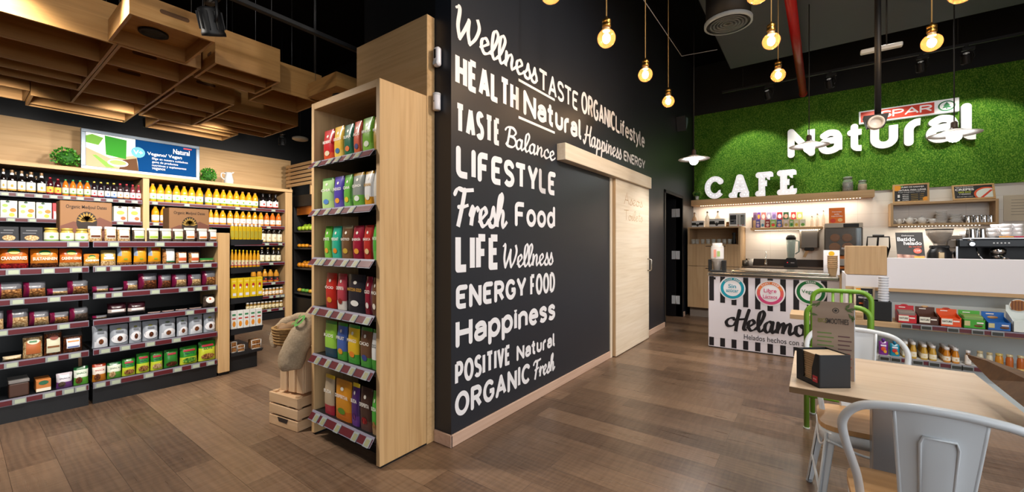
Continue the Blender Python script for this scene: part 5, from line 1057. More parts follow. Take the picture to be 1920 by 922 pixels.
# ------------------------------------------------------------------ cafe: signs on the grass
SY = 8.60
ns = root('letter_sign', 'big white rounded letter sign spelling a word on the grass wall', 'sign')
PSg = lambda a, b, o: V((a, SY - o, b))
x0, x1 = at(1477, 0, Y=SY)[0], at(1838, 0, Y=SY)[0]; zb, zt = at(1482, 297, Y=SY)[2], at(1482, 243.5, Y=SY)[2]
SIGNW = mat('#ffffff', .35, emit=.3)
xs = [(1477, 1528, 'N'), (1534, 1579, 'a'), (1588, 1622, 't'), (1631, 1683, 'u'), (1694, 1732, 'r'), (1735, 1795, 'a'), (1800, 1838, 'l')]
U['l2'] = (.34, [[(0, 1.0), (0, .2)] + arc(.2, .2, .2, .2, 180, 270, 5) + [(.34, 0)]])
hN = zt - zb
for a, b, ch in xs:
    m = MB(); xa, xb = at(a, 0, Y=SY)[0], at(b, 0, Y=SY)[0]; sw = .2
    word(m, [ch if ch != 'l' else 'l2'], xa, xb, zb, zb + hN * (.93 if ch == 't' else 1.0 if ch == 'N' else 1.06), PSg, SIGNW, .05, 'round', sw, thick=.078, wm=mat('#a9a9ad', .5)); m.build('letter', ns)  # sides of the white letters are grey: shading put into their colour
a, b, c_ = at(1610.4, 210.6, Y=SY), at(1797.5, 183, Y=SY), at(1610.4, 233.5, Y=SY)
zt_, zb_ = (a.z + b.z) / 2, c_.z
sg = root('logo_sign', 'red and white rectangular sign with a green fir tree above the letter sign', 'sign', ((a.x + b.x) / 2, SY, zb_)); w2, h2 = b.x - a.x, zt_ - zb_
MB().box((-w2 / 2, -.03, 0), (w2 / 2, .02, h2), mat('#f4f4f4', .3, emit=.35), .004).build('board', sg)
MB().box((-w2 / 2 + .02, -.034, .02), (w2 * .27, -.03, h2 - .02), mat('#d9402a', .35, emit=.25)).build('red_field', sg)
SP = lambda p, q, o: V((p, -.034 - o, q)); m = MB(); word(m, 'SPAR', -w2 * .27, w2 * .25, h2 * .25, h2 * .78, SP, SIGNW, .003, 'round', .19); m.build('lettering', sg)
GRN_ = mat('#1f9a5a', .4); m = MB().disc((w2 * .385, -.034, h2 * .5), w2 * .082, GRN_, r0=w2 * .066, rz=h2 * .38)
f3 = [(0, .3), (.2, .02), (.12, .03), (.26, -.16), (.03, -.14), (.03, -.26), (-.03, -.26), (-.03, -.14), (-.26, -.16), (-.12, .03), (-.2, .02)]
m.face([(w2 * .385 + p * h2 * .95, -.035, h2 * .5 + q * h2 * .95) for p, q in f3], GRN_); m.build('tree_emblem', sg)
# ledge with the light-up letters
LY = 8.43; lx0, lx1 = -1.885, at(1640, 0, Y=LY)[0]
sh = MB().box((lx0, LY, 2.052), (lx1, BY, 2.162), CAFEW[0], .002).build('wall_ledge'); tag(sh, 'long thick oak ledge under the grass carrying the light-up letters', 'shelf')
LEDM = mat('#ffe9cc', .5, emit=14)
def led(parent, x0, x1, y, z, n, power, col=(1, .86, .68), y2=None):
    MB().box((x0, y - .006, z - .006), (x1, y + .006, z), mat('#e8e4dc', .5)).build('led_strip', parent)
    m = MB()
    for i in range(n): x = x0 + (x1 - x0) * (i + .5) / n; m.box((x - .007, y - .004, z - .0085), (x + .007, y + .004, z - .006), LEDM)
    m.build('led_lights', parent); lamp('AREA', 'led_light', ((x0 + x1) / 2, y, z - .012), power, col, size=x1 - x0, sy=.02)
led(sh, lx0 + .15, lx1 - .15, LY + .05, 2.052, 60, 15)
CAFE = {'C': (330, 373, 1323, 1366), 'A': (326, 371, 1366.5, 1412), 'F': (322, 368.6, 1414.5, 1453.5), 'E': (318, 366, 1455.5, 1497)}
MRQ = mat('#f6f5fb', .35, emit=.45)
MSIDE = mat('#4c4a52', .5)
S4 = {'C': [arc(.42, .5, .38, .42, 40, 320, 22)], 'A': [[(.2, .1), (.45, .9)], [(.5, .9), (.78, .1)], [(.3, .32), (.66, .32)], [(.08, .06), (.34, .06)], [(.62, .06), (.92, .06)]],
      'F': [[(.34, .06), (.34, .92)], [(.16, .92), (.84, .92)], [(.34, .52), (.66, .52)], [(.14, .06), (.56, .06)], [(.84, .92), (.84, .8)]], 'E': [[(.3, .06), (.3, .92)], [(.12, .92), (.82, .92)], [(.3, .5), (.64, .5)], [(.12, .06), (.84, .06)], [(.84, .92), (.84, .8)], [(.86, .06), (.86, .2)]]}
for ch, (t_, b_, pl, pr) in CAFE.items():
    y = LY + .10; xa, xb = at(pl, 0, Y=y)[0], at(pr, 0, Y=y)[0]; z0 = 2.1625; z1 = at((pl + pr) / 2, t_, Y=y)[2]; ww, hh = xb - xa, z1 - z0
    r_ = root('marquee_letter', 'white light-up marquee letter ' + ch + ' standing on the oak ledge', 'letter', (xa, y, z0)); m = MB(); st = .1; m2 = MB()
    P2 = lambda a, b, o: V((a, -o, b))
    sc_ = lambda p: (st / 2 + (p[0] - .06) / .88 * (ww - st), st / 2 + (p[1] - .06) / .88 * (hh - st))
    for s in S4[ch]:
        pts = [sc_(p) for p in s]; ribbon(m, pts, st, P2, MRQ, .05, thick=.06, wm=MSIDE)
        for e in (0, -1):
            ribbon(m, [pts[e], (pts[e][0] + 1e-4, pts[e][1])], st * 1.06, P2, MRQ, .0505, thick=.06, wm=MSIDE)
        L_ = [V(p) for p in pts]; tot = sum((L_[i + 1] - L_[i]).length for i in range(len(L_) - 1)); nb = max(2, int(tot / .055))
        for k in range(nb):
            d = tot * (k + .5) / nb
            for i in range(len(L_) - 1):
                l = (L_[i + 1] - L_[i]).length
                if d <= l or i == len(L_) - 2: p = L_[i].lerp(L_[i + 1], min(1, d / max(l, 1e-6))); m2.ball((p.x, -.053, p.y), .008, mat('#ffffff', .3, emit=1.2), u=8, v=6); break
                d -= l
    m.build('letter_body', r_); m2.build('bulb_dots', r_)
a = at(1307, 360, Y=LY + .1); topiary('small leafy plant in a steel pot beside the light-up letters', (a.x, LY + .1, 2.163), .07, .75, .075, 170, 'potted_plant', grain_mat('herb_leaf', '#d4e890', '#98c050', '#4a7a2c', 40))
def storage_jar(px0, px1, ptop, fill, label):
    y = LY + .09; xa, xb = at(px0, 0, Y=y)[0], at(px1, 0, Y=y)[0]; h = at((px0 + px1) / 2, ptop, Y=y)[2] - 2.163; r_ = (xb - xa) / 2
    t = root('storage_jar', label, 'jar', ((xa + xb) / 2, y, 2.163))
    MB().lathe([(r_ * .9, 0), (r_, .01), (r_, h * .62), (r_ * .8, h * .74), (r_ * .78, h * .82)], GLASS, n=20).build('glass_body', t)
    MB().lathe([(r_ * .86, .008), (r_ * .94, .015), (r_ * .94, h * .6), (0, h * .62)], fill, n=18).build('contents', t)
    MB().lathe([(r_ * .84, h * .82), (r_ * .86, h * .95), (r_ * .6, h)], mat('#a9b4a8', .12, .3), n=18).build('lid', t)
storage_jar(1579, 1600, 331, SEEDS, 'taller glass jar of dark coffee beans on the ledge end'); storage_jar(1608, 1626, 337.5, ALMOND, 'shorter glass jar of pale contents on the ledge end')
# -------- tall cabinet in the corner
CBY = 7.965; cx0, cx1 = at(1288, 0, Y=CBY)[0] + .01, at(1388, 0, Y=CBY)[0]; cz = at(1330, 425, Y=CBY)[2]; nz0 = at(1330, 457.5, Y=CBY)[2]; mz = at(1330, 499, Y=CBY)[2]; pz = at(1330, 578, Y=CBY)[2]
cb = root('corner_cabinet', 'oak cabinet in the corner with an open niche and four doors', 'cabinet')
MB().box((cx0, CBY + .01, pz), (cx0 + .03, BY - .002, cz), CAFEW[2]).box((cx1 - .03, CBY + .01, pz), (cx1, BY - .002, cz), CAFEW[2]).box((cx0 + .03, CBY + .01, cz - .025), (cx1 - .03, BY - .002, cz), CAFEW[0]).box((cx0 + .03, CBY + .01, nz0 - .025), (cx1 - .03, BY - .002, nz0), CAFEW[0]).box((cx0 + .03, BY - .03, nz0), (cx1 - .03, BY - .02, cz - .025), CAFEW[0]).build('carcass', cb)
MB().box((cx0 + .03, CBY + .06, 0), (cx1 - .01, BY - .1, pz), mat('#8a8078', .5)).build('plinth', cb)
for z0, z1 in ((mz + .003, nz0 - .004), (pz, mz - .003)):
    xm = (cx0 + cx1) / 2
    for xa, xb in ((cx0 + .002, xm - .002), (xm + .002, cx1 - .002)):
        d = MB().box((xa, CBY - .008, z0), (xb, CBY + .01, z1), CAFEW[2], .002).build('door', cb); MB().box((xm - .12 - .0 if xa < xm - .1 else xm + .1, CBY - .02, z1 - .04), (xm - .02 if xa < xm - .1 else xm + .2, CBY - .008, z1 - .028), mat('#3a3028', .4, .4), .003).build('door_handle', d)
# things on and in the cabinet
def lbox(px0, px1, pt, Y, z, label, name='branded_box', cat_='box', body='#efefef', extra=()):
    xa, xb = at(px0, 0, Y=Y)[0], at(px1, 0, Y=Y)[0]; h = at((px0 + px1) / 2, pt, Y=Y)[2] - z
    return place(carton(name, body, extra), label, cat_, None, ((xa + xb) / 2, Y + .06, z + .001), (xb - xa, .12, h))
BW = (('r', 0, 1, .3, .72, '#161616'), ('o', .36, .64, .4, .95, '#e9e9e9'), ('o', .4, .6, .1, .55, '#2a2a2a'))
lbox(1297, 1319, 414, CBY + .1, cz, 'smaller white and black striped box on the corner cabinet', 'gift_box', extra=BW); lbox(1330, 1358, 410, CBY + .1, cz, 'larger white and black striped box on the corner cabinet', 'gift_box', extra=BW)
def flask(px0, px1, pt, Y, z, label, col=GLASS, grp=None, name='swing_top_bottle'):
    xa, xb = at(px0, 0, Y=Y)[0], at(px1, 0, Y=Y)[0]; h = at((px0 + px1) / 2, pt, Y=Y)[2] - z; r_ = (xb - xa) / 2
    t = root(name, label, 'bottle', ((xa + xb) / 2, Y + r_, z + .001), 0, grp)
    MB().lathe([(r_ * .9, 0), (r_, .006), (r_, h * .52), (r_ * .8, h * .62), (r_ * .34, h * .75), (r_ * .3, h * .9)], col, n=16).build('glass_body', t)
    MB().lathe([(r_ * .36, h * .9), (r_ * .4, h * .96), (r_ * .2, h)], mat('#6a5a4a', .4), n=10).build('stopper', t); MB().tube([(r_ * .4, 0, h * .95), (r_ * .75, 0, h * .87), (r_ * .4, 0, h * .8)], .002, STEEL, n=5).build('wire_clip', t)
    return t
CLG = mat('#e0d2bc', .1, alpha=.45, spec=.8)
flask(1296.5, 1305.5, 398, CBY + .25, cz, 'amber tinted bottle behind the smaller striped box', mat('#c89a68', .15, alpha=.6)); flask(1321, 1329.5, 396, CBY + .12, cz, 'clear swing top bottle between the striped boxes', CLG); flask(1340, 1350, 395, CBY + .24, cz, 'clear swing top bottle behind the larger striped box', CLG)
xa, xb = at(1367, 0, Y=CBY + .15)[0], at(1398, 0, Y=CBY + .15)[0]; h = at(1382, 399.5, Y=CBY + .15)[2] - cz
t = root('picture_board', 'white framed board with black and grey pictures on the corner cabinet', 'picture', ((xa + xb) / 2, CBY + .15, cz + .001)); w2 = xb - xa
MB().box((-w2 / 2, 0, 0), (w2 / 2, .02, h), mat('#f2f2f4', .4), .002).build('board', t)
for p0, p1, q0, q1, c in ((.06, .44, .5, .86, '#23262c'), (.06, .44, .16, .48, '#5a5f66'), (.5, .64, .12, .86, '#b4b6b2'), (.68, .94, .12, .86, '#8c8f8e'), (.74, .82, .74, .82, '#d8b83a'), (.52, .6, .06, .12, '#d8643a'), (.8, .88, .08, .14, '#c83a3a'), (.08, .3, .36, .44, '#e8e8e8')): MB().box((w2 * (p0 - .5), -.003, h * q0), (w2 * (p1 - .5), -.0003, h * q1), mat(c, .5)).build('picture_print', t)
place(bottle('#7a4a24', '#a8743c', '#8a5a2a', '#6a4a2a', 'jar'), 'small brown jar beside the white framed board', 'jar', None, (at(1364, 0, Y=CBY + .14)[0], CBY + .16, cz + .001), (.05, .05, .085), name='spice_jar')
for i in range(8):
    y = CBY + .08 + .0; px = 1296 + 10.2 * i; x = at(px, 0, Y=y)[0]; t = root('tumbler', ORD[i] + ' glass tumbler in the cabinet niche from the black wall', 'glass', (x, y + .05, nz0 + .001), 0, 'tumblers in the niche')
    if x < cx0 + .07: t.location.x = cx0 + .07
    MB().lathe([(.026, 0), (.032, .004), (.036, .09), (.034, .09), (.03, .01), (0, .006)], GLASS, n=16, cap=False).build('glass_body', t)
x = at(1376, 0, Y=CBY + .1)[0]; t = root('decanter', 'black waisted carafe at the end of the cabinet niche', 'carafe', (x, CBY + .12, nz0 + .001))
MB().lathe([(.03, 0), (.036, .01), (.032, .07), (.022, .12), (.026, .17), (.034, .185)], BLACK, n=16).build('body', t); MB().lathe([(.03, .186), (.03, .2), (0, .205)], mat('#2a2a2c', .3), n=14).build('lid', t)
# -------- back counter, tea shelf, blender, dispenser, juicer
WZ = .93
bc = root('back_counter', 'dark back counter with a black splash strip along the tiled wall', 'counter'); MB().box((cx1 + .01, 8.05, WZ - .04), (3.5, BY - .002, WZ), DKWOOD, .002).build('worktop', bc); MB().box((cx1 + .01, BY - .02, WZ), (3.5, BY - .002, WZ + .12), mat('#2a211c', .35)).build('splash_strip', bc); MB().box((cx1 + .02, 8.12, 0), (3.5, 8.6, WZ - .04), CAFEW[2]).build('base_cabinet', bc)
HY = 8.45; tz = at(1470, 430, Y=HY)[2]; tx0, tx1 = at(1407, 0, Y=HY)[0], at(1543, 0, Y=HY)[0]
ts = MB().box((tx0, HY, tz), (tx1, BY - .002, tz + .04), CAFEW[0], .002).build('tea_shelf'); tag(ts, 'short oak wall shelf holding the tea boxes', 'shelf'); led(ts, tx0 + .06, tx1 - .03, HY + .04, tz, 34, 5)
tz += .04
dk = root('tea_rack', 'wooden two tier tea rack dividing the tea boxes', 'rack'); a, b = at(1411, 0, Y=HY + .02)[0], at(1425 + 78, 0, Y=HY + .02)[0]; z2 = at(1460, 411, Y=HY + .03)[2]
MB().box((a, HY + .1, tz), (b, HY + .19, z2 - .004), CAFEW[2]).build('back_step', dk); MB().box((a - .012, HY + .03, tz), (a - .002, HY + .19, z2 + .05), mat('#5a4858', .5)).build('end_panel', dk)
TEA = [('#5a58a8', 'blue violet', '#c8b0d0'), ('#dfe6ea', 'white and blue', '#4a8ab0'), ('#8a2030', 'dark red', '#e0c8c0'), ('#8cc070', 'light green', '#d84a3a'), ('#3a5a9c', 'deep blue', '#e0a8a8'), ('#d0c4c4', 'pinkish white', '#a89a5a'), ('#8ab87a', 'white and green', '#2f7a3a'), ('#dcd8b8', 'cream and yellow', '#d8b83a'), ('#dfe4d0', 'pale green leaf', '#5a9a3a')]
for i, ((a, b), (c, n_, c2)) in enumerate(zip(((1417, 1425), (1426, 1433.5), (1434.5, 1443.5), (1444, 1455), (1456, 1466), (1468.5, 1479), (1480, 1488), (1488.5, 1498), (1499, 1511)), TEA)):
    goods('Y', HY + .035, tz, [(a, b, 411.8 - i * .08, carton('tea_box', c, (('o', .2, .85, .1, .5, c2), ('r', .2, .8, .62, .74, '#f0ece8'))), n_ + ' tea box in the lower row on the tea shelf', 'tea box', .05)], group='tea boxes on the shelf')
TEA2 = [('#7a5a80', 'dusky purple', '#5a4060'), ('#6a3a9a', 'vivid purple', '#e0a030'), ('#b86a6a', 'brownish pink', '#e8d8d0'), ('#9a92b8', 'greyish lavender', '#e8e0ec'), ('#a890cc', 'soft lavender', '#7a68a8'), ('#9a2430', 'crimson with white oval', '#f0f0ec'), ('#1f4a2c', 'dark green', '#c89a8a'), ('#b8302e', 'bright red', '#e8d8d0'), ('#b8c070', 'yellow green', '#e8e4d8')]
for i, ((a, b), (c, n_, c2)) in enumerate(zip(((1412, 1419), (1419.5, 1426), (1427, 1436), (1437, 1446), (1446.7, 1456), (1456.7, 1467), (1468.5, 1479), (1483, 1492.5), (1493.5, 1505)), TEA2)):
    goods('Y', HY + .105, z2 - .003, [(a, b, 398.2 - i * .1, carton('tea_box', c, (('o', .15, .85, .15, .75, c2),)), n_ + ' tea box in the upper row on the tea shelf', 'tea box', .05)], group='tea boxes on the shelf')
for i, (a, b, t_) in enumerate(((1519, 1525.5, 405), (1529, 1536, 400), (1541, 1549, 393.5))):
    if i == 2: b = 1547
    flask(a, b, t_, HY + .03, tz, ('shortest', 'middle', 'tallest')[i] + ' of three clear bottles ending the tea shelf', CLG, name='glass_bottle')
BYc = 8.3
x = at(1483, 0, Y=BYc)[0]; t = root('blender', 'black blender with a clear jug on the back counter', 'blender', (x, BYc, WZ + .001)); z1 = at(1483, 440, Y=BYc)[2] - WZ
MB().prism([(-.095, 0), (.095, 0), (.08, .12), (.055, .155), (-.055, .155), (-.08, .12)], lambda p, q, k: (p, k, q), -.09, .09, BLACK).build('motor_base', t)
MB().lathe([(.045, .156), (.05, .17), (.068, z1 - .08), (.064, z1 - .08), (.046, .175)], mat('#a8bcb8', .08, alpha=.5), n=16, cap=False).build('jug', t); MB().tube([(.065, 0, z1 - .1), (.11, 0, z1 - .11), (.11, 0, .26), (.06, 0, .22)], .01, mat('#7f9490', .2)).build('jug_handle', t)
MB().lathe([(.07, z1 - .082), (.072, z1 - .05), (.05, z1 - .01), (.0, z1)], BLACK, n=18).build('lid', t); MB().box((-.06, -.093, .04), (.06, -.0895, .1), mat('#26262a', .3)).build('control_panel', t); MB().ball((-.045, -.093, .08), .007, mat('#e0202a', .4, emit=1.5)).build('power_light', t); MB().box((.0, -.095, .07), (.05, -.0925, .082), mat('#b8b8bc', .4)).build('dial_marks', t)
x0, x1 = at(1499, 0, Y=8.5)[0], at(1536, 0, Y=8.5)[0]; z0, z1 = at(1517, 464, Y=8.5)[2], at(1517, 429, Y=8.5)[2]
t = root('towel_dispenser', 'brushed steel paper dispenser on the tiled wall with hanging paper', 'dispenser', ((x0 + x1) / 2, 8.5, z0)); w2 = (x1 - x0) / 2; hh = z1 - z0
MB().prism([(-w2, .02), (-w2 * .8, 0), (w2 * .8, 0), (w2, .02), (w2, .157), (-w2, .157)], lambda p, q, k: (p, q, k), 0, hh, mat('#77716b', .35, .9)).build('body', t); MB().box((-.07, .02, -.05), (.07, .12, 0), BLACK, .01).build('outlet', t); MB().face([(-.04, .05, -.03), (.01, .05, -.03), (-.05, .06, -.17), (-.09, .06, -.16)], KRAFT).build('paper', t)
jx0, jx1 = at(1546, 0, Y=8.15)[0], at(1618, 0, Y=8.15)[0]; z0 = WZ; zt = at(1580, 418, Y=8.15)[2] - z0
t = root('juice_machine', 'orange juice machine with a tinted window and orange lower panel', 'juicer', ((jx0 + jx1) / 2, 8.15, z0 + .001)); w2 = (jx1 - jx0) / 2
zc, zm = at(1580, 427, Y=8.15)[2] - z0, at(1580, 479, Y=8.15)[2] - z0
MB().box((-w2, .0, zm), (w2, .36, zc), mat('#5e5a55', .35, .5), .01).build('housing', t); MB().box((-w2, -.01, zc), (w2, .36, zt), mat('#bdb0a0', .4), .008).build('feed_tray', t); MB().box((-.0, -.016, zc + .008), (w2 * .8, -.009, zt - .012), BLACK, .004).build('control_strip', t)
MB().box((-w2 * .95, .03, .0), (w2 * .95, .34, zm), mat('#e0761c', .4), .006).build('lower_panel', t); MB().box((-w2 * .5, -.02, .05), (w2 * .5, .03, zm * .75), mat('#b9b4ae', .3, .6), .004).build('tap_panel', t)
for i, (u, v, r_) in enumerate(((-.28, .64, .062), (.22, .64, .062), (-.3, .3, .07), (.25, .3, .07))): MB().lathe([(r_, 0), (r_, .03), (r_ * .7, .034), (0, .03)], mat('#c8782a', .4), axis='y', c=(w2 * 2 * u * .62 - .02, .0, zm + (zc - zm) * v), n=18).build('squeezing_drum', t)
MB().box((-w2 * .94, -.05, zm + .01), (w2 * .7, -.045, zc - .005), mat('#8a8580', .1, alpha=.3), .0).build('window', t); MB().tube([(w2 * .76, -.02, zm + .02), (w2 * .76, -.02, zc - .01)], .035, mat('#b9c9da', .15, alpha=.7), n=12).build('side_glass', t); txt('zumex', t, (w2 * .1, -.053, zm + (zc - zm) * .26), .1, .026, LETTER, bold=.02)
p0 = at(1562, 417.5, Y=8.2); t = root('orange_sign', 'orange leaning sign on top of the juice machine', 'sign', (p0.x + .05, 8.25, z0 + zt + .005)); t.rotation_euler = (R(-18), 0, 0)
hh = .26; MB().box((-.1, -.004, 0), (.1, .004, hh), mat('#e5711c', .45)).build('board', t)
for i, (s, wd) in enumerate((('Naranjas', .12), ('solo', .06), ('exprimidas', .14))): txt(s, t, (0, -.006, hh * (.72 - .14 * i)), wd, .024, LETTER, bold=.02)
MB().disc((-.05, -.0055, .04), .035, mat('#d8402a', .5)).build('fruit_print', t); MB().disc((.04, -.0055, .05), .03, mat('#f0c48a', .5)).build('fruit_print', t)
t = root('faucet', 'slim chrome tap on the back counter', 'tap', (at(1436, 0, Y=8.4)[0], 8.4, WZ)); MB().lathe([(.022, 0), (.022, .06), (.014, .07), (.012, .2), (.006, .26)], CHROME, n=12).build('body', t); MB().tube([(0, 0, .14), (0, -.06, .15), (0, -.1, .12)], .01, CHROME).build('spout', t)
t = root('paper_cup', 'white paper cup upside on the back counter beside the tap', 'cup', (at(1407, 0, Y=8.3)[0], 8.3, WZ)); MB().lathe([(.035, .002), (.048, .13)], mat('#e4ded6', .5), n=16).build('body', t); MB().lathe([(.049, .128), (.051, .136), (.046, .136)], mat('#f0ece6', .5), n=16, cap=False).build('rim', t)
t = root('steel_cup', 'small grey metal cup against the corner cabinet', 'cup', (at(1394.5, 0, Y=8.25)[0] + .02, 8.25, WZ)); MB().lathe([(.04, .002), (.042, .1)], mat('#7a756e', .35, .8), n=16).build('body', t); MB().lathe([(.043, .098), (.044, .104), (.038, .104)], STEEL, n=16, cap=False).build('rim', t)
# -------- box shelf with crockery on the right-hand wall part
KY = 8.41; bx0, bx1 = at(1670, 0, Y=KY)[0], at(1873, 0, Y=KY)[0]; bz0, bz1 = 1.588, 1.937; T = .03
bs = root('box_shelf', 'open oak box shelf on the tiled wall holding crockery', 'shelf'); MB().box((bx0, KY, bz0), (bx0 + T, BY - .003, bz1), CAFEW[2], .002).build('side_panel', bs); MB().box((bx1 - T, KY, bz0), (bx1, BY - .003, bz1), CAFEW[2], .002).build('side_panel', bs); MB().box((bx0 + T, KY, bz0), (bx1 - T, BY - .003, bz0 + T), CAFEW[0], .002).build('bottom_panel', bs); MB().box((bx0 + T, KY, bz1 - T), (bx1 - T, BY - .003, bz1), CAFEW[0], .002).build('top_panel', bs)
led(bs, bx0 + .08, bx1 - .15, KY + .05, bz0, 24, 5)
KZ = bz0 + T + .001
def pot(px0, px1, label, lid=True, h=.105, name='teapot', flip=1):
    xa, xb = at(px0, 0, Y=KY + .04)[0], at(px1, 0, Y=KY + .04)[0]; r_ = (xb - xa) * .36; t = root(name, label, name, ((xa + xb) / 2 - .12 * (xb - xa), KY + .05 + r_, KZ), 0)
    MB().lathe([(r_ * .7, 0), (r_ * .95, h * .25), (r_, h * .5), (r_ * .8, h * .8), (r_ * .6, h * .86)], PORC, n=20).build('body', t)
    if lid: MB().lathe([(r_ * .6, h * .87), (r_ * .4, h * .96), (.01, h), (.012, h * 1.1), (0, h * 1.14)], PORC, n=16).build('lid', t)
    MB().tube([(r_ * .9, 0, h * .7), (r_ * 1.55, 0, h * .72), (r_ * 1.6, 0, h * .35), (r_ * .95, 0, h * .2)], .007, PORC).build('handle', t); MB().tube([(-r_ * .9, 0, h * .35), (-r_ * 1.3, 0, h * .6), (-r_ * 1.4, 0, h * .82)], .012, PORC, radii=[.015, .011, .008]).build('spout', t)
pot(1681, 1696, 'small white creamer at the oak side of the box shelf', False, .09, 'creamer'); pot(1699, 1720, 'first white lidded teapot in the box shelf'); pot(1721.5, 1745, 'second white lidded teapot in the box shelf'); 
def cup(x, y, z, label, r_=.038, h=.06, grp='white cups', rot=0, m=PORC):
    t = root('coffee_cup', label, 'cup', (x, y, z), rot, grp); MB().lathe([(r_ * .55, 0), (r_ * .85, h * .3), (r_, h), (r_ * .93, h), (r_ * .75, h * .3), (0, h * .12)], m, n=18, cap=False).build('body', t); MB().tube([(r_ * .92, 0, h * .82), (r_ * 1.5, 0, h * .78), (r_ * 1.45, 0, h * .35), (r_ * .82, 0, h * .28)], .005, m, n=6).build('handle', t); return t
cup(at(1749, 0, Y=KY + .08)[0], KY + .09, KZ, 'white cup beside the plate stack in the box shelf', .042, .07)
def plate_stack(px0, px1, n, h, ref, r2=None):
    xa, xb = at(px0, 0, Y=KY + .02)[0], at(px1, 0, Y=KY + .02)[0]; r_ = min(.115, (xb - xa) / 2); z = KZ; st = h / n
    for i in range(n):
        rr = r_ * (1 if (r2 is None or i < n // 3) else r2); t = MB().lathe([(rr * .55, 0), (rr * .7, .003), (rr, st * .8), (rr * .97, st * .95), (rr * .6, st * .5), (0, st * .45)], PORC, n=26, cap=False).build('saucer', None, ((xa + xb) / 2, KY + .01 + r_, z)); z += st
        tag(t, ORD[i] + ' white saucer counted from the bottom of the ' + ref + ' stack', 'saucer', 'saucers in the ' + ref + ' stack'); MB().lathe([(rr * .4, -.0), (rr * .54, .0), (rr * .54, .003), (rr * .4, .003)], PORC, n=22, cap=False).build('foot_ring', t)
plate_stack(1755, 1778, 8, .175, 'taller'); plate_stack(1780, 1809, 6, .125, 'lower', .82)
def jug_steel(x, y, z, label, r_=.04, h=.095):
    t = root('milk_jug', label, 'jug', (x, y, z), 0, None); MB().lathe([(r_, 0), (r_ * 1.02, .006), (r_ * .88, h * .6), (r_ * .82, h * .85), (r_ * .9, h), (r_ * .84, h), (r_ * .76, h * .85), (r_ * .8, h * .5), (0, .01)], CHROME, n=20, cap=False).build('body', t)
    MB().tube([(r_ * .8, -.01, h * .85), (r_ * 1.5, -.02, h * .8), (r_ * 1.5, -.02, h * .25), (r_ * .9, -.01, h * .15)], .005, CHROME, n=6).build('handle', t); MB().prism([(-r_ * .7, h * .85), (-r_ * 1.15, h * 1.02), (-r_ * .7, h)], lambda p, q, k: (p, k, q), -.012, .012, CHROME).build('spout', t)
for i, px in enumerate((1817, 1834, 1848, 1860)): jug_steel(at(px, 0, Y=KY + .05)[0], KY + .09, KZ, ORD[i] + ' steel milk jug in the box shelf from the plates', (.045, .042, .036, .036)[i], .1)
# leaning menu boards
def board(p0, p1, ptop, Y, z, lean, label, fcol=OAK[0], name='menu_board', th=.018, bd=.022):
    xa, xb = at(p0, 0, Y=Y)[0], at(p1, 0, Y=Y)[0]; h = (at((p0 + p1) / 2, ptop, Y=Y)[2] - z) / math.cos(lean); t = root(name, label, 'sign', ((xa + xb) / 2, Y, z + .002 + th * math.sin(lean))); t.rotation_euler = (-lean, 0, 0); w2 = (xb - xa) / 2
    m = MB()
    if bd:
        for q in (((-w2, 0, 0), (w2, th, bd)), ((-w2, 0, h - bd), (w2, th, h)), ((-w2, 0, bd), (-w2 + bd, th, h - bd)), ((w2 - bd, 0, bd), (w2, th, h - bd))): m.box(q[0], q[1], fcol, .002)
        m.build('frame', t)
    MB().box((-w2 + bd, th * .3, bd), (w2 - bd, th * .8, h - bd), CHALK).build('panel', t); return t, w2, h, th * .3 - .002
ORG_ = mat('#f0a01c', .5); YLW = mat('#d8b23a', .5); LIME = mat('#c4d42a', .5); RED_ = mat('#d8442a', .5)
t, w2, h, y = board(1674, 1743, 344.5, KY + .05, bz1, R(4), 'orange juice menu board leaning on the box shelf', OAK[2])
MB().disc((-w2 * .78, y - .001, h * .82), .05, ORG_).build('orange_print', t); MB().disc((w2 * .82, y - .001, h * .16), .035, ORG_).build('orange_print', t); MB().disc((-w2 * .5, y - .001, h * .93), .02, mat('#4a9a3a', .5)).build('leaf_print', t)
txt('ZUMO DE NARANJA', t, (w2 * .1, y, h * .82), w2 * 1.25, h * .1, LETTER, bold=.025); txt('NATURAL PARA LLEVAR', t, (w2 * .08, y, h * .67), w2 * 1.5, h * .1, LETTER, bold=.025); txt('Fresh orange juice. Take away', t, (w2 * .05, y, h * .55), w2 * 1.45, h * .06, LETTER)
for i, (s, p) in enumerate((('PEQUEÑO', '1,50€'), ('MEDIANO', '2,50€'), ('GRANDE', '3,50€'), ('LITRO', '4,50€'))):
    z = h * (.43 - .1 * i); txt(s, t, (-w2 * .28, y, z), w2 * .34, h * .055, LETTER, bold=.02); MB().box((w2 * .02, y - .0005, z - .002), (w2 * .4, y + .001, z + .002), YLW).build('dotted_line', t); txt(p, t, (w2 * .6, y, z), w2 * .22, h * .05, YLW)
MB().box((-w2 * .72, y - .0005, h * .28), (-w2 * .6, y + .001, h * .44), LETTER).box((-w2 * .72, y - .0005, h * .1), (-w2 * .6, y + .001, h * .18), LETTER).build('bottle_print', t)
t, w2, h, y = board(1787, 1868, 345, KY + .03, bz1, R(20), 'crepes menu board with a red and white plate leaning on the box shelf', OAK[1])
txt('NUEVOS EXQUISITOS', t, (-w2 * .4, y, h * .84), w2 * .85, h * .075, LETTER, bold=.02); txt('CREPES', t, (-w2 * .4, y, h * .68), w2 * .9, h * .15, LETTER, bold=.03); txt('100% ECO', t, (-w2 * .4, y, h * .5), w2 * .6, h * .09, LIME, bold=.02); txt('Y VEGANOS', t, (-w2 * .4, y, h * .37), w2 * .55, h * .08, LETTER, bold=.02); txt('Eco and vegan crepes', t, (-w2 * .4, y, h * .2), w2 * .75, h * .07, LETTER)
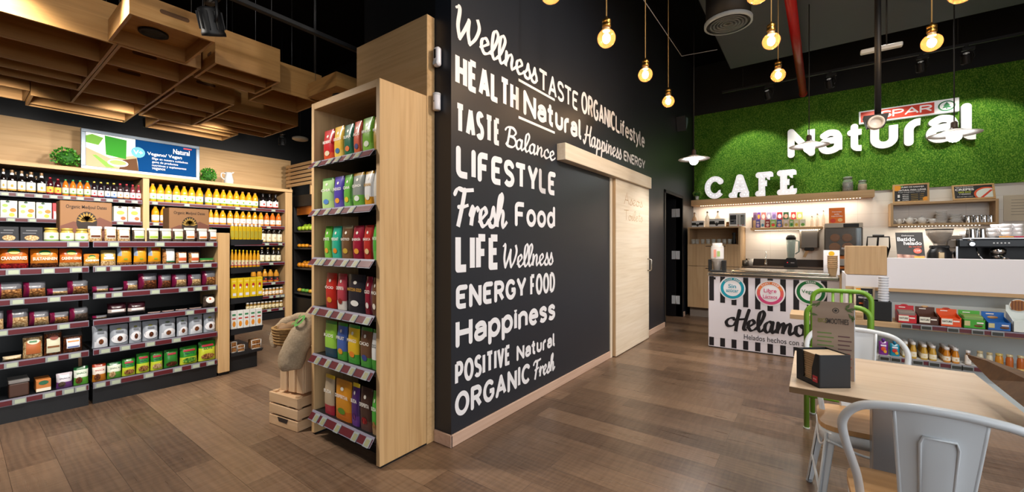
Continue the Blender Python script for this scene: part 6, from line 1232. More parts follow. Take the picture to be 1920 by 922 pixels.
def clipdisc(cx_, cz_, rx, rz, y_, m_, nm, t_, w_, h_):
    pts = [(min(max(cx_ + rx * math.cos(a), -w_), w_), y_, min(max(cz_ + rz * math.sin(a), .025), h_)) for a in [R(10 * i) for i in range(36)]]; mb = MB(); mb.face(pts, m_); mb.build(nm, t_)
clipdisc(w2 * .62, h * .34, w2 * .6, h * .44, y - .0005, mat('#e0562a', .5), 'plate_rim_print', t, w2 - .024, h - .025); clipdisc(w2 * .66, h * .32, w2 * .54, h * .38, y - .001, mat('#e6ece8', .5), 'plate_print', t, w2 - .024, h - .025)
MB().face([(w2 * .3, y - .0015, h * .1), (w2 * .45, y - .0015, h * .1), (w2 * .92, y - .0015, h * .58), (w2 * .8, y - .0015, h * .6)], RED_).build('crepe_print', t)
a, b = at(1885, 382, Y=BY), at(1935, 411, Y=BY); t = root('wall_notice', 'pale framed notice with faint lines of text on the tiles', 'notice', (a.x + .2, BY - .012, b.z))
MB().box((-.22, 0, -.02), (.6, .009, .34), mat('#d8ccb8', .5), .002).build('sheet', t)
for i in range(6): MB().box((-.15, -.002, .27 - .04 * i), (.5 - .05 * (i % 3), -.0005, .275 - .04 * i), mat('#8a8278', .6)).build('text_line', t)
# ------------------------------------------------------------------ counter front, ice cream cabinet
IY = 5.75; ix0, ix1 = -1.072, .245; itop = .955
ic = root('ice_cream_cabinet', 'black and white striped ice cream counter with three round badges', 'counter')
MB().box((ix0, IY + .004, .02), (ix1, IY + .75, itop - .05), mat('#e2e0e6', .4)).build('body', ic)
m = MB().box((ix0, IY - .002, .012), (ix1, IY + .004, itop - .045), mat('#e6e3ec', .35))
xs = [at(p, 0, Y=IY)[0] for p in (1334.3, 1355, 1376.2, 1398, 1420.5, 1443.8, 1468.2)]; per = (xs[-1] - xs[0]) / 6; hw = per * .218
bot = (563.5, 567, 573, 578, 581, 583, 581, 578, 573, 567, 563.5)
for i in range(12):
    x = xs[0] + per * i
    if x + hw > ix1: break
    zb = .52 + .075 * (abs(i - 5) / 5) ** 1.3
    m.face([(x - hw, IY - .0035, zb), (x + hw, IY - .0035, zb), (x + hw, IY - .0035, itop - .05), (x - hw, IY - .0035, itop - .05)], INK); m.face([(x - hw, IY - .0035, .022), (x + hw, IY - .0035, .022), (x + hw, IY - .0035, .13), (x - hw, IY - .0035, .13)], INK)
m.face([(ix0 + .06, IY - .0032, .118), (ix1, IY - .0032, .118), (ix1, IY - .0032, .1195), (ix0 + .06, IY - .0032, .1195)], mat('#b4b2b8', .5)); m.build('front_panel', ic)
MB().box((ix0, IY + .004, 0), (ix1, IY + .7, .02), BLACK).build('plinth', ic)
MB().box((ix0 - .01, IY - .02, itop - .045), (ix1, IY + .78, itop), STEEL, .012, seg=2).build('rim', ic); MB().box((ix0 + .25, IY + .05, itop), (ix1 - .08, IY + .70, itop + .035), mat('#c9c6c2', .2, 1), .012, seg=2).build('lid', ic)
cl_ = {'t': ('#1fa0b8', '#2ab4c0'), 'd': ('#d8407a', '#e8803a'), 'v': ('#0f6a34', '#1f7a3a')}
def badge(px, py, rpx, ring, words_, arcw, ring2=None):
    c = at(px, py, Y=IY); r_ = .5 * (at(px + rpx, py, Y=IY)[0] - at(px - rpx, py, Y=IY)[0]); t = MB().disc((c.x, IY - .0045, c.z), r_, mat('#eeedf2', .4), n=40).build('badge', ic)
    q = MB(); N = 40
    for k in range(N):
        a, b = 2 * PI * k / N, 2 * PI * (k + 1) / N; P = lambda a_, rr: (c.x + rr * math.cos(a_), IY - .006, c.z + rr * math.sin(a_)); f = .5 + .5 * math.sin((a + b) / 2)
        col = mat(ring, .4) if (not ring2 or f < .35) else (mat('#e0605a', .4) if f < .65 else mat(ring2, .4)); q.face([P(a, r_ * .9), P(b, r_ * .9), P(b, r_ * .68), P(a, r_ * .68)], col)
    q.build('badge_ring', t)
    for s, dz, w_, h_ in words_: txt(s, t, (c.x, IY - .008, c.z + dz * r_), w_ * r_, h_ * r_, mat(ring, .4), bold=.012)
    n = len(arcw)
    for k, ch in enumerate(arcw):
        if ch == ' ': continue
        a = R(90 + 9.5 * (n - 1) / 2 - 9.5 * k); o = txt(ch, t, (c.x + r_ * .79 * math.cos(a), IY - .0075, c.z + r_ * .79 * math.sin(a)), .1 * r_ * (.45 if ch == 'I' else 1), .13 * r_, LETTER, bold=.02, rot=(PI / 2, -(a - PI / 2), 0))
badge(1373, 540, 24.5, '#1a96ae', (('Sin', .18, .6, .34), ('azúcar', -.2, .95, .28)), 'SUGAR FREE'); badge(1444, 549.5, 28, '#d04a7c', (('Libre', .2, .85, .3), ('de', .0, .16, .12), ('Lácteos', -.28, .95, .3)), 'DAIRY FREE', '#e8844a'); badge(1520, 547.5, 30, '#0f6a34', (('Vegano', 0, 1.15, .36),), 'VEGAN')
PI_ = lambda a, b, o: V((a, IY - .004 - o, b)); hx0, hx1 = at(1360, 0, Y=IY)[0], at(1521, 0, Y=IY)[0]
a_, b_ = at(1387, 617, Y=IY)[2], at(1387, 583, Y=IY)[2]
m = MB(); word(m, 'Qelamor', hx0, hx1 + .06, a_, b_ + .02, PI_, INK, .001, 'script', .155); m.build('lettering', ic)
q0, q1 = at(1395, 0, Y=IY)[0], at(1533, 0, Y=IY)[0]; z_ = at(1395, 634, Y=IY)[2]; txt('Helados hechos con amor', ic, ((q0 + q1) / 2, IY - .006, z_ + .022), q1 - q0, .062, INK)
c = at(1340, 521.5, Y=IY); MB().box((c.x - .012, IY - .006, c.z - .014), (c.x + .012, IY - .0045, c.z + .014), INK).build('sensor_mark', ic)
# smoothie cup dispenser, kraft cups
x = at(1345, 0, Y=5.95)[0]; t = root('cup_dispenser', 'clear printed smoothie cup in a black tray on the ice cream counter', 'dispenser', (x, 5.95, itop + .001))
MB().box((-.10, -.06, 0), (.10, .06, .02), BLACK, .004).box((-.10, -.06, .02), (-.07, .06, .16), BLACK, .004).box((.06, -.06, .02), (.10, .06, .15), BLACK, .004).build('tray', t)
MB().lathe([(.045, .021), (.058, .13), (.072, .14), (.075, .33), (.06, .345), (.06, .375)], mat('#d9d2cc', .15, alpha=.75), n=18).build('cup', t); MB().lathe([(.0765, .17), (.0775, .31)], mat('#e8e2de', .5), n=18, cap=False).build('label', t); MB().box((-.03, -.081, .19), (.0, -.079, .29), mat('#e89a8a', .5)).box((.01, -.081, .2), (.045, -.079, .27), mat('#a8c07a', .5)).build('print', t)
x = at(1561, 0, Y=5.88)[0]
for i in range(7):
    t = MB().lathe([(.034, 0), (.046, .095), (.048, .1), (.043, .1), (.033, .01)], KRAFT, n=18, cap=False).build('kraft_cup', None, (x, 5.9, itop + .002 + .021 * i)); tag(t, ORD[i] + ' brown kraft cup counted from the bottom of the stack', 'cup', 'kraft cups in the stack'); MB().lathe([(.0475, .093), (.0495, .098), (.0475, .103)], mat('#b4926a', .7), n=18, cap=False).build('rim', t)
x = at(1559, 0, Y=6.1)[0]; t = root('white_card', 'white card with a yellow dot behind the kraft cups', 'card', (x, 6.1, itop + .001)); MB().box((-.075, 0, 0), (.075, .006, .29), mat('#ece8ea', .5)).build('card_sheet', t); MB().disc((0, -.002, .25), .028, mat('#e0b020', .5)).build('yellow_dot', t)
# -------- white serving counter with niche shelves
WYF = 5.05; wx0 = .262; wt0, wt1 = .886, 1.193
wc = root('serving_counter', 'long white serving counter with a grey niche and shelves below', 'counter')
MB().box((.555, WYF, wt0 + .03), (3.4, WYF + .03, wt1), WHITE, .002).build('front_panel', wc); MB().box((wx0, WYF + .002, wt0 + .03), (.555, WYF + .03, 1.03), WHITE, .002).build('front_panel', wc); MB().box((wx0, WYF - .004, wt0), (3.4, WYF + .035, wt0 + .03), CAFEW[0], .001).build('lower_trim', wc)
MB().box((wx0, WYF + .09, 0), (3.4, WYF + .12, wt0), GREYNICHE).build('niche_back', wc); MB().box((wx0, WYF + .03, 0), (wx0 + .02, WYF + .62, 1.03), WHITE).build('side_panel', wc); MB().box((.70, WYF + .03, 1.08), (3.4, WYF + .7, 1.11), DKWOOD).box((wx0 + .02, WYF + .03, 1.0), (.70, WYF + .7, 1.029), DKWOOD).build('worktop', wc)
MB().box((wx0 + .02, WYF + .03, wt0 - .0), (3.4, WYF + .12, wt0 + .02), CAFEW[0]).build('niche_top', wc)
LEY = 4.80; lz = at(1690, 606, Y=LEY)[2]; lx = at(1481, 0, Y=LEY)[0]
MB().box((lx, LEY, lz - .045), (3.4, WYF + .09, lz), CAFEW[0], .002).build('ledge', wc)
s2 = at(1690, 671, Y=LEY)[2]; MB().box((wx0, LEY, s2 - .04), (3.4, WYF + .09, s2), mat('#d0d4d4', .5), .002).build('lower_shelf', wc); MB().box((wx0, LEY + .04, 0), (3.4, LEY + .07, s2 - .04), mat('#cfdade', .45)).build('kick_board', wc)
rl = MB()
def nrail(pl, pr, z, tags):
    a, b = at(pl, 0, Y=LEY)[0], at(pr, 0, Y=LEY)[0]
    if pr > 1915: b += .8
    o = MB().box((a, LEY - .012, z - .034), (b, LEY - .004, z + .006), RAILG, .001).build('rail_channel', wc); MB().box((a, LEY - .0145, z - .03), (b, LEY - .012, z - .003), BURG).build('price_rail', o)
    for p in tags: x = at(p, 0, Y=LEY)[0]; MB().box((x - .034, LEY - .022, z - .036), (x + .034, LEY - .0145, z + .002), TAGF, .001).build('price_tag', o); MB().box((x - .028, LEY - .0235, z - .03), (x + .028, LEY - .022, z - .006), mat('#2f2e26', .3)).build('tag_display', o)
nrail(1692, 1925, lz, (1699, 1736, 1786, 1832, 1869)); nrail(1648, 1925, s2, (1658, 1679, 1720, 1751, 1793, 1813, 1860, 1895))
# oak screen on the counter
a, b = at(1587, 517, Y=WYF), at(1663, 461, Y=WYF); ob = MB().box((a.x, WYF - .005, 1.031), (b.x, WYF + .3, 1.30), CAFEW[2], .003).build('counter_box'); tag(ob, 'upright oak box standing on the white counter end', 'box')
# ------------------------------------------------------------------ things on the counter and its shelves
CTZ = 1.111; CYF = 5.45
# contact grill
x0, x1 = at(1625, 0, Y=CYF)[0], at(1668, 0, Y=CYF)[0]; zt = at(1645, 442, Y=CYF)[2]; t = root('contact_grill', 'black contact grill behind the oak box', 'grill', ((x0 + x1) / 2, CYF, 1.03)); w2 = (x1 - x0) / 2; hh = zt - 1.03
MB().box((-w2 * .95, 0, 0), (w2 * .95, .25, hh * .4), STEELBLK, .01).build('base', t); MB().box((-w2 * .9, 0, hh * .45), (w2 * .9, .25, hh * .72), BLACK, .012).build('upper_plate', t)
MB().tube([(-w2, .2, hh * .4), (-w2, -.01, hh * .7), (-w2 * .95, -.02, hh * .97), (w2 * .95, -.02, hh * .97), (w2, -.01, hh * .7), (w2, .2, hh * .4)], .007, BLACK).tube([(-w2 * .5, -.02, hh), (w2 * .5, -.02, hh)], .013, BLACK).tube([(0, -.02, hh), (0, .05, hh * .7)], .008, BLACK).build('handle', t)
# shake poster
t, w2, h, y = board(1684, 1737, 436, WYF + .16, CTZ, R(27), 'dark shake poster with a photo strip leaning on the counter', mat('#3a3a40', .5), 'leaning_poster', .012, 0)
h2 = h; txt('Deliciosos', t, (-w2 * .1, y, h * .9), w2 * .9, h * .035, LETTER); txt('Batido', t, (-w2 * .25, y, h * .79), w2 * 1.3, h * .12, LETTER, bold=.02); txt('helado', t, (w2 * .2, y, h * .67), w2 * 1.3, h * .11, LETTER, bold=.02); txt('de verdad', t, (w2 * .35, y, h * .57), w2 * .9, h * .06, mat('#d8604a', .5))
MB().disc((w2 * .5, y - .001, h * .44), w2 * .3, mat('#d8604a', .5)).build('price_dot', t); txt('3,50€', t, (w2 * .5, y - .003, h * .44), w2 * .4, h * .06, LETTER)
photo = grain_mat('dessert_photo', '#e8d8cc', '#b88a7a', '#5a2f2a', 22); MB().face([(-w2, y - .001, 0), (w2, y - .001, 0), (w2, y - .001, h * .3), (-w2, y - .001, h * .34)], photo).build('photo_print', t)
m = MB()
for k in range(3): m.box((w2 * (.25 + .24 * k), y - .004, .01), (w2 * (.43 + .24 * k), y - .002, h * .2), mat('#e4e0dc', .5)).box((w2 * (.22 + .24 * k), y - .004, h * .2), (w2 * (.46 + .24 * k), y - .002, h * .28), mat('#d8a83a', .5))
m.build('cup_print', t)
# coffee grinder
x = at(1762, 0, Y=CYF)[0]; t = root('coffee_grinder', 'black coffee grinder with a bean filled hopper', 'grinder', (x, CYF + .02, CTZ)); zt = at(1762, 429, Y=CYF)[2] - CTZ
b = zt * .5
MB().lathe([(.085, 0), (.088, .02), (.082, b * .7), (.06, b), (.03, b + .02)], STEELBLK, n=20).build('body', t); MB().box((-.02, -.092, b * .35), (.02, -.075, b * .75), mat('#c9b08a', .3, .6), .004).build('badge', t)
MB().lathe([(.035, b + .02), (.045, b + .04), (.088, b + .12), (.093, zt - .01), (.09, zt - .01), (.085, b + .12), (.04, b + .045)], mat('#c9bfb4', .08, alpha=.38), n=22, cap=False).build('hopper', t); MB().lathe([(.036, b + .035), (.08, b + .118), (.075, b + .14), (0, b + .145)], SEEDS, n=20).build('beans', t); MB().lathe([(.094, zt - .01), (.094, zt), (0, zt)], BLACK, n=22).build('lid', t)
MB().tube([(.07, .02, b * .8), (.10, .03, b * .75), (.105, .02, b * .5), (.095, 0, .14), (.075, 0, .1)], .006, BLACK).build('cord', t); MB().box((-.06, -.05, b - .01), (.06, .05, b + .02), BLACK, .006).build('collar', t)
# espresso machine
ex0 = at(1796, 0, Y=CYF)[0]; ez = at(1840, 447.5, Y=CYF)[2]; em = at(1840, 464, Y=CYF)[2]; ew = .86
t = root('espresso_machine', 'wide black two group espresso machine on the counter', 'coffee machine', (ex0, CYF, CTZ))
h1, h2 = em - CTZ, ez - CTZ
MB().box((0.0, 0, h1), (ew, .42, h2), mat('#23282e', .35), .012).build('upper_body', t); MB().box((.03, .2, .03), (ew - .03, .42, h1), mat('#17191c', .4)).build('back_panel', t); MB().box((0, .0, 0), (ew, .42, .035), STEEL, .006).build('drip_tray', t); MB().box((-.012, -.002, .0), (.0, .42, h1 + .01), mat('#c9c9cc', .3, .8)).build('side_panel', t)
MB().box((-.06, .05, h1 - .005), (-.0, .42, h2 - .005), mat('#6a5c4e', .4), .004).box((-.055, .1, h2 - .005), (.05, .42, h2 + .035), mat('#6a5c4e', .4), .004).build('side_cover', t)
MB().box((0.03, .0, h2), (ew, .4, h2 + .008), mat('#d8d6d4', .3, .8)).build('cup_rail', t)
m = MB()
for g_ in (.26, .62):
    q = MB().lathe([(.05, h1 - .06), (.052, h1 - .02), (.035, h1)], CHROME, c=(g_, .07, 0), n=18).lathe([(.038, h1 - .10), (.04, h1 - .062)], CHROME, c=(g_, .07, 0), n=18).tube([(g_, .04, h1 - .085), (g_ + .02, -.07, h1 - .10)], .014, CHROME).tube([(g_ - .0, .07, h1 - .1), (g_ - .02, .06, h1 - .13)], .01, CHROME); q.build('group_head', t)
    for k in range(5): MB().lathe([(.006, 0), (.006, .004)], mat('#dfe3e8', .3), axis='y', c=(g_ - .04 + .022 * k, .002, h1 + (h2 - h1) * .52), n=8).build('button', t)
MB().lathe([(.02, 0), (.018, .025)], CHROME, axis='y', c=(.085, .0, h1 + (h2 - h1) * .4), n=14).tube([(.06, -.004, h2 - .012), (.11, -.004, h2 - .012)], .005, CHROME).build('steam_knob', t); MB().tube([(.12, .03, h1), (.13, .0, h1 - .07), (.17, -.02, .04)], .006, CHROME).build('steam_wand', t)
for k in range(3): MB().lathe([(.009, 0), (.01, .016)], CHROME, axis='y', c=(.41 + .035 * k, .0, h1 + (h2 - h1) * .58), n=10).build('switch', t)
tz = ez + .009
jug_steel(at(1822, 0, Y=CYF + .06)[0], CYF + .07, tz, 'first steel milk jug on the espresso machine', .04, .085); jug_steel(at(1841, 0, Y=CYF + .06)[0], CYF + .07, tz, 'second steel milk jug on the espresso machine', .04, .085)
for k, px in enumerate((1812, 1824, 1836)): cup(at(px, 0, Y=CYF + .2)[0], CYF + .22, tz, ORD[k] + ' white cup behind the steel jugs on the machine', .045, .062, rot=.3)
def cstack(px, n, nm, r_=.042, dy=.08, ang=0):
    z = tz
    for k in range(n):
        cup(at(px, 0, Y=CYF + dy)[0], CYF + dy, z, ORD[k] + ' white cup counted from the bottom, ' + nm, r_, .05, 'stacked cups on the espresso machine', ang); z += .036 if k < n - 1 else 0
cstack(1858, 2, 'stack beside the steel jugs'); cstack(1869, 3, 'second stack from the steel jugs', .042, .16, .5); cstack(1885, 3, 'stack before the orange cloth', .042, .1, 2.6); cstack(1904, 3, 'stack on the orange cloth', .045, .16, -2.2)
tag(MB().box((at(1876, 0, Y=CYF)[0], CYF + .02, tz), (at(1903, 0, Y=CYF)[0], CYF + .05, tz + .012), mat('#d8842a', .8), .004).box((at(1876, 0, Y=CYF)[0], CYF + .018, tz + .004), (at(1903, 0, Y=CYF)[0], CYF + .0195, tz + .008), mat('#e8a850', .8)).build('cloth'), 'folded orange cloth under the cups on the espresso machine', 'cloth')
tag(MB().box((at(1904, 0, Y=CYF)[0], CYF + .015, tz), (at(1935, 0, Y=CYF)[0], CYF + .05, tz + .012), mat('#a02440', .8), .004).build('cloth'), 'folded crimson cloth on the espresso machine edge', 'cloth')
# ledge: cup box, framed sign, snack displays
LF = LEY + .03
x0, x1 = at(1621, 0, Y=LEY + .04)[0], at(1672, 0, Y=LEY + .04)[0]; t = root('cup_holder', 'black open box holding the stacked white cups on the ledge', 'holder', ((x0 + x1) / 2, LEY + .04, lz + .001)); w2 = (x1 - x0) / 2; h = at(1645, 565, Y=LEY + .04)[2] - lz
MB().box((-w2, 0, 0), (w2, .008, h), BLACK, .002).box((-w2, .14, 0), (w2, .148, h), BLACK, .002).box((-w2, .008, 0), (-w2 + .008, .14, h), BLACK).box((w2 - .008, .008, 0), (w2, .14, h), BLACK).box((-w2, 0, 0), (w2, .14, .006), BLACK).build('box_shell', t); MB().box((w2, .0, .01), (w2 + .003, .148, h), mat('#9aa6b8', .3)).build('edge_strip', t)
x = at(1656.5, 0, Y=LEY + .11)[0]; z = at(1656, 566, Y=LEY + .11)[2] - .10; zt = at(1656, 518, Y=LEY + .11)[2]
n = 11
for i in range(n):
    zz = z + (zt - z - .1) * i / (n - 1); c = MB().lathe([(.027, .001), (.035, .09), (.037, .095), (.034, .095), (.026, .008)], mat('#dfe3ee', .45), n=16, cap=False).build('paper_cup', None, (x, LEY + .11, zz)); tag(c, ORD[i] + ' white paper cup from below in the black holder', 'cup', 'paper cups in the black holder'); MB().lathe([(.036, .09), (.0385, .094), (.036, .098)], mat('#eef0f6', .45), n=16, cap=False).build('rim', c)
t, w2, h, y = board(1601, 1641, 538, LEY + .21, lz, R(2), 'small framed juice sign behind the black cup holder', PALE[0], 'framed_sign', .014, .016)
txt('ZUMO DE', t, (0, y, h * .84), w2 * .7, h * .06, LETTER, bold=.02); txt('NARANJA NATURAL', t, (0, y, h * .74), w2 * 1.45, h * .06, LETTER, bold=.02); txt('PARA LLEVAR', t, (0, y, h * .64), w2 * 1.1, h * .06, LETTER, bold=.02); MB().disc((-w2 * .65, y - .001, h * .9), .025, ORG_).build('orange_print', t); MB().box((-w2 * .5, y - .002, h * .42), (w2 * .5, y, h * .47), mat('#e0703a', .5)).build('orange_bar', t)
tag(MB().box((at(1604, 0, Y=LEY)[0], LEY + .0, lz + .001), (at(1619, 0, Y=LEY)[0], LEY + .1, lz + .07), KRAFT, .004).box((at(1606, 0, Y=LEY)[0], LEY - .003, lz + .02), (at(1617, 0, Y=LEY)[0], LEY, lz + .04), mat('#a4835c', .7)).build('kraft_box'), 'small brown cardboard box before the framed juice sign', 'box')
def display(px0, px1, ptop, pfront, pbot, col, back, label, word_=None, bars=None, topper=None):
    xa, xb = at(px0, 0, Y=LF)[0], at(px1, 0, Y=LF)[0]; w2 = (xb - xa) / 2 * .97; h = at((px0 + px1) / 2, ptop, Y=LF + .14)[2] - lz; hf = at((px0 + px1) / 2, pfront, Y=LF)[2] - lz; m_ = mat(col, .4); bk = mat(back, .4)
    t = root('snack_display_box', label, 'display box', ((xa + xb) / 2, LF, lz + .002)); D = .15
    MB().box((-w2, 0, 0), (w2, .003, hf), m_).box((-w2, 0, 0), (w2, D, .003), m_).prism([(0, 0), (D, 0), (D, h * .75), (0, hf)], lambda p, q, k: (k, p, q), -w2, -w2 + .003, m_).prism([(0, 0), (D, 0), (D, h * .75), (0, hf)], lambda p, q, k: (k, p, q), w2 - .003, w2, m_).build('tray', t)
    MB().box((-w2, D, 0), (w2, D + .003, h), bk).build('back_card', t)
    if word_:
        MB().box((-w2 * .92, -.002, hf * .25), (w2 * .15, -.0003, hf * .92), mat('#e9e6d8', .5)).build('label', t); txt(word_, t, (-w2 * .38, -.0035, hf * .6), w2 * .9, hf * .22, mat('#3a3a34', .5), bold=.02)
    MB().box((-w2 * .6, D - .002, h * .84), (w2 * .1, D - .0002, h * .9), mat('#f0e8e0', .5)).box((w2 * .2, -.002, hf * .6), (w2 * .8, -.0004, hf * .75), mat('#f4ece4', .5)).build('print', t)
    if topper: m = MB(); m.ball((0, D + .005, h), w2 * .35, mat(topper, .6), (1.2, .3, .5)); m.build('topper', t)
    for k in range(3 if not bars else 6):
        MB().box((-w2 * .9, .02 + (.02 if bars else .04) * k, .006), (w2 * .9, .036 + (.02 if bars else .04) * k, hf * .9 + (.03 if bars else -.0) + .004 * (k % 3)), mat(bars or col, .3, .1), .004).build('snack_bar', t)
    return t, w2, h, hf, D
lz0 = lz
display(1683, 1720, 573, 591, 606, '#c8202c', '#c8303a', 'red display box of snack bars nearest the cup holder', 'NATURE', '#8a7f78', '#b82030')
display(1722, 1761, 576, 594, 609, '#4a2a1c', '#5a3424', 'dark brown display box beside the red one', 'NATURE', None, '#c8a070'); display(1763, 1804, 580, 597, 613, '#e0501c', '#e4581f', 'orange display box between brown and green boxes', 'NATURE', None, '#a83020')
t, w2, h, hf, D = display(1806, 1849, 583, 600, 617, '#3fa02a', '#55b03a', 'green display box of cereal bars', None, '#7fa05a'); MB().box((-w2 * .92, -.003, hf * .3), (-w2 * .4, -.0004, hf * .85), mat('#c9bf8a', .5)).ball((w2 * .35, -.002, hf * .35), w2 * .4, NUTS, (1, .1, .4)).build('bar_print', t)
t, w2, h, hf, D = display(1851, 1897, 586, 605, 621, '#1a5fae', '#1d66b8', 'blue display box of cereal bars', None, None); MB().box((-w2 * .92, -.003, hf * .3), (-w2 * .4, -.0004, hf * .85), mat('#c9bf8a', .5)).ball((w2 * .45, -.002, hf * .4), w2 * .4, NUTS, (1, .1, .4)).ball((0, D - .002, h * .66), w2 * .5, NUTS, (1, .05, .35)).build('bar_print', t)
t, w2, h, hf, D = display(1899, 1950, 574, 604, 625, '#dfe8e6', '#e4ebe8', 'white display box topped by a round pie picture', None, None); MB().lathe([(w2 * .75, 0), (w2 * .75, .006)], mat('#eef2f0', .5), axis='y', c=(.0, D, h), n=24).build('round_card', t); pie = MB().disc((0, D - .008, h), w2 * .68, mat('#c88a4a', .5), n=24)
for k in range(-2, 3): pie.box((w2 * .25 * k - .006, D - .011, h - w2 * .55), (w2 * .25 * k + .006, D - .009, h + w2 * .55), mat('#7a4420', .5))
pie.build('pie_print', t)
# lower shelf: two spouted pouches and baby food jars
def spout(px0, px1, pt, col, cap, label, pr_):
    y = LEY + .03; xa, xb = at(px0, 0, Y=y)[0], at(px1, 0, Y=y)[0]; h = at((px0 + px1) / 2, pt, Y=y)[2] - s2
    p = pouch('spouted_pouch', (.9,), (col, col), (('o', .2, .75, .3, .62, pr_), ('o', .5, .85, .15, .4, '#e8b03a'), ('r', .2, .8, .66, .76, '#e8e0ec')))
    o = place(p, label, 'pouch', None, ((xa + xb) / 2, y + .03, s2 + .001), (xb - xa, .05, h * .84)); m = MB().lathe([(.12, .97), (.12, 1.05), (.2, 1.06), (.2, 1.18), (.1, 1.2)], mat(cap, .4), n=12)
    for v in m.bm.verts: v.co.y *= 2.2
    m.build('spout_cap', o)
spout(1648, 1666, 636, '#7a1f8c', '#6a2aa0', 'purple spouted fruit pouch on the lower shelf', '#d8542a'); spout(1669, 1688, 641, '#128aa8', '#1a8ab8', 'teal spouted fruit pouch on the lower shelf', '#c8302a')
BABY = bottle('#c49a3a', '#efe6d2', '#e8d8a0', '#e8e6e6', 'small'); BABY2 = bottle('#c8801f', '#f1e8d8', '#e0b070', '#e8e6e6', 'small')
k = 0
for (a, b, t_, p, n) in ((1692, 1705, 641, BABY, 3), (1707, 1720, 642, BABY, 4), (1727, 1741, 647, BABY, 4), (1743, 1758, 649, BABY, 4), (1769, 1784, 652, BABY2, 4), (1786, 1801, 654, BABY2, 4)):
    xa, xb = at(a, 0, Y=LF)[0], at(b, 0, Y=LF)[0]; wd = xb - xa; h = at((a + b) / 2, t_, Y=LF)[2] - s2; xm = (xa + xb) / 2
    for j in range(n): place(p, ORD[j] + ' fruit puree jar from the shelf edge in the ' + ORD[k] + ' jar file from the pouches', 'jar', 'puree jars on the lower shelf', (xm, LF + wd / 2 + (wd + .006) * j, s2 + .001), (wd * .96, wd * .96, h), name='puree_jar')
    k += 1
WJ = bottle('#8a6a4a', '#efeae4', '#d8d0c8', '#f0eeee', 'small', lab=(.05, .7)); HON = bottle('#c9882a', '#d8b060', '#e8d08a', '#d8c070', 'jar', lab=(.02, .16)); HON2 = bottle('#b8622a', '#d8b060', '#e8d08a', '#d8c8a0', 'jar', lab=(.02, .16)); PAL = bottle('#cfc8b0', '#d8d0b8', '#e8e0c8', '#c9b890', 'jar', lab=(.02, .16))
for a, b, t_, p, l in ((1810, 1823, 658, WJ, 'white labelled jar behind the wooden tip'), (1832, 1846, 659, PAL, 'pale honey jar just beyond the wooden tip'), (1850, 1864, 662, PAL, 'second pale honey jar beyond the wooden tip'), (1867, 1884, 664, HON, 'amber honey jar between pale and dark jars'), (1887, 1903, 666, HON2, 'dark honey jar with gold lid on the lower shelf'), (1908, 1924, 668, HON2, 'dark honey jar cut by the picture edge')):
    xa, xb = at(a, 0, Y=LF)[0], at(b, 0, Y=LF)[0]; h = at((a + b) / 2, t_, Y=LF)[2] - s2; place(p, l, 'jar', None, ((xa + xb) / 2, LF + (xb - xa) / 2, s2 + .001), ((xb - xa) * .96, (xb - xa) * .96, h), name='honey_jar')
# ------------------------------------------------------------------ table, chairs
tb = root('cafe_table', 'square oak topped cafe table on a steel column with the napkin box', 'table', (0, 0, 0)); bx = (-.073, .578); by = (1.981, 2.663)
m = MB().box((bx[0], by[0], .726), (bx[1], by[1], .7485), EDGEW, .001); m.box((bx[0] + .0005, by[0] + .0005, .7485), (bx[1] - .0005, by[1] - .0005, .75), TABLEW); m.build('table_top', tb)
MB().box((.205, 2.28, .012), (.305, 2.38, .72), mat('#a9a9ab', .35, .9), .003).build('column', tb); MB().box((.03, 2.1, 0), (.48, 2.55, .012), mat('#8f9194', .4, .8), .004).build('base_plate', tb); MB().box((.1, 2.2, .715), (.41, 2.46, .726), BLACK).build('top_plate', tb)
# napkin box with smoothie menu
nb = root('napkin_box', 'black napkin dispenser standing on the cafe table corner', 'napkin holder', (.036, 2.107, .751), R(37)); s = .063; hh = .13; T = .004
MB().box((-s, -s, 0), (s, -s + T, hh), mat('#22252a', .45), .0015).box((-s, s - T, 0), (s, s, hh), BLACK, .001).box((s - T, -s, 0), (s, s, hh), BLACK, .001).box((-s, -s, 0), (s, s, T), BLACK).prism([(-s, 0), (-.03, 0), (-.022, .03), (-.024, .07), (-.042, hh), (-s, hh)], lambda p, q, k: (k, p, q), -s, -s + T, BLACK).prism([(s, 0), (.03, 0), (.022, .03), (.024, .07), (.03, hh), (s, hh)], lambda p, q, k: (k, p, q), -s, -s + T, BLACK).box((-s, -.03, 0), (-s + T, .03, .02), BLACK).build('box_shell', nb)  # front face lighter than the rest: its bluish reflection put into the colour
MB().box((-s - .0015, -.055, .018), (-s - .0002, -.03, .043), mat('#b82430', .4)).build('red_label', nb)
txt('NATURAL', nb, (-s - .002, -.0425, .03), .018, .005, LETTER, rot=(PI / 2, 0, -PI / 2))
nk = MB()
for i in range(13): nk.box((-s + .006 + .0003 * (i % 3), -s + .006, .006 + .009 * i), (s - .006, s - .02, .0145 + .009 * i), mat('#b0906c', .8), .002)
o = nk.build('napkin_stack'); o.location = (.036, 2.107, .7515); o.rotation_euler = (0, 0, R(37)); tag(o, 'brown paper napkins filling the black dispenser', 'napkins', kind='stuff')
MB().box((-s + .006, -s + .006, .1235), (s - .006, s - .02, .125), mat('#d9c0a0', .8)).build('top_napkin', o)
pa, pb = at(1524, 640, Z=.93), at(1603, 645, Z=.93)
ma, mb_ = at(1524, 655, Y=2.135), at(1603, 655, Y=2.135)
w2 = (mb_.x - ma.x) / 2; zt = at(1560, 566, Y=2.135)[2]; mt = nodes('menu_wood_print', .5)
MW = wood('menu_planks', '#8a7464', '#a08a78', '#b09c8a', 0, .5, 20)
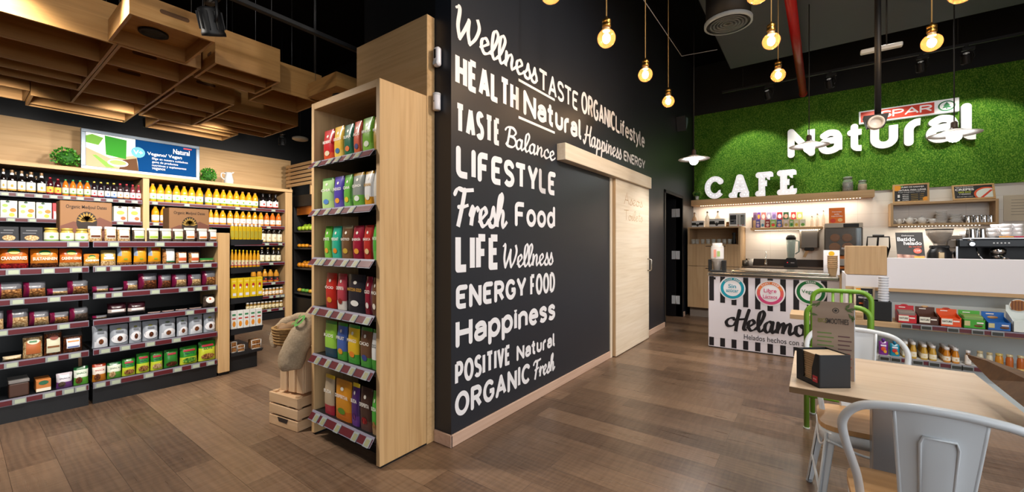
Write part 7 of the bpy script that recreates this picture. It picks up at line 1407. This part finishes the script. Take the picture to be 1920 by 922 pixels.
t = root('smoothie_menu', 'grey wooden smoothie menu card standing behind the napkin box', 'menu', ((ma.x + mb_.x) / 2, 2.135, .757), 0); t.rotation_euler = (R(-1), 0, 0); hh = zt - .757
h0 = hh
t.location = ((ma.x + mb_.x) / 2 + .0, 2.195, .752); sc_ = 1.03; w2 *= sc_; hh = at(1560, 566, Y=2.195)[2] - .752
MB().box((-w2, 0, 0), (w2, .004, hh), MW).build('card', t); MB().box((-w2 * .98, .0042, 0), (w2 * 1.04, .008, hh * .92), mat('#dfe6ee', .3)).build('white_backing', t)
D1_ = mat('#3a342e', .6); txt('BIO', t, (-w2 * .5, -.002, hh * .75), w2 * .4, hh * .055, mat('#8a8a3a', .6)); txt('SMOOTHIES', t, (w2 * .2, -.002, hh * .75), w2 * 1.1, hh * .07, D1_, bold=.01)
MB().disc((0.01, -.001, hh * .89), .011, D1_, r0=.009).disc((.01, -.001, hh * .89), .005, D1_).build('emblem', t)
m = MB()
for i in range(9): m.box((-w2 * .75, -.001, hh * (.58 - .055 * i)), (-w2 * (.05 - .1 * (i % 2)), -.0002, hh * (.595 - .055 * i)), mat('#6f8a4a' if i < 5 else '#b8684a', .6)); m.box((w2 * .25, -.001, hh * (.55 - .055 * i)), (w2 * (.8 + .08 * (i % 2)), -.0002, hh * (.565 - .055 * i)), mat('#6a4a4a' if i < 4 else '#a8443a', .6))
m.build('text_lines', t)
m = MB()
for (x, z, a) in ((-.9, .95, 200), (-.7, .96, 240), (-.93, .82, 170), (.75, .9, -30), (.9, .92, 10), (.85, .82, -60), (.95, .8, -100), (.7, .95, 60)):
    c = V((w2 * x, -.001, hh * z)); d = V((math.cos(R(a)), 0, math.sin(R(a)))) * .016; s_ = V((-d.z, 0, d.x)) * .35; m.face([c - d, c + s_, c + d, c - s_], mat('#5a6a3a', .6))
m.build('leaf_print', t)
# metal chairs with wooden seats
def metal_chair(label, loc, rz):
    """seat centre at the origin, sitter looks to local -y"""
    t = root('metal_chair', label, 'chair', loc, rz, 'white metal chairs with wooden seats at the table')
    pl = []
    for i in range(40):
        a = 2 * PI * i / 40; c, s = math.cos(a), math.sin(a); k = (abs(c) ** 4.5 + abs(s) ** 4.5) ** (-1 / 4.5); pl.append((.178 * k * c * (1 + .04 * -s), .178 * k * s))
    MB().prism(pl, lambda a, b, z: (a, b, z), .445, .468, SEATW).build('seat', t)
    MB().prism([(a * .985, b * .985) for a, b in pl], lambda a, b, z: (a, b, z), .39, .444, WMETAL, True).build('apron', t)
    hp = cat3([(-.15, .06, .45), (-.165, .12, .56), (-.20, .20, .70), (-.205, .235, .775), (-.165, .262, .832), (-.08, .278, .853), (0, .283, .858), (.08, .278, .853), (.165, .262, .832), (.205, .235, .775), (.20, .20, .70), (.165, .12, .56), (.15, .06, .45)])
    MB().tube(hp, .0125, WMETAL, n=12).build('back_frame', t)
    m = MB(); N = 10; M_ = 8
    def bp(u, v):                                          # pressed back panel, narrower below
        z = .45 + (.845 - .45) * v; y = .172 + (.272 - .172) * v ** .8 + .012 * (1 - u * u); wv = .062 + .03 * v; dent = .006 if abs(u) < .45 and .12 < v < .8 else 0
        return V((u * wv, y + dent - .004, z))
    for sgn in (0, .004):
        g = [[m.bm.verts.new(bp(-1 + 2 * i / N, j / M_) + V((0, sgn, 0))) for i in range(N + 1)] for j in range(M_ + 1)]
        for j in range(M_):
            for i in range(N): f = m.bm.faces.new((g[j][i], g[j][i + 1], g[j + 1][i + 1], g[j + 1][i])); f.material_index = m.mi(WMETAL); f.smooth = True
    for sx in (-1, 1): m.tube([bp(sx, j / M_) for j in range(M_ + 1)], .006, WMETAL, n=8)
    rib = [bp(-.45, .1), bp(-.45, .78), bp(-.38, .83), bp(.38, .83), bp(.45, .78), bp(.45, .1)]; m.tube([p + V((0, .0105, 0)) for p in rib], .004, WMETAL, n=6)
    m.build('back_panel', t)
    for sx in (-1, 1):
        for sy in (-1, 1):
            a = V((sx * .155, sy * .15, .43)); b = V((sx * .205, sy * (.205 if sy < 0 else .235), 0)); q = MB(); w0, w1 = .034, .020
            for lo in (0,):
                d = [a + V((-sx * w0, 0, 0)), a, a + V((0, -sy * w0, 0)), b + V((-sx * w1, 0, 0)), b, b + V((0, -sy * w1, 0))]; iw = V((-sx * .004, -sy * .004, 0))
                q.face([d[0], d[1], d[4], d[3]], WMETAL); q.face([d[1], d[2], d[5], d[4]], WMETAL); q.face([p + iw for p in (d[0], d[1], d[4], d[3])], WMETAL); q.face([p + iw for p in (d[1], d[2], d[5], d[4])], WMETAL)
            q.tube([a, b], .006, WMETAL, n=8); q.lathe([(.012, 0), (.014, .012)], mat('#8f9296', .5), c=(b.x - sx * .008, b.y - sy * .008, 0), n=10); q.build('leg', t)
        MB().tube([(sx * .185, -.18, .17), (sx * .185, .195, .17)], .006, WMETAL).build('stretcher', t)
        MB().tube(cat3([(sx * .15, -.165, .40), (sx * .17, -.02, .33), (sx * .165, .165, .40)]), .006, WMETAL).build('side_brace', t)
    MB().tube(cat3([(-.15, -.168, .40), (0, -.172, .36), (.15, -.168, .40)]), .006, WMETAL).build('front_brace', t)
    return t
metal_chair('white metal chair with its back to the picture, closest to the napkin table front', (.285, 1.885, 0), PI)
metal_chair('white metal chair on the far side of the table, facing the picture', (.20, 2.60, 0), R(4))
# green high chair
gc = root('green_chair', 'green tubular metal high chair standing behind the table', 'chair')
gx0, gx1, gy0, gy1 = -.03, .315, 3.61, 3.95; r_ = .0165
def gh(y, z, w0, w1, rr=.07): return [(w0, y, 0)] + [(w0, y, z - rr)] + [(w0 + rr - rr * math.cos(R(a)), y, z - rr + rr * math.sin(R(a))) for a in (15, 30, 45, 60, 75, 90)] + [(w1 - rr + rr * math.sin(R(a)), y, z - rr + rr * math.cos(R(a))) for a in (0, 15, 30, 45, 60, 75)] + [(w1, y, z - rr), (w1, y, 0)]
MB().tube(gh(gy0, .888, gx0, gx1), r_, GREEN, n=12).build('front_frame', gc); MB().tube(gh(gy1, .965, gx0 + .035, gx1 + .035), r_, GREEN, n=12).build('back_frame', gc)
for k in range(3): x = gx0 + .035 + (gx1 - gx0) * (.36 + .15 * k); MB().tube([(x, gy1, .5), (x, gy1, .95)], .009, GREEN).build('spindle', gc)
MB().box((gx0 + .01, gy0 + .02, .50), (gx1 + .02, gy1, .525), GREEN, .008).build('seat', gc)
MB().tube([(gx0, gy0, .237), (gx1, gy0, .237)], .012, GREEN).build('front_stretcher', gc)
for a, b in ((gx0, gx0 + .035), (gx1, gx1 + .035)): MB().tube([(a, gy0, .49), (b, gy1, .49)], .011, GREEN).build('side_rail', gc)
m = MB()
for x, y in ((gx0, gy0), (gx1, gy0), (gx0 + .035, gy1), (gx1 + .035, gy1)): MB().lathe([(.02, 0), (.02, .012)], mat('#b9bdb4', .4), c=(x, y, 0), n=10).build('foot_cap', gc)
# close tabletop at the picture edge: bevelled underside, rounded corner
Zt = .90; tip = at(1813, 664, Z=Zt); far = at(1935, 701, Z=Zt); near = at(1935, 716, Z=Zt)
A_ = tip; pr = [at(1822, 671, Z=Zt), at(1815, 667, Z=Zt), tip, at(1820, 664.5, Z=Zt), far, far + V((.5, -.1, 0)), near + V((.5, -.35, 0)), near]
low = [at(1850, 700, Z=Zt - .045), at(1842, 692, Z=Zt - .045), at(1840, 688, Z=Zt - .045), at(1846, 686, Z=Zt - .045)]
ls = root('bar_table', 'close blurred wooden tabletop corner poking in at the picture edge', 'table')
m = MB(); DW = wood('dark_table_wood', '#4a3220', '#61442b', '#7d5a3a', 0, .5)
b_near = at(1935, 775, Z=Zt - .05)
top = [tip, at(1850, 676, Z=Zt), near, near + V((.5, -.2, 0)), far + V((.5, .0, 0)), far, at(1850, 672.5, Z=Zt)]
m.face(top, DW); lo = [V((p.x + .0, p.y, p.z - .004)) for p in top]
lo[0] = at(1816, 671, Z=Zt - .012); lo[1] = at(1856, 712, Z=Zt - .05); lo[2] = b_near; lo[3] = b_near + V((.5, -.2, 0)); lo[4] = top[4] + V((0, 0, -.05)); lo[5] = top[5] + V((0, 0, -.05)); lo[6] = top[6] + V((0, 0, -.03))
m.face(lo[::-1], DW)
for i in range(len(top)): j = (i + 1) % len(top); m.face([top[i], top[j], lo[j], lo[i]], DW)
bmesh.ops.remove_doubles(m.bm, verts=m.bm.verts[:], dist=1e-5); bmesh.ops.triangulate(m.bm, faces=m.bm.faces[:]); m.build('table_top', ls)
MB().tube([(near.x + .42, near.y + .05, 0), (near.x + .42, near.y + .05, Zt - .03)], .035, STEEL, n=14).lathe([(.2, 0), (.2, .012), (.04, .03)], STEEL, c=(near.x + .42, near.y + .05, 0), n=24).build('pedestal', ls)

fit_texts()
for k, v in LABELS.items():
    if len(v) > 1: print('SAME LABEL', k, v[:4])
    n_ = len(k.split())
    if not 4 <= n_ <= 16: print('LABEL LENGTH', n_, k)
